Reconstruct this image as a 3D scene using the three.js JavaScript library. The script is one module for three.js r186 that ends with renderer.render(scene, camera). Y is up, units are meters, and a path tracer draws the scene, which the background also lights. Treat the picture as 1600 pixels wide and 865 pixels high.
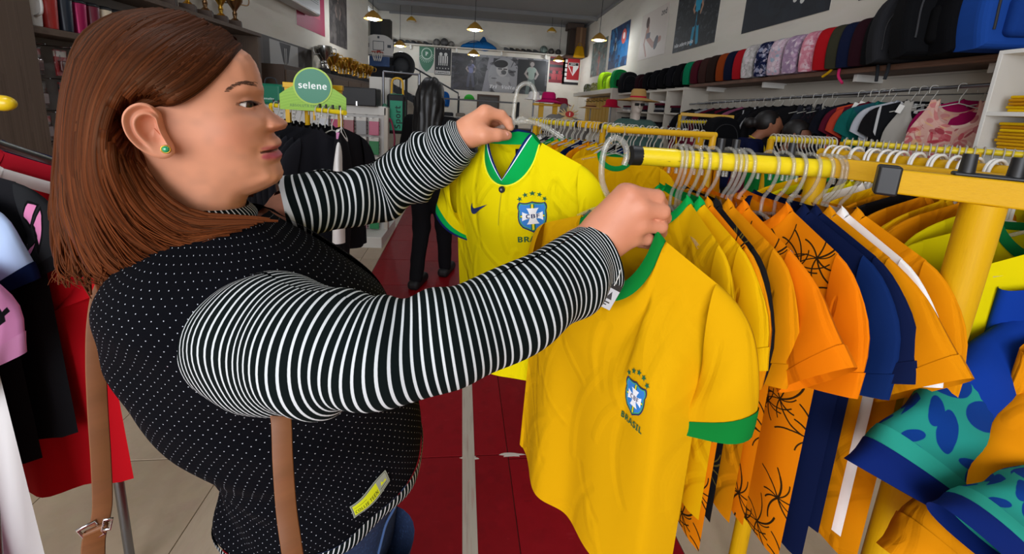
import * as THREE from 'three';
import { RectAreaLightUniformsLib } from 'three/addons/lights/RectAreaLightUniformsLib.js';
import { RoundedBoxGeometry } from 'three/addons/geometries/RoundedBoxGeometry.js';
import { mergeGeometries, mergeVertices } from 'three/addons/utils/BufferGeometryUtils.js';

// ---------- camera, daylight, exposure ----------
const V = (x, y, z) => new THREE.Vector3(x, y, z);
const scene = new THREE.Scene();
const FOCAL = 650, CX = 800, CY = 300, EYE = 1.5;
const fwd = V(-50 / FOCAL, 135 / FOCAL, -1).normalize();
const upc = V(0.063, 1, 131.85 / FOCAL); upc.addScaledVector(fwd, -upc.dot(fwd)).normalize();
const rgt = fwd.clone().cross(upc);
const camera = new THREE.PerspectiveCamera(2 * Math.atan(565 / FOCAL) * 180 / Math.PI, 1600 / 1130, 0.02, 80);
camera.setViewOffset(1600, 1130, 0, 265, 1600, 865);   // the photograph is the lower part of a taller frame
{
  // columns: the camera's right, up and back axes in the room's axes (the room is the identity)
  const X = V(rgt.x, upc.x, -fwd.x), Y = V(rgt.y, upc.y, -fwd.y), Z = V(rgt.z, upc.z, -fwd.z);
  const m = new THREE.Matrix4().set(rgt.x, rgt.y, rgt.z, 0, upc.x, upc.y, upc.z, 0, -fwd.x, -fwd.y, -fwd.z, 0, 0, 0, 0, 1);
  camera.quaternion.setFromRotationMatrix(m);
  camera.position.set(0, EYE, 0);
}
const renderer = new THREE.WebGLRenderer();
renderer.toneMapping = THREE.LinearToneMapping;
renderer.toneMappingExposure = 0.8;
renderer.shadowMap.enabled = true;
scene.background = new THREE.Color(1.3, 1.42, 1.55);   // overcast daylight outside the open shopfront
const TUBE = [55, 45, 30, 30];                        // brightness of the four added ceiling tube lamps
RectAreaLightUniformsLib.init();
{
  const day = new THREE.RectAreaLight(0xf4f7ff, 8, 3.4, 2.6);   // daylight entering by the open shopfront behind the photographer
  day.position.set(-1.3, 1.95, 3.15); day.lookAt(-1.1, 1.75, 0); day.name = 'shopfront_daylight';
  scene.add(day);
}
// ---------- helpers ----------
const PI = Math.PI, { sin, cos, sqrt, abs, min, max, pow, floor, hypot, exp, atan2 } = Math;
const lerp = (a, b, t) => a + (b - a) * t, clamp = (x, a = 0, b = 1) => min(b, max(a, x));
const sm = (a, b, x) => { const t = clamp((x - a) / (b - a)); return t * t * (3 - 2 * t); };
const gauss = (x, s) => exp(-x * x / (2 * s * s));
function rng(seed) { let a = seed * 7919 + 13; return () => { a = (a + 0x6d2b79f5) | 0; let t = Math.imul(a ^ (a >>> 15), 1 | a); t = (t + Math.imul(t ^ (t >>> 7), 61 | t)) ^ t; return ((t ^ (t >>> 14)) >>> 0) / 4294967296; }; }
// a point of the room from where it stands in the photograph and how far into the shop it is
function dirOf(px, py) {
  const a = (px - CX) / FOCAL, b = -(py - CY) / FOCAL;
  // room axes in camera space are the rows of (rgt, upc, -fwd)
  const c = V(a, b, -1); return V(c.dot(rgt), c.dot(upc), -c.dot(fwd));
}
const at = (px, py, Z) => { const d = dirOf(px, py); return V(0, EYE, 0).addScaledVector(d, Z / -d.z); };
const onX = (px, py, x) => { const d = dirOf(px, py); return V(0, EYE, 0).addScaledVector(d, x / d.x); };
const onY = (px, py, y) => { const d = dirOf(px, py); return V(0, EYE, 0).addScaledVector(d, (y - EYE) / d.y); };

const ORD = 'first second third fourth fifth sixth seventh eighth ninth tenth eleventh twelfth thirteenth fourteenth fifteenth sixteenth seventeenth eighteenth nineteenth twentieth'.split(' ');
const used = {};
function numbered(n) { const k = used[n] = (used[n] ?? -1) + 1; return k ? n + '_' + String(k).padStart(3, '0') : n; }
function tag(o, label, category, group, kind) {
  if (label) o.userData.label = label; if (category) o.userData.category = category;
  if (group) o.userData.group = group; if (kind) o.userData.kind = kind; return o;
}
function thing(name, label, category, group, pos, ry = 0) {
  const g = new THREE.Group(); g.name = numbered(name); scene.add(g); if (pos) g.position.copy(pos); g.rotation.y = ry;
  return tag(g, label, category, group);
}
function part(name, geo, mat, parent, label) {
  const m = new THREE.Mesh(Array.isArray(geo) ? merge(geo) : geo, mat); m.castShadow = m.receiveShadow = true;
  m.name = parent ? name : numbered(name); (parent ?? scene).add(m); if (label) m.userData.label = label; return m;
}
const one = (name, geo, mat, label, category, group) => tag(part(name, geo, mat), label, category, group);
const struct = (name, geo, mat, parent) => { const m = part(name, geo, mat, parent); if (!parent) m.userData.kind = 'structure'; return m; };
function copy(o, label, pos, ry, group) {
  const c = o.clone(); c.name = numbered(o.name.replace(/_\d{3}$/, '')); scene.add(c); if (pos) c.position.copy(pos); if (ry !== undefined) c.rotation.y = ry;
  c.userData = { ...o.userData }; if (label) c.userData.label = label; if (group) c.userData.group = group; return c;
}
function merge(list) {
  const flat = list.flat(9).map((g) => { let q = g.index ? g.toNonIndexed() : g; if (q === g) q = g.clone(); for (const k of Object.keys(q.attributes)) if (!['position', 'normal', 'uv'].includes(k)) q.deleteAttribute(k); q.morphAttributes = {}; return q; });
  return mergeGeometries(flat);
}
const tf = (g, x = 0, y = 0, z = 0, rx = 0, ry = 0, rz = 0, s = 1) => { g.applyMatrix4(new THREE.Matrix4().compose(V(x, y, z), new THREE.Quaternion().setFromEuler(new THREE.Euler(rx, ry, rz)), Array.isArray(s) ? V(...s) : V(s, s, s))); return g; };
function box(w, h, d, x = 0, y = 0, z = 0, r = 0) { const g = r ? new RoundedBoxGeometry(w, h, d, 2, min(r, w * .49, h * .49, d * .49)) : new THREE.BoxGeometry(w, h, d); return g.translate(x, y, z); }
function span(x0, x1, y0, y1, z0, z1, r = 0) { return box(x1 - x0, y1 - y0, z1 - z0, (x0 + x1) / 2, (y0 + y1) / 2, (z0 + z1) / 2, r); }
function rod(a, b, r, n = 10, r2 = r) {
  const d = b.clone().sub(a), g = new THREE.CylinderGeometry(r2, r, d.length(), n, 1);
  g.applyQuaternion(new THREE.Quaternion().setFromUnitVectors(V(0, 1, 0), d.clone().normalize()));
  const m = a.clone().add(b).multiplyScalar(.5); return g.translate(m.x, m.y, m.z);
}
const tube = (pts, r, n = 6, seg = 0, closed = false) => new THREE.TubeGeometry(new THREE.CatmullRomCurve3(pts.map((p) => p.isVector3 ? p : V(...p)), closed, 'centripetal'), seg || pts.length * 5, r, n, closed);
const lathe = (pts, n = 16) => new THREE.LatheGeometry(pts.map(([a, b]) => new THREE.Vector2(a, b)), n);
const ball = (r, x = 0, y = 0, z = 0, sx = 1, sy = 1, sz = 1, n = 16) => { const g = new THREE.SphereGeometry(r, n, max(6, n >> 1)); g.scale(sx, sy, sz); return g.translate(x, y, z); };
function gridGeo(nu, nv, f, uvf, closeU = false) {        // f(i / nu, j / nv) -> [x, y, z]
  const pos = [], uv = [], idx = [];
  for (let j = 0; j <= nv; j++) for (let i = 0; i <= nu; i++) { const p = f(i / nu, j / nv); pos.push(p.x ?? p[0], p.y ?? p[1], p.z ?? p[2]); const w = uvf ? uvf(i / nu, j / nv, p) : [i / nu, j / nv]; uv.push(w[0], w[1]); }
  for (let j = 0; j < nv; j++) for (let i = 0; i < nu; i++) { const a = j * (nu + 1) + i, b = a + 1, c = a + nu + 1, d = c + 1; idx.push(a, b, d, a, d, c); }
  const g = new THREE.BufferGeometry(); g.setAttribute('position', new THREE.Float32BufferAttribute(pos, 3)); g.setAttribute('uv', new THREE.Float32BufferAttribute(uv, 2)); g.setIndex(idx); g.computeVertexNormals();
  if (closeU) { const n = g.attributes.normal; for (let j = 0; j <= nv; j++) { const a = j * (nu + 1), b = a + nu, v = V(n.getX(a) + n.getX(b), n.getY(a) + n.getY(b), n.getZ(a) + n.getZ(b)).normalize(); n.setXYZ(a, v.x, v.y, v.z); n.setXYZ(b, v.x, v.y, v.z); } }
  return g;
}
function spline(pts) {                                     // smooth curve through [x, y0, y1, ...] rows: returns x -> [y0, y1, ...]
  return (x) => {
    let i = 0; while (i < pts.length - 2 && x > pts[i + 1][0]) i++;
    const p1 = pts[i], p2 = pts[i + 1], p0 = pts[max(0, i - 1)], p3 = pts[min(pts.length - 1, i + 2)], h = p2[0] - p1[0], t = clamp((x - p1[0]) / h);
    const o = []; for (let k = 1; k < p1.length; k++) {
      const m1 = i > 0 ? (p2[k] - p0[k]) / (p2[0] - p0[0]) : (p2[k] - p1[k]) / h, m2 = i < pts.length - 2 ? (p3[k] - p1[k]) / (p3[0] - p1[0]) : (p2[k] - p1[k]) / h, t2 = t * t, t3 = t2 * t;
      o.push((2 * t3 - 3 * t2 + 1) * p1[k] + (t3 - 2 * t2 + t) * h * m1 + (-2 * t3 + 3 * t2) * p2[k] + (t3 - t2) * h * m2);
    } return o;
  };
}
// value noise
const hash3 = (x, y, z) => { let h = Math.imul(x, 374761393) ^ Math.imul(y, 668265263) ^ Math.imul(z, 2147483647 ^ 0x5bd1e995); h = Math.imul(h ^ (h >>> 13), 1274126177); return ((h ^ (h >>> 16)) >>> 0) / 4294967296; };
function noise(x, y, z = 0) {
  const X = floor(x), Y = floor(y), Z = floor(z), f = (t) => t * t * (3 - 2 * t), u = f(x - X), v = f(y - Y), w = f(z - Z);
  const c = (i, j, k) => hash3(X + i, Y + j, Z + k), l = lerp;
  return l(l(l(c(0, 0, 0), c(1, 0, 0), u), l(c(0, 1, 0), c(1, 1, 0), u), v), l(l(c(0, 0, 1), c(1, 0, 1), u), l(c(0, 1, 1), c(1, 1, 1), u), v), w) * 2 - 1;
}
// naive surface nets over a box; f < 0 inside
function surface(f, lo, hi, cell) {
  const n = [0, 1, 2].map((k) => Math.ceil((hi[k] - lo[k]) / cell) + 1), [nx, ny, nz] = n, val = new Float32Array(nx * ny * nz), id = new Int32Array(nx * ny * nz).fill(-1);
  let q = 0; for (let k = 0; k < nz; k++) for (let j = 0; j < ny; j++) for (let i = 0; i < nx; i++) val[q++] = f(lo[0] + i * cell, lo[1] + j * cell, lo[2] + k * cell);
  const pos = [], idx = [], at3 = (i, j, k) => i + nx * (j + ny * k);
  for (let k = 0; k < nz - 1; k++) for (let j = 0; j < ny - 1; j++) for (let i = 0; i < nx - 1; i++) {
    let c = 0, sx = 0, sy = 0, sz = 0;
    const e = (a, b, c2, d, e2, g) => { const p = val[at3(i + a, j + b, k + c2)], r = val[at3(i + d, j + e2, k + g)]; if ((p < 0) !== (r < 0)) { const t = p / (p - r); sx += a + (d - a) * t; sy += b + (e2 - b) * t; sz += c2 + (g - c2) * t; c++; } };
    e(0, 0, 0, 1, 0, 0); e(0, 1, 0, 1, 1, 0); e(0, 0, 1, 1, 0, 1); e(0, 1, 1, 1, 1, 1); e(0, 0, 0, 0, 1, 0); e(1, 0, 0, 1, 1, 0); e(0, 0, 1, 0, 1, 1); e(1, 0, 1, 1, 1, 1); e(0, 0, 0, 0, 0, 1); e(1, 0, 0, 1, 0, 1); e(0, 1, 0, 0, 1, 1); e(1, 1, 0, 1, 1, 1);
    if (c) { id[at3(i, j, k)] = pos.length / 3; pos.push(lo[0] + (i + sx / c) * cell, lo[1] + (j + sy / c) * cell, lo[2] + (k + sz / c) * cell); }
  }
  const quad = (a, b, c, d, flip) => { if (a < 0 || b < 0 || c < 0 || d < 0) return; flip ? idx.push(a, c, b, a, d, c) : idx.push(a, b, c, a, c, d); };
  for (let k = 1; k < nz - 1; k++) for (let j = 1; j < ny - 1; j++) for (let i = 1; i < nx - 1; i++) {
    const s = val[at3(i, j, k)] < 0;
    if (s !== (val[at3(i + 1, j, k)] < 0)) quad(id[at3(i, j - 1, k - 1)], id[at3(i, j, k - 1)], id[at3(i, j, k)], id[at3(i, j - 1, k)], !s);
    if (s !== (val[at3(i, j + 1, k)] < 0)) quad(id[at3(i - 1, j, k - 1)], id[at3(i - 1, j, k)], id[at3(i, j, k)], id[at3(i, j, k - 1)], !s);
    if (s !== (val[at3(i, j, k + 1)] < 0)) quad(id[at3(i - 1, j - 1, k)], id[at3(i, j - 1, k)], id[at3(i, j, k)], id[at3(i - 1, j, k)], !s);
  }
  const g = new THREE.BufferGeometry(); g.setAttribute('position', new THREE.Float32BufferAttribute(pos, 3)); g.setIndex(idx); g.computeVertexNormals();
  g.setAttribute('uv', new THREE.Float32BufferAttribute(new Float32Array(pos.length / 3 * 2), 2)); return g;
}
const smin = (a, b, k) => { const h = max(k - abs(a - b), 0) / k; return min(a, b) - h * h * k * .25; };
function capsule(p, a, b, ra, rb) {                        // p, a, b are [x, y, z]
  const bx = b[0] - a[0], by = b[1] - a[1], bz = b[2] - a[2], px = p[0] - a[0], py = p[1] - a[1], pz = p[2] - a[2];
  const t = clamp((px * bx + py * by + pz * bz) / (bx * bx + by * by + bz * bz || 1e-9)); return hypot(px - bx * t, py - by * t, pz - bz * t) - lerp(ra, rb, t);
}
// ---------- materials ----------
const mats = {};
function std(color, roughness = .7, o = {}) {
  const plain = !Object.values(o).some((v) => v && typeof v === 'object'), key = plain ? color + '|' + roughness + JSON.stringify(o) : null;
  if (key && mats[key]) return mats[key];
  const phys = ['clearcoat', 'sheen', 'transmission', 'anisotropy', 'thickness', 'ior', 'specularIntensity'].some((k) => k in o);
  const m = new (phys ? THREE.MeshPhysicalMaterial : THREE.MeshStandardMaterial)({ color, roughness, side: THREE.DoubleSide, ...o });
  if (key) mats[key] = m; return m;
}
function canvas(w, h, draw, o = {}) {
  const c = document.createElement('canvas'); c.width = w; c.height = h; const x = c.getContext('2d'); draw(x, w, h);
  const t = new THREE.CanvasTexture(c); t.colorSpace = o.data ? THREE.NoColorSpace : THREE.SRGBColorSpace; t.magFilter = THREE.LinearFilter;
  t.wrapS = t.wrapT = o.clamp ? THREE.ClampToEdgeWrapping : THREE.RepeatWrapping; if (o.repeat) t.repeat.set(...o.repeat); return t;
}
function grain(x, w, h, n, seed, cols, len = [2, 30], alpha = .12) { const R = rng(seed); for (let i = 0; i < n; i++) { x.globalAlpha = alpha * R(); x.fillStyle = cols[floor(R() * cols.length)]; x.fillRect(R() * w, R() * h, lerp(len[0], len[1], R()), 1 + R() * 2); } x.globalAlpha = 1; }
const speck = (base, cols, n, seed, s = 256, r = 2, al = .2) => (x, w, h) => { x.fillStyle = base; x.fillRect(0, 0, w, h); const R = rng(seed); for (let i = 0; i < n; i++) { x.globalAlpha = al * R(); x.fillStyle = cols[floor(R() * cols.length)]; x.beginPath(); x.arc(R() * w, R() * h, r * (.3 + R()), 0, 7); x.fill(); } x.globalAlpha = 1; };
// ---------- the room ----------
const RX = 3.2, LX = -2.88, BZ = -13.8, FZ = 3.2, CY0 = 4.15, RECX = -3.22, RECZ = -11.3;
const wallTex = canvas(512, 512, speck('#e2dccf', ['#cfc6b6', '#f0ebe0', '#bdb4a6'], 2600, 3, 512, 7, .10));
const M = {
  wall: std(0xffffff, .9, { map: wallTex }), ceil: std(0x8b8b8c, .95), wood: std(0x7c5a42, .6), darkwood: std(0x4b3a2f, .65), white: std(0xe9e7e0, .55), offwhite: std(0xd6cfc2, .7),
  yellow: std(0xe0ac05, .42), yellowHi: std(0xe8c216, .3), black: std(0x111113, .6), blackPlastic: std(0x17181a, .45), chrome: std(0xd8dade, .18, { metalness: 1 }), steel: std(0x8f9298, .35, { metalness: 1 }), gold: std(0xc89b3c, .28, { metalness: 1 }),
  grey: std(0x77787c, .7), darkgrey: std(0x2c2d31, .7), red: std(0xb3121f, .6), green: std(0x0c7a3c, .7), blue: std(0x1747a0, .6),
};
{
  // floor: a bed of grout and tiles laid on it, slightly askew to the walls
  const fl = struct('floor', span(RECX - .1, RX + .1, -.12, -.006, BZ - .1, FZ), std(0x6d6155, .9));
  const skew = .042, T = .577, G = .0035;
  const tileT = [0, 1, 2].map((k) => canvas(256, 256, speck(['#c2ad93', '#bba68c', '#c6b299'][k], ['#a8937b', '#d4c3ab', '#b39c84'], 900, 21 + k, 256, 9, .10)));
  const redT = [0, 1].map((k) => canvas(256, 256, (x, w, h) => { speck(['#8f0714', '#870612'][k], ['#6f040c', '#a01420', '#7d0710'], 500, 31 + k, 256, 10, .16)(x, w, h); grain(x, w, h, 50, 5 + k, ['#b9625c', '#4c040c'], [2, 14], .25); }));
  const beige = tileT.map((t) => std(0xffffff, .34, { map: t })), reds = redT.map((t) => std(0xffffff, .5, { map: t, specularIntensity: .35 }));
  const cells = [-3.16, -2.628, -2.051, -1.474, -.897, -.735, -.32, .257, .834, 1.411, 1.988, 2.565, 3.142];
  const geos = {}; let k = 0;
  const rows = []; for (let z = 2.2; z > -9.2; z -= T) rows.push(z);
  const oz = -1.546 + T * 7 - 2.2;                                   // brings a joint to z = -1.546
  for (const z0 of rows) for (let i = 0; i < cells.length - 1; i++) {
    const x0 = cells[i], x1 = cells[i + 1], z = z0 + oz, w = x1 - x0 - G, red = x0 > -.8 && x1 < .9, key = w.toFixed(3);
    const cx = (x0 + x1) / 2 + skew * (z - T / 2), xa = cx - w / 2;
    if (xa < LX + .01 || cx + w / 2 > RX - .01 || z > FZ) continue;
    const g = geos[key] ??= box(w, .012, T - G, 0, 0, 0, .002);
    const m = part('tile', g, red ? reds[k % 2] : beige[(k * 7 + i) % 3], fl); m.position.set(cx, 0, z - T / 2); m.rotation.y = skew; k++;
  }
  const z0 = rows[rows.length - 1] + oz - T;
  struct('floor_far_area', span(-.9 - .35, .42, -.006, .006, BZ, z0 - .01), reds[0], fl); // where the joints are too far off to tell apart
  struct('floor_far_area', span(RECX, -1.26, -.006, .006, BZ, z0 - .01), beige[0], fl); struct('floor_far_area', span(.43, RX, -.006, .006, BZ, z0 - .01), beige[1], fl);
  const st = part('white_stripe', box(.053, .0022, 11, 0, .0072, -4.4), std(0xd9d3ca, .6, { map: canvas(64, 1024, (x, w, h) => { speck('#e4ddd2', ['#b9aaa0', '#c98e88', '#f4efe6'], 900, 8, 64, 4, .3)(x, w, h); }) }), fl, 'white painted line along the red floor');
  st.position.set(.084 + skew * 0, 0, 0); st.rotation.y = skew;
  // worn patches of the red paint at the joints
  const R = rng(77), worn = std(0xd8cfc2, .7);
  for (const [px, py, w, d] of [[790, 583, .075, .016], [800, 712, .062, .014], [733, 717, .05, .012], [775, 580, .04, .01], [690, 582, .03, .008], [655, 412, .05, .012]]) {
    const p = onY(px, py, 0), s = new THREE.Shape(); for (let a = 0; a < 14; a++) { const q = a / 14 * 2 * PI, r = .5 + R() * .5; s[a ? 'lineTo' : 'moveTo'](cos(q) * r * w, sin(q) * r * d); }
    const g = new THREE.ExtrudeGeometry(s, { depth: .0012, bevelEnabled: false }); g.rotateX(-PI / 2); g.translate(p.x, .0062, p.z); part('worn_patch', g, worn, fl, 'bare patch where the red paint has worn off');
  }
}
struct('ceiling', span(RECX - .1, RX + .15, CY0, CY0 + .15, BZ - .15, FZ + .15), M.ceil);
struct('wall_right', span(RX, RX + .15, 0, CY0, BZ - .15, FZ), M.wall);
struct('wall_back', span(RECX - .15, RX, 0, CY0, BZ - .15, BZ), M.wall);
struct('wall_left', [span(LX - .15, LX, 0, CY0, RECZ, FZ)], M.wall);
struct('wall_recess', [span(RECX, LX - .15, 0, CY0, RECZ, RECZ + .15)], M.wall);
{ // recess wall with its high window
  const z0 = -13.72, z1 = -11.5, y0 = 3.72, y1 = 4.08;
  struct('wall_far_left', [span(RECX - .15, RECX, 0, y0, BZ, RECZ + .15), span(RECX - .15, RECX, y1, CY0, BZ, RECZ + .15), span(RECX - .15, RECX, y0, y1, z1, RECZ + .15), span(RECX - .15, RECX, y0, y1, BZ, z0)], M.wall);
  const w = new THREE.Group(); w.name = 'window_1'; scene.add(w); w.userData.kind = 'structure';
  const f = []; for (let i = 0; i <= 4; i++) { const z = lerp(z0, z1, i / 4); f.push(span(RECX - .1, RECX - .04, y0, y1, z - .025, z + .025)); } for (const y of [y0, (y0 + y1) / 2, y1]) f.push(span(RECX - .1, RECX - .04, y - .02, y + .02, z0, z1));
  part('window_frame', f, M.white, w);
  for (let i = 0; i < 4; i++) for (let j = 0; j < 2; j++) part('pane', span(RECX - .073, RECX - .067, lerp(y0, y1, j / 2) + .02, lerp(y0, y1, (j + 1) / 2) - .02, lerp(z0, z1, i / 4) + .025, lerp(z0, z1, (i + 1) / 4) - .025), std(0xffffff, .05, { transmission: 1, thickness: 0 }), w);
}
// the front of the shop: a wall with the wide opening by which daylight comes in
struct('wall_front', [span(.6, RX + .15, 0, CY0, FZ, FZ + .15), span(LX - .15, -3.02, 0, CY0, FZ, FZ + .15), span(-3.03, .6, 3.3, CY0, FZ, FZ + .15)], M.wall);
struct('trim_1', [span(RX - .05, RX, CY0 - .06, CY0, BZ, FZ), span(LX, RX, CY0 - .06, CY0, BZ, BZ + .05)], M.ceil);
struct('pavement', span(-8, 8, -.14, -.02, FZ, 12), std(0x9a948a, .9));
{ // ceiling purlins
  for (const z of [-3.5, -6.5, -9.5, -12.3]) struct('beam_' + abs(z * 10).toFixed(0), span(LX, RX, CY0 - .1, CY0, z - .06, z + .06), M.ceil);
}
// pendant lamps
{
  const shade = lathe([[.012, .16], [.03, .155], [.06, .13], [.1, .1], [.145, .05], [.17, 0], [.165, 0], [.14, .048], [.095, .095], [.055, .125], [0, .14]], 28);
  const lit = std(0xffffff, .4, { emissive: 0xf4fbff, emissiveIntensity: 7 }), enamel = std(0xc0913a, .4), dull = std(0xd6a326, .45);
  const L = [[742, 47, 9.2, 1, 'largest lit brass pendant lamp hanging in the middle of the shop'], [625, 72, 12.6, 1, 'small lit pendant lamp in front of the black round tyre'], [583, 30, 8.6, 1, 'lit pendant lamp beside the high window at the left wall'], [740, 86, 12.4, 1, 'lit pendant lamp in front of the big photo banner'], [936, 63, 9.6, 1, 'lit pendant lamp in front of the posters on the right wall'], [873, 95, 13.0, 1, 'lit pendant lamp in front of the red and black club banners'], [643, 33, 12.6, 0, 'small unlit yellow pendant lamp near the back wall ceiling, left of the middle lamp'], [862, 50, 12.4, 0, 'small unlit yellow pendant lamp near the back wall ceiling, right of the middle lamp']];
  for (const [px, py, Z, on, label] of L) {
    const p = at(px, py, Z), t = thing('pendant_lamp', label, 'lamp', null, p), s = on ? 1 : .82;
    const a = part('lamp_shade', shade, on ? enamel : dull, t); a.scale.setScalar(s);
    part('cord', rod(V(0, .15, 0), V(0, CY0 - p.y, 0), .006, 6), M.darkgrey, t);
    part('socket', rod(V(0, .04, 0), V(0, .14, 0), .025, 10), M.white, t);
    const b = part('bulb', ball(.06, 0, .01, 0, 1.9, .62, 1.9, 16), on ? lit : std(0xded9c8, .4), t);
    if (on) { const l = new THREE.PointLight(0xf2f8ff, 2.4, 0, 2); l.position.set(0, -.06, 0); l.castShadow = true; l.shadow.radius = 4; l.name = 'pendant_light'; t.add(l); }
  }
  // unseen tube lamps, added over the shop to give light from above
  const tubeM = std(0xffffff, .5, { emissive: 0xf6faff, emissiveIntensity: 2 });
  [[-1.2, -.6], [1.3, -1.6], [-1.0, -4.6], [1.5, -5.4]].forEach(([x, z], i) => {
    const t = thing('added_tube_lamp', ['unseen ceiling tube lamp added for top light above the woman', 'unseen ceiling tube lamp added for top light above the yellow racks', 'unseen ceiling tube lamp added for top light above the jersey rack', 'unseen ceiling tube lamp added for top light above the right wall garments'][i], 'lamp', null, V(x, 3.98, z));
    part('housing', box(.16, .06, 1.25, 0, .06, 0, .01), M.white, t); for (const e of [-.5, .5]) part('hanger_rod', rod(V(0, .08, e), V(0, .17, e), .006), M.steel, t);
    part('tube', rod(V(0, 0, -.6), V(0, 0, .6), .018, 12), tubeM, t);
    const l = new THREE.RectAreaLight(0xf6faff, TUBE[i], .1, 1.2); l.position.set(x, 3.955, z); l.rotation.x = -PI / 2; l.name = 'added_tube_light'; scene.add(l);
  });
}
// ---------- garments and hangers ----------
// A T-shirt as it hangs: x across, y up from the neck, z to its front.
function shirtShape(o) {
  o = { SW: .165, W: .185, HW: .185, L: .5, nw: .072, nd: .075, nb: .016, slope: .36, ah: .19, th: .035, len: .15, ang: .95, slW: .15, slTh: .03, fold: .008, seed: 1, nu: 28, nv: 22, band: .02, ...o };
  const R = rng(o.seed), ph = Array.from({ length: 12 }, () => R() * 6.28), amp = Array.from({ length: 12 }, () => .5 + R());
  const sy = (x) => -o.slope * max(0, abs(x) - o.nw);
  const hw = (y) => y > -o.ah ? lerp(o.SW, o.W, sm(0, o.ah, -y)) : lerp(o.W, o.HW, clamp((-y - o.ah) / (o.L - o.ah)));
  const cmap = (u) => { const c = u * 2 - 1; return c * .82 + .18 * c * c * c; };
  const P = (c, t, side) => {
    const xt = c * o.SW, ax = abs(xt), inN = ax < o.nw, r = inN ? sqrt(1 - (ax / o.nw) ** 2) : 0;
    const yt = inN ? -(side > 0 ? o.nd : o.nb) * r : sy(xt), y = lerp(yt, -o.L, t), x = c * hw(y);
    const f = sm(0, .5, t), th = o.th * pow(1 - c * c, .6) * pow(clamp(t / .2), .5);
    let z = side * (th + (side > 0 ? .03 : .026) * r * (1 - t) ** 3);
    for (let k = 0; k < 4; k++) z += o.fold * (.25 + f) * pow(1 - c * c, .3) * sm(0, .15, t) * amp[k + (side > 0 ? 0 : 4)] * .5 * sin((9 + k * 13) * x + ph[k + (side > 0 ? 0 : 4)] + (k - 1.5) * 3.2 * y);
    const v = V(x, y, z); return o.warp ? o.warp(v, c, t, side) : v;
  };
  const panel = (side, uvf, nu = o.nu, nv = o.nv) => gridGeo(nu, nv, (u, t) => P(cmap(side > 0 ? u : 1 - u), 1 - t, side), uvf ?? ((u, t, p) => [p.x + (side > 0 ? 0 : .5), p.y]));
  // a print on the front that follows the cloth
  const patch = (x0, x1, y0, y1, off = .0012, n = 10) => gridGeo(n, n, (u, v) => { // find the point of the front panel with this x and y
    const x = lerp(x0, x1, u), y = lerp(y0, y1, v); let c = x / hw(y), t = .5;
    for (let k = 0; k < 6; k++) { const xt = c * o.SW, ax = abs(xt), yt = ax < o.nw ? -o.nd * sqrt(1 - (ax / o.nw) ** 2) : sy(xt); t = clamp((yt - y) / (yt + o.L)); c = x / hw(y); }
    const p = P(c, t, 1), e = .004, a = P(c + e / o.W, t, 1), b = P(c, t + e / o.L, 1), nn = a.sub(p).cross(b.sub(p)).normalize().multiplyScalar(-off); return p.clone().add(nn);
  });
  const sleeve = (s, i0 = 0, i1 = 1, grow = 0, n = 18, m = 8) => {
    const S = V(o.SW, sy(o.SW), 0), A = V(hw(-o.ah), -o.ah, 0), d = V(cos(o.ang), -sin(o.ang), 0), C = S.clone().addScaledVector(d, o.len), q = V(-d.y, d.x, 0).negate(); // q: across the cuff, towards the body
    const D = C.clone().addScaledVector(V(d.y, -d.x, 0), o.slW); if (D.x > C.x) D.copy(C).addScaledVector(V(d.y, -d.x, 0), -o.slW);
    const S1 = S.clone().add(V(1, -o.slope, 0).normalize().multiplyScalar(o.len * .45)), A1 = A.clone().lerp(D, .5).add(V(-d.y, d.x, 0).multiplyScalar(.0));
    const bez = (p, q, r, t) => p.clone().multiplyScalar((1 - t) * (1 - t)).addScaledVector(q, 2 * t * (1 - t)).addScaledVector(r, t * t);
    const g = gridGeo(n, m, (a, k) => {
      const w = lerp(i0, i1, k), T = bez(S, S1, C, w), B = bez(A, A1, D, w), mid = T.clone().add(B).multiplyScalar(.5), h = T.sub(B).multiplyScalar(.5 + grow), th = lerp(o.th * .75, o.slTh, w) * (1 + grow * 2.5);
      const q2 = a * 2 * PI, wr = 1 + .1 * sin(q2 * 3 + w * 5 + ph[8 + (s > 0 ? 0 : 1)]) * sm(0, .3, w);
      const v = mid.addScaledVector(h, cos(q2)); v.z = sin(q2) * th * wr + o.fold * .6 * sin(w * 9 + ph[10]) * w; v.x *= s; return o.warp ? o.warp(v, s, .2, 1, w) : v;
    }, (a, k) => [abs(a - .5) * .3, lerp(i0, i1, k) * o.len], true); return g;
  };
  const rim = (r = .0022) => { const pts = []; for (let k = 0; k <= 36; k++) { const c = (k / 18 <= 1 ? -1 + k / 9 : 3 - k / 9) * o.nw / o.SW * .999; pts.push(P(c, .0, k <= 18 ? 1 : -1)); } return tube(pts.slice(0, -1), r, 6, 90, true); };
  // ribbed collar: a strip along the neckline, standing inward
  const collar = (w = o.band, back = true) => gridGeo(back ? 64 : 32, 3, (u, k) => {
    const a = back ? u * 2 : u, side = a <= 1 ? 1 : -1, b = a <= 1 ? a : 2 - a, c = -cos(b * PI) * o.nw / o.SW * .999; const p = P(c, 0, side), q = P(c * 1.05, .05, side);
    const inw = V(-p.x / o.nw, side > 0 ? .8 : .9, -side * .25).normalize(), r = k * w; const v = p.addScaledVector(inw, r - .004); v.z += side * .0025 * sin(k * PI); return v;
  }, (u, k) => [u * .4, k * w], back);
  return { o, P, panel, patch, sleeve, collar, rim, sy, hw };
}
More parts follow.
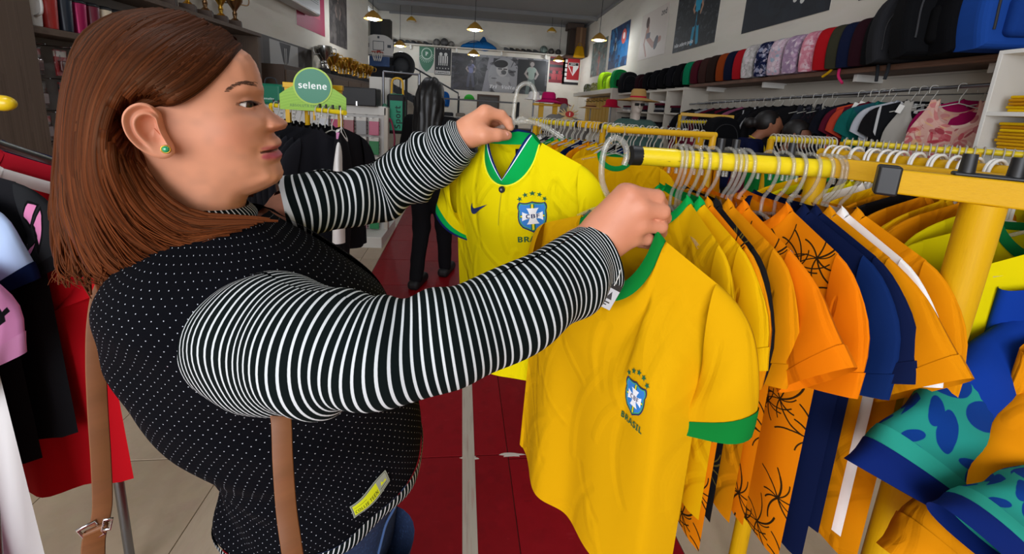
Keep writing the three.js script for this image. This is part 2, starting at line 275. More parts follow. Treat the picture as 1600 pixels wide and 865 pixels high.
const fabricBump = canvas(512, 512, (x, w, h) => { // soft creases of hanging cloth
  x.fillStyle = '#808080'; x.fillRect(0, 0, w, h); const R = rng(23); x.lineCap = 'round';
  for (let k = 0; k < 46; k++) { const a = R() * w, b = R() * h, q = PI / 2 + (R() - .5) * 1.5, l = 60 + R() * 170, up = R() > .5; for (let n = 9; n > 0; n--) { x.globalAlpha = .045; x.strokeStyle = up ? '#fff' : '#000'; x.lineWidth = n * (2 + R() * .4); for (const ox of [-w, 0, w]) for (const oy of [-h, 0, h]) { x.beginPath(); x.moveTo(a + ox, b + oy); x.quadraticCurveTo(a + ox + cos(q + .35) * l * .5, b + oy + sin(q + .35) * l * .5, a + ox + cos(q) * l, b + oy + sin(q) * l); x.stroke(); } } }
  x.globalAlpha = 1;
}, { data: true, repeat: [2.4, 2.4] });
const cloth = (c, o = {}) => std(c, .88, { specularIntensity: .22, ...o });
// one kind of hanging shirt: its shapes are made once, each copy shares them
const kinds = {};
function shirtKind(key, o) { if (!kinds[key]) { const s = shirtShape(o); kinds[key] = { s, body: merge([s.panel(1), s.panel(-1)]), sl: s.sleeve(1, 0, o.cuff ? .88 : 1), sr: s.sleeve(-1, 0, o.cuff ? .88 : 1), cl: o.cuff ? s.sleeve(1, .86, 1, .015, 18, 2) : null, cr: o.cuff ? s.sleeve(-1, .86, 1, .015, 18, 2) : null, collar: s.collar() }; } return kinds[key]; }
function hangShirt(kind, name, label, category, group, pos, ry, c) {   // c: { body, sleeve, collar, cuff } materials
  const k = kinds[kind], t = thing(name, label, category, group, pos, ry);
  part('body', k.body, c.body, t); if (!c.bare) { const a = part('sleeve', k.sl, c.sleeve ?? c.body, t), b = part('sleeve', k.sr, c.sleeve ?? c.body, t); if (k.cl) { part('cuff', k.cl, c.cuff ?? c.sleeve ?? c.body, a); part('cuff', k.cr, c.cuff ?? c.sleeve ?? c.body, b); } }
  part('collar', k.collar, c.collar ?? c.body, t); return t;
}
// hangers: clear plastic, the hook over a rail of radius r at the origin, the shoulders below it
const clear = std(0xf1f0ea, .12, { transmission: .86, thickness: 0, ior: 1.46 });
const clearCheap = std(0xdedcd4, .22, { transmission: .45, thickness: 0 });
const whitePlastic = std(0xe9e6df, .3);
function hangerGeo(r = .017, drop = .1, half = .15, wire = .0035, slope = .36, double = true) {
  const R = r + wire + .004;
  const pts = [[-R, -.03, 0], [-R, -.012, 0]]; for (let a = 0; a <= 12; a++) pts.push([-R * cos(a / 12 * PI), R * sin(a / 12 * PI), 0]); pts.push([R, -.015, 0], [R * .6, -.04, 0], [0, -drop * .7, 0], [0, -drop, 0]);
  const arms = [[-half, -drop - slope * half * .92, 0], [-half * .6, -drop - slope * half * .55, 0], [-.04, -drop - .012, 0], [0, -drop, 0], [.04, -drop - .012, 0], [half * .6, -drop - slope * half * .55, 0], [half, -drop - slope * half * .92, 0]];
  return { hook: double ? [tube(pts, wire, 6, 40)] : [tube(pts, wire, 5, 18)], arms: tube(arms, wire * 1.2, 5, 16), bar: tube([[-half, -drop - slope * half * .92, 0], [-half * .96, -drop - slope * half * .92 - .012, 0], [0, -drop - slope * half * .92 - .014, 0], [half * .96, -drop - slope * half * .92 - .012, 0], [half, -drop - slope * half * .92, 0]], wire, 5, 16) };
}
const HG = hangerGeo(), HGlow = hangerGeo(.017, .1, .15, .0032, .36, false);
const HGwall = hangerGeo(.0125, .1, .19, .003, .34, false);
const HGs = hangerGeo(.0165, .088, .125, .0032, .3);
function makeHanger(label, group, pos, ry, mat = clear, geo = HG) { const t = thing('plastic_hanger', label, 'hanger', group, pos, ry); part('hook', geo.hook, mat, t); part('shoulder_arms', geo.arms, mat, t); return t; }
// a shirt on its hanger over a rail point; nx, nz is the direction the shirt faces
function onRail(rail, kind, name, label, hlabel, hgroup, yaw, c, o = {}) {
  const drop = o.drop ?? .1; const h = makeHanger(hlabel, hgroup, rail.clone(), yaw + (o.hookFlip ? PI : 0), o.hmat ?? clear, o.hgeo ?? HG);
  const s = hangShirt(kind, name, label, o.category ?? 'shirt', o.group, rail.clone().add(V(0, -drop + .012 - (o.low ?? 0), 0)), yaw, c); return [h, s];
}
// ---------- the yellow racks in front ----------
const RY = 1.43, railZ = (x) => lerp(-.722, -.678, (x - .283) / .329);
const rackYellow = std(0xffffff, .5, { specularIntensity: .4, map: canvas(512, 256, (x, w, h) => { speck('#d3a106', ['#bb8a03', '#e6b81c', '#c79704'], 1400, 9, 512, 4, .18)(x, w, h); grain(x, w, h, 46, 4, ['#6d5206', '#8a6a0a', '#4b3a06'], [2, 16], .5); }), bumpMap: canvas(256, 256, speck('#808080', ['#a8a8a8', '#5a5a5a'], 1800, 12, 256, 4, .35), { data: true, repeat: [3, 3] }), bumpScale: .0006 });
const rackYellowTopLit = std(0xffffff, .3, { map: canvas(512, 128, (x, w, h) => { speck('#ecd01a', ['#d8b80e', '#f6e04a', '#e2c414'], 700, 19, 512, 4, .18)(x, w, h); grain(x, w, h, 30, 24, ['#6d5206', '#3b300a'], [2, 12], .6); }) });  // lemon copy of the rack yellow, light from above painted into the colour
{
  const t = thing('clothes_rack', 'worn yellow steel clothes rack in front with a thick round post', 'clothes rack');
  const a = V(.283, RY, -.722), b = V(.612, RY, -.678);
  part('rail', rod(a, b, .0165, 20), rackYellowTopLit, t, 'round yellow rail with worn paint, top light painted in as lemon');
  part('end_cap', rod(a.clone().add(V(-.012, 0, .0005)), a.clone().add(V(.006, 0, 0)), .0175, 20), M.blackPlastic, t);
  part('rubber_strip', tf(box(.24, .004, .012, 0, 0, 0, .0015), .47, RY + .0175, -.697, 0, -.133, 0), M.blackPlastic, t);
  const tubeBar = (p, q, w, h) => { const d = q.clone().sub(p), g = box(d.length(), h, w, 0, 0, 0, .003); return tf(g, (p.x + q.x) / 2, (p.y + q.y) / 2, (p.z + q.z) / 2, 0, atan2(-d.z, d.x), 0); };
  const s0 = V(.604, RY + .002, -.70), s1 = V(1.02, RY + .002, -.32);
  part('square_tube', tubeBar(s0, s1, .03, .034), rackYellow, t);
  const c0 = V(.585, RY + .002, -.545), c1 = V(.87, RY + .002, -.29);
  part('crossbar', tubeBar(c0, c1, .03, .034), rackYellow, t, 'yellow crossbar with a black strip and pegs');
  const dir = c1.clone().sub(c0).normalize();
  part('end_cap', tf(box(.026, .042, .036, 0, 0, 0, .004), c0.x, c0.y, c0.z, 0, atan2(-dir.z, dir.x), 0), M.blackPlastic, t);
  part('rubber_strip', tubeBar(c0.clone().addScaledVector(dir, .062).add(V(0, .019, 0)), c1.clone().add(V(0, .019, 0)), .02, .006), M.blackPlastic, t);
  for (const k of [.075, .118, .175]) { const p = c0.clone().addScaledVector(dir, k).add(V(0, .02, 0)); part('peg', rod(p, p.clone().add(V(0, .026, 0)), .0085, 14, .0075), M.blackPlastic, t); }
  const top = V(.662, RY - .015, -.482); part('post', rod(top, V(.662, 0, -.482), .0215, 28), rackYellow, t, 'thick round yellow post with rough paint');
  part('foot', rod(V(.662, 0, -.482), V(.662, .014, -.482), .09, 28), rackYellow, t);
  const far = V(.612, RY - .012, -.70); part('post', rod(far, V(far.x, 0, far.z), .016, 18), rackYellow, t); part('foot', rod(V(far.x, 0, far.z), V(far.x, .012, far.z), .05, 20), rackYellow, t);
  const mid = V(1.0, RY - .012, -.338); part('post', rod(mid, V(mid.x, 0, mid.z), .016, 18), rackYellow, t);
  for (const x of [.425, .45, .545]) part('peg', rod(V(x, RY + .012, railZ(x)), V(x, RY + .04, railZ(x)), .0065, 12, .006), M.blackPlastic, t);
}
const CB = { bumpMap: fabricBump, bumpScale: .009 };
const C = { amber: cloth(0xd98600, CB), orange: cloth(0xe67800, CB), yellow: cloth(0xe2ae00, CB), lemon: cloth(0xdccb00), green: cloth(0x0d8a3d), kelly: cloth(0x06a048), black: cloth(0x151416), navy: cloth(0x08153a), blue: cloth(0x082356), white: cloth(0xece9e6), deepGreen: cloth(0x0b6a34), red: cloth(0xc4101c), charcoal: cloth(0x24252b), wine: cloth(0x5a1226), pink: cloth(0xe79ac8), grey: cloth(0x8c8f94), teal: cloth(0x0f8b77), sky: cloth(0xb4c9ec) };
// the black vein print on some of the shirts
const veinTex = (base, ink, seed) => canvas(512, 512, (x, w, h) => {
  x.fillStyle = base; x.fillRect(0, 0, w, h); const R = rng(seed); x.strokeStyle = ink; x.lineCap = 'round';
  for (let k = 0; k < 9; k++) { const cx = R() * w, cy = R() * h; for (let a = 0; a < 9; a++) { const q = a / 9 * 2 * PI + R() * .5, l = 50 + R() * 70; x.lineWidth = 6 - R() * 2.5; for (const [ox, oy] of [[0, 0], [w, 0], [-w, 0], [0, h], [0, -h]]) { x.beginPath(); x.moveTo(cx + ox, cy + oy); x.quadraticCurveTo(cx + ox + cos(q + .4) * l * .6, cy + oy + sin(q + .4) * l * .6, cx + ox + cos(q) * l, cy + oy + sin(q) * l); x.stroke(); } } }
}, { repeat: [4.2, 4.2] });
const veinOrange = cloth(0xffffff, { map: veinTex('#e08000', '#2a1c08', 4) }), veinBlack = cloth(0xffffff, { map: veinTex('#17161a', '#6b5a20', 8) });
const kid = { SW: .168, W: .178, HW: .185, L: .5, nw: .066, nd: .06, ah: .17, th: .011, len: .165, slW: .14, slTh: .017, fold: .006, slope: .4, ang: 1.0 };
shirtKind('kid', { ...kid, seed: 3, cuff: true }); shirtKind('kidDroop', { ...kid, seed: 5, ang: 1.22, len: .19, slW: .145, cuff: true }); shirtKind('kidOut', { ...kid, seed: 8, ang: .72, len: .16, slW: .135, slTh: .022, th: .014, cuff: true }); shirtKind('kidLong', { ...kid, seed: 11, L: .56, ang: 1.16, len: .19, slW: .15, cuff: true });
{
  const HL = 'clear plastic hanger hooked over the round yellow rail in front', HGp = 'clear hangers on the round front rail';
  const rows = [
    // x on the rail, kind, cloths, label, how far below the hanger's throat
    [.352, 'kidDroop', { body: C.yellow, collar: C.kelly, cuff: C.yellow }, 'yellow t-shirt with a green collar just right of the woman’s near hand'],
    [.368, 'kid', { body: C.yellow, collar: C.kelly }, 'second green-collared yellow t-shirt right of the near hand, half hidden'],
    [.383, 'kidLong', { body: veinOrange, sleeve: C.amber, collar: C.amber }, 'vein-print amber t-shirt left of the slim black one on the front rail'],
    [.398, 'kidDroop', { body: veinBlack, sleeve: C.black, collar: C.black }, 'black t-shirt squeezed between two amber ones on the front rail'],
    [.414, 'kidDroop', { body: C.amber, collar: C.amber }, 'amber t-shirt directly right of the black one on the front rail'],
    [.441, 'kidOut', { body: veinOrange, sleeve: C.orange, collar: C.orange }, 'bright orange t-shirt with vein print on the chest, its sleeve sticking out'],
    [.512, 'kidLong', { body: veinOrange, sleeve: C.orange, collar: C.orange }, 'orange t-shirt with a drooping sleeve, left of the navy one on the front rail'],
    [.535, 'kidLong', { body: C.navy, sleeve: C.blue, collar: C.navy }, 'navy blue t-shirt between orange and amber shirts on the front rail'],
    [.556, 'kid', { body: C.navy, sleeve: C.navy, collar: C.navy }, 'dark navy t-shirt behind the first navy one on the front rail'],
    [.580, 'kidOut', { body: C.amber, collar: C.amber }, 'amber t-shirt with a wide sleeve, last but one on the front rail'],
    [.602, 'kid', { body: C.white, collar: C.white }, 'white t-shirt peeping out behind an amber one near the front rail’s end'],
    [.622, 'kidLong', { body: C.amber, collar: C.amber }, 'amber t-shirt at the right end of the front rail beside the thick post'],
  ];
  rows.forEach(([x, kind, c, label], i) => {
    const p = V(x, RY, railZ(x)); onRail(p, kind, 't_shirt', label, HL, HGp, -PI / 2 + .05 + ((i * 37) % 10 - 5) * .012, c, { drop: .075, hgeo: HGs, group: null });
  });
  // empty hangers pushed together on the same rail
  for (const x of [.362, .45, .457, .47, .56, .615, .645]) makeHanger(HL, HGp, V(x, RY, railZ(x)), -PI / 2 + (x * 97 % .3 - .15), clear, HGs);
}
// ---------- the second rail behind the square tube, the shirts beside the post and the blue shirts by the camera ----------
{
  const a = V(.925, RY, -1.06), b = V(1.02, RY + .008, -.58), d = b.clone().sub(a).normalize(), yaw = atan2(-d.z, d.x) + PI / 2;
  const t = thing('clothes_rail', 'yellow rail behind the square tube, crowded with silver hangers', 'clothes rail');
  part('rail', rod(a, b, .015, 16), rackYellow, t); part('post', rod(V(b.x, RY - .01, b.z), V(b.x, 0, b.z), .016, 16), rackYellow, t); part('post', rod(V(a.x, RY - .01, a.z), V(a.x, 0, a.z), .016, 16), rackYellow, t);
  const HL = 'pale plastic hanger on the crowded rail behind the square tube', G2 = 'pale hangers behind the square tube';
  shirtKind('kid2', { ...kid, seed: 21, slope: .26, ang: .62, th: .011 });
  const list = [[C.yellow, C.kelly, 'yellow t-shirt with a green collar at the far end of the crowded rail'], [C.lemon, C.kelly, 'lemon t-shirt with a green collar next to the far end of the crowded rail'], [C.black, 0, 'black t-shirt nearest the far end of the crowded rail'], [C.lemon, 0, 'lemon t-shirt between a black and a white one on the crowded rail'], [C.white, 0, 'white t-shirt on the crowded rail behind the square tube'], [C.yellow, 0, 'yellow t-shirt directly in front of the white one on the crowded rail'], [C.amber, 0, 'amber t-shirt just behind the second black one on the crowded rail'], [C.black, 0, 'black t-shirt in the middle of the crowded rail between amber ones'], [C.amber, 0, 'amber t-shirt just in front of the middle black one on the crowded rail'], [C.yellow, 0, 'yellow t-shirt two places in front of the middle black one on the crowded rail'], [C.amber, 0, 'amber t-shirt behind the big lemon one by the thick post'], [C.lemon, 0, 'big lemon t-shirt directly left of the thick post, front of the crowded rail']];
  list.forEach(([m, col, label], i) => onRail(a.clone().addScaledVector(d, .03 + i * .032), 'kid2', 't_shirt', label, HL, G2, yaw + ((i * 53) % 10 - 5) * .012, { body: m, collar: col || m }, { drop: .07, hgeo: HGs, hmat: whitePlastic }));
  for (let k = 0; k < 9; k++) makeHanger(HL, G2, a.clone().addScaledVector(d, .05 + k * .042), yaw + (k * 31 % 7 - 3) * .02, whitePlastic, HGs);
}
{ // right of the thick post
  const P1 = at(1618, 352, .60), P2 = at(1700, 395, .50);
  onRail(P1.clone().add(V(0, .078, 0)), 'kid', 't_shirt', 'lemon yellow t-shirt with a dark green collar right of the thick post', 'clear hanger of the lemon shirt right of the thick post', null, -.15, { body: C.lemon, collar: C.deepGreen, cuff: C.deepGreen }, { drop: .09, hgeo: HGs });
  onRail(P2.clone().add(V(0, .078, 0)), 'kid', 't_shirt', 'yellow t-shirt with a drooping sleeve at the right edge, frontmost there', 'clear hanger of the frontmost shirt at the right edge', null, -.1, { body: C.lemon, collar: C.kelly, cuff: C.deepGreen }, { drop: .09, hgeo: HGs });
  const t = thing('clothes_rail', 'short yellow rail end right of the thick post', 'clothes rail'); part('rail', rod(P1.clone().add(V(-.01, .078, -.06)), P2.clone().add(V(.02, .078, .05)), .0145, 14), rackYellow, t); const e = P2.clone().add(V(.02, .078, .05)); part('post', rod(V(e.x, 0, e.z), e, .015, 12), rackYellow, t);
}
{ // blue shirts with a sea-green blot print and an amber one between them, close to the camera at the right
  const blot = canvas(512, 512, (x, w, h) => { x.fillStyle = '#238a7c'; x.fillRect(0, 0, w, h); const R = rng(6); x.fillStyle = '#08357e'; for (let k = 0; k < 36; k++) { const cx = (k % 6 + .5 + (R() - .5) * .7) * w / 6, cy = (floor(k / 6) + .5 + (R() - .5) * .7) * h / 6, a = 16 + R() * 36, b = 12 + R() * 20, q = R() * 3; for (const ox of [-w, 0, w]) for (const oy of [-h, 0, h]) { x.beginPath(); x.ellipse(cx + ox, cy + oy, a, b, q, 0, 7); x.fill(); } } }, { repeat: [4.6, 4.6] });
  const blotM = cloth(0xffffff, { map: blot }), royal = cloth(0x0b3590), ink = cloth(0x082062), ribTeal = cloth(0xffffff, { map: canvas(256, 64, (x, w, h) => { x.fillStyle = '#2fa592'; x.fillRect(0, 0, w, h); x.fillStyle = '#238a79'; for (let i = 0; i < 64; i++) x.fillRect(i * 4, 0, 1.5, h); }, { repeat: [20, 20] }) });
  const necks = [];
  // a raised sleeve: cuff to shoulder, then the side of the body hanging below
  const sleeveShirt = (label, cuffT, cuffB, shT, shB, th, m, len) => {
    const t = thing('t_shirt', label, 'shirt', null, shT.clone()); const rel = (v) => v.clone().sub(shT);
    const ct = rel(cuffT), cb = rel(cuffB), st = V(0, 0, 0), sb = rel(shB), ax = ct.clone().add(cb).multiplyScalar(.5).sub(sb.clone().multiplyScalar(.5)).normalize();
    const seg = (i0, i1, grow, mat, name, par, n = 10) => part(name, gridGeo(28, n, (u, k) => { const w = lerp(i0, i1, k), T = st.clone().lerp(ct, w), B = sb.clone().lerp(cb, w), mid = T.clone().add(B).multiplyScalar(.5), h = T.sub(B).multiplyScalar(.5 + grow), nrm = h.clone().cross(ax).normalize(), q = u * 2 * PI; return mid.addScaledVector(h, cos(q)).addScaledVector(nrm, sin(q) * (th + grow * .04) * (1 + .12 * sin(q * 2 + w * 4)) + .003 * sin(w * 22 + q)); }, (u, k) => [u * .26, lerp(i0, i1, k) * .2], true), mat, par);
    const s = seg(.0, .45, 0, m.top, 'sleeve', t); if (m.mid) seg(.42, .8, .004, m.mid, 'sleeve_band', s); else seg(.42, .84, .002, m.top, 'sleeve_end', s);
    if (m.rib) seg(.79, .88, .012, m.rib, 'sleeve_stripe', s, 3); seg(m.rib ? .87 : .83, 1, .02, m.cuff, 'cuff', s, 4);
    necks.push([shT, label, shT.clone()]); // body: shoulder and side, hanging from the sleeve root
    const out = st.clone().add(sb).multiplyScalar(.5).sub(ct.clone().add(cb).multiplyScalar(.5)); out.y = 0; out.normalize();
    const side = out.clone().cross(V(0, 1, 0)).normalize(); necks[necks.length - 1][2] = shT.clone().addScaledVector(out, .136).add(V(0, .135, 0)); makeHanger(['clear hanger of the lower right blot-print shirt', 'clear hanger of the lower right amber shirt', 'clear hanger of the bottom corner blue shirt'][necks.length - 1], null, necks[necks.length - 1][2].clone(), atan2(-out.z, out.x), clear, HGs);
    part('body', gridGeo(40, 18, (u, v) => { const q = u * 2 * PI, w = .16, cx = w * .85, y = lerp(.015, -len, v), x = cx + cos(q) * w * (1 + .1 * v), r = pow(abs(sin(q)), .8) * Math.sign(sin(q)) * (.022 + .02 * v), topY = -.26 * max(0, abs(x - cx) - .055) + .05; const p = out.clone().multiplyScalar(x).addScaledVector(side, r + .006 * sin(x * 40 + v * 3)); p.y = y + topY * (1 - v); return p; }, (u, v) => [u * .7, v * len], true), m.body ?? m.top, t);
  };
  sleeveShirt('blue t-shirt with sea-green blot sleeve and royal blue cuff, lower right', at(1330, 722, .40), at(1452, 792, .405), at(1575, 490, .50), at(1640, 660, .46), .03, { top: royal, mid: blotM, rib: ribTeal, cuff: ink, body: royal }, .5);
  sleeveShirt('amber t-shirt in front of the blue blot-print shirt, lower right corner', at(1385, 860, .375), at(1490, 935, .36), at(1610, 590, .44), at(1665, 760, .40), .034, { top: C.amber, cuff: C.amber }, .5);
  sleeveShirt('blue t-shirt with sea-green blot print in the bottom right corner, nearest the camera', at(1468, 790, .335), at(1560, 890, .325), at(1700, 690, .40), at(1760, 800, .37), .027, { top: blotM, mid: blotM, rib: ribTeal, cuff: ink, body: royal }, .5);
  const [n0, n1, n2] = necks.map((k) => k[2]), rl = thing('clothes_rail', 'bent steel rail at the lower right carrying the blue shirts', 'clothes rail');
  part('rail', tube([n0.clone().addScaledVector(n0.clone().sub(n1), .4), n0, n1, n2, n2.clone().addScaledVector(n2.clone().sub(n1), .4)], .012, 10, 40), M.steel, rl); const pe = n2.clone().addScaledVector(n2.clone().sub(n1), .4); part('post', rod(V(pe.x, 0, pe.z), pe, .012, 12), M.steel, rl); const ps = n0.clone().addScaledVector(n0.clone().sub(n1), .4); part('post', rod(V(ps.x, 0, ps.z), ps, .012, 12), M.steel, rl);
}
// ---------- the two shirts the woman holds ----------
function star(x, cx, cy, r, rot = 0) { x.beginPath(); for (let k = 0; k < 10; k++) { const q = k / 10 * 2 * PI - PI / 2 + rot, s = k % 2 ? r * .42 : r; x[k ? 'lineTo' : 'moveTo'](cx + cos(q) * s, cy + sin(q) * s); } x.closePath(); x.fill(); }
const crestTex = canvas(384, 640, (x, w, h) => {
  x.clearRect(0, 0, w, h); const cx = w / 2;
  x.fillStyle = '#0b5a33'; [[-118, 104, -.5], [-64, 60, -.25], [0, 44, 0], [64, 60, .25], [118, 104, .5]].forEach(([dx, y, r]) => star(x, cx + dx, y, 30, r));
  const shield = (s, c) => { x.fillStyle = c; x.beginPath(); const T = (a, b) => [cx + a * s, 290 + b * s]; x.moveTo(...T(-118, -150)); x.quadraticCurveTo(...T(-60, -128), ...T(0, -158)); x.quadraticCurveTo(...T(60, -128), ...T(118, -150)); x.quadraticCurveTo(...T(150, -110), ...T(124, -60)); x.quadraticCurveTo(...T(140, 60), ...T(84, 128)); x.quadraticCurveTo(...T(30, 160), ...T(0, 186)); x.quadraticCurveTo(...T(-30, 160), ...T(-84, 128)); x.quadraticCurveTo(...T(-140, 60), ...T(-124, -60)); x.quadraticCurveTo(...T(-150, -110), ...T(-118, -150)); x.closePath(); x.fill(); };
  shield(1.02, '#12205a'); shield(.93, '#3fa36b'); shield(.86, '#2f7fd0');
  x.fillStyle = '#0b6a3a'; x.fillRect(cx - 17, 160, 34, 290); x.fillRect(cx - 106, 276, 212, 34); x.fillStyle = '#f2d91a'; x.fillRect(cx - 8, 160, 16, 286); x.fillRect(cx - 104, 285, 208, 16);
  x.fillStyle = '#f4f6fb'; for (let k = 0; k < 4; k++) { x.save(); x.translate(cx, 293); x.rotate(k * PI / 2); x.beginPath(); x.moveTo(-22, 0); x.quadraticCurveTo(-24, -50, -50, -88); x.lineTo(50, -88); x.quadraticCurveTo(24, -50, 22, 0); x.closePath(); x.fill(); x.restore(); }
  x.fillStyle = '#12205a'; x.font = 'bold 62px sans-serif'; x.textAlign = 'center'; x.fillText('CBF', cx, 315);
  x.fillStyle = '#0b5a33'; x.font = 'bold 88px sans-serif'; x.fillText('BRASIL', cx, 582, 360);
}, { clamp: true });
const swooshTex = canvas(384, 192, (x, w, h) => { x.clearRect(0, 0, w, h); x.fillStyle = '#16285c'; x.beginPath(); x.moveTo(372, 18); x.lineTo(110, 168); x.quadraticCurveTo(20, 204, 12, 118); x.quadraticCurveTo(14, 74, 46, 34); x.quadraticCurveTo(32, 112, 92, 102); x.quadraticCurveTo(112, 98, 372, 18); x.closePath(); x.fill(); }, { clamp: true });
const print = (t) => std(0xffffff, .75, { map: t, transparent: true });
const crestM = print(crestTex), swooshM = print(swooshTex);
const bezP = (pts) => new THREE.CatmullRomCurve3(pts);
{ // first shirt, held up by the far hand
  const lemon = cloth(0xe3cf00, { bumpMap: fabricBump, bumpScale: .010 }), kelly = cloth(0x05a34c), navy = cloth(0x14235c), white = cloth(0xdff0ff);
  const s = shirtShape({ SW: .142, W: .148, HW: .156, L: .47, nw: .062, nd: .078, nb: .006, slope: .5, ah: .15, th: .03, len: .13, slW: .11, slTh: .026, ang: 1.12, fold: .011, seed: 14, nu: 64, nv: 48 });
  const t = thing('football_shirt', 'lemon football shirt with dark swoosh and blue crest, held by the far hand', 'shirt', null, at(800, 222, .79), 0);
  t.quaternion.setFromEuler(new THREE.Euler(0, -.66, 0)).multiply(new THREE.Quaternion().setFromEuler(new THREE.Euler(.02, 0, .1)));
  part('body', merge([s.panel(1), s.panel(-1)]), lemon, t);
  for (const k of [1, -1]) { const sl = part('sleeve', s.sleeve(k, 0, .86, 0, 28, 16), lemon, t); part('cuff', s.sleeve(k, .83, .95, .012, 28, 3), kelly, sl, 'green cuff'); part('cuff_trim', s.sleeve(k, .94, 1, .016, 28, 2), navy, sl, 'navy edge of the cuff'); }
  // collar: outer edge round, inner edge a V that crosses at the front
  const inner = (c, side) => { const p = s.P(c * s.o.nw / s.o.SW * .999, 0, side), q = abs(c); return side > 0 ? V(p.x * (.74 + .1 * (1 - q)), lerp(-.066, .016, pow(q, 1.05)), p.z + lerp(.004, .0, q) + .002) : V(p.x * .8, lerp(.024, .016, q), p.z + .006); };
  const outer = (c, side) => s.P(c * s.o.nw / s.o.SW * .999, 0, side);
  const band = (side, c0, c1, a, b, off = 0) => gridGeo(28, 4, (u, k) => { const c = lerp(c0, c1, u), w = lerp(a, b, k), p = outer(c, side).lerp(inner(c, side), w); p.z += side * (sin(w * PI) * .004 + off); return p; });
  const col = part('collar', [band(1, -1, 0, 0, .9, .001), band(1, 0, 1, 0, .9, .001), band(-1, -1, 1, 0, .85, -.001)], kelly, t, 'green ribbed collar crossing in a V');
  part('collar_trim', [band(1, -1, 0, .86, 1.02, .002), band(1, 0, 1, .86, 1.02, .002), band(-1, -1, 1, .82, 1.0, 0)], navy, col, 'navy trim along the collar');
  part('collar_line', [band(1, -1, 0, .8, .87, .0025), band(1, 0, 1, .8, .87, .0025)], white, col, 'thin pale line in the collar');
  const edge = []; for (let k = 0; k <= 24; k++) edge.push(outer(-1 + k / 12, 1).add(V(0, -.001, .0025))); part('piping', tube(edge, .0016, 6, 60), cloth(0xf6f03a), col);
  part('neck_label', gridGeo(4, 2, (u, v) => V(lerp(-.006, .022, u), lerp(-.034, -.014, v), -.02)), C.black, t, 'black label inside the neck');
  part('placket', s.patch(-.0012, .0006, -.15, -.075, .0014, 8), std(0xb9ad00, .9), t);
  const bp = s.patch(.001, .002, -.086, -.085, .003, 1).attributes.position; const b = part('button', tf(new THREE.CylinderGeometry(.0062, .0062, .003, 18), bp.getX(0), bp.getY(0), bp.getZ(0), PI / 2), std(0x23262c, .4), t);
  part('button_thread', tf(new THREE.CylinderGeometry(.0022, .0022, .0036, 10), bp.getX(0), bp.getY(0), bp.getZ(0) + .0005, PI / 2), M.grey, b);
  part('crest', s.patch(.026, .090, -.190, -.083, .0016, 14), crestM, t, 'blue shield crest with five green stars, CBF and BRASIL');
  part('swoosh', s.patch(-.086, -.028, -.142, -.112, .0016, 10), swooshM, t, 'navy swoosh mark');
  const h = thing('plastic_hanger', 'clear plastic hanger of the lemon football shirt, its open hook standing above the far hand', 'hanger', null, at(806, 192, .8));
  const rel = (x, y, z) => at(x, y, z).sub(h.position);
  part('hook', tube([rel(835, 156, .8), rel(836, 144, .8), rel(830, 133, .8), rel(821, 130, .8), rel(811, 136, .8), rel(806, 150, .8), rel(803, 172, .8), rel(802, 184, .8), rel(806, 190, .8), rel(812, 194, .8)], .0042, 10, 60), clear, h);
  part('shoulder_arms', [tube([rel(770, 204, .82), rel(788, 197, .81), rel(806, 191, .8), rel(826, 190, .79), rel(848, 196, .77), rel(880, 216, .75)], .005, 8, 30), tube([rel(806, 190, .8), rel(812, 184, .8), rel(820, 186, .8), rel(836, 192, .78)], .0035, 8, 20)], clear, h);
}
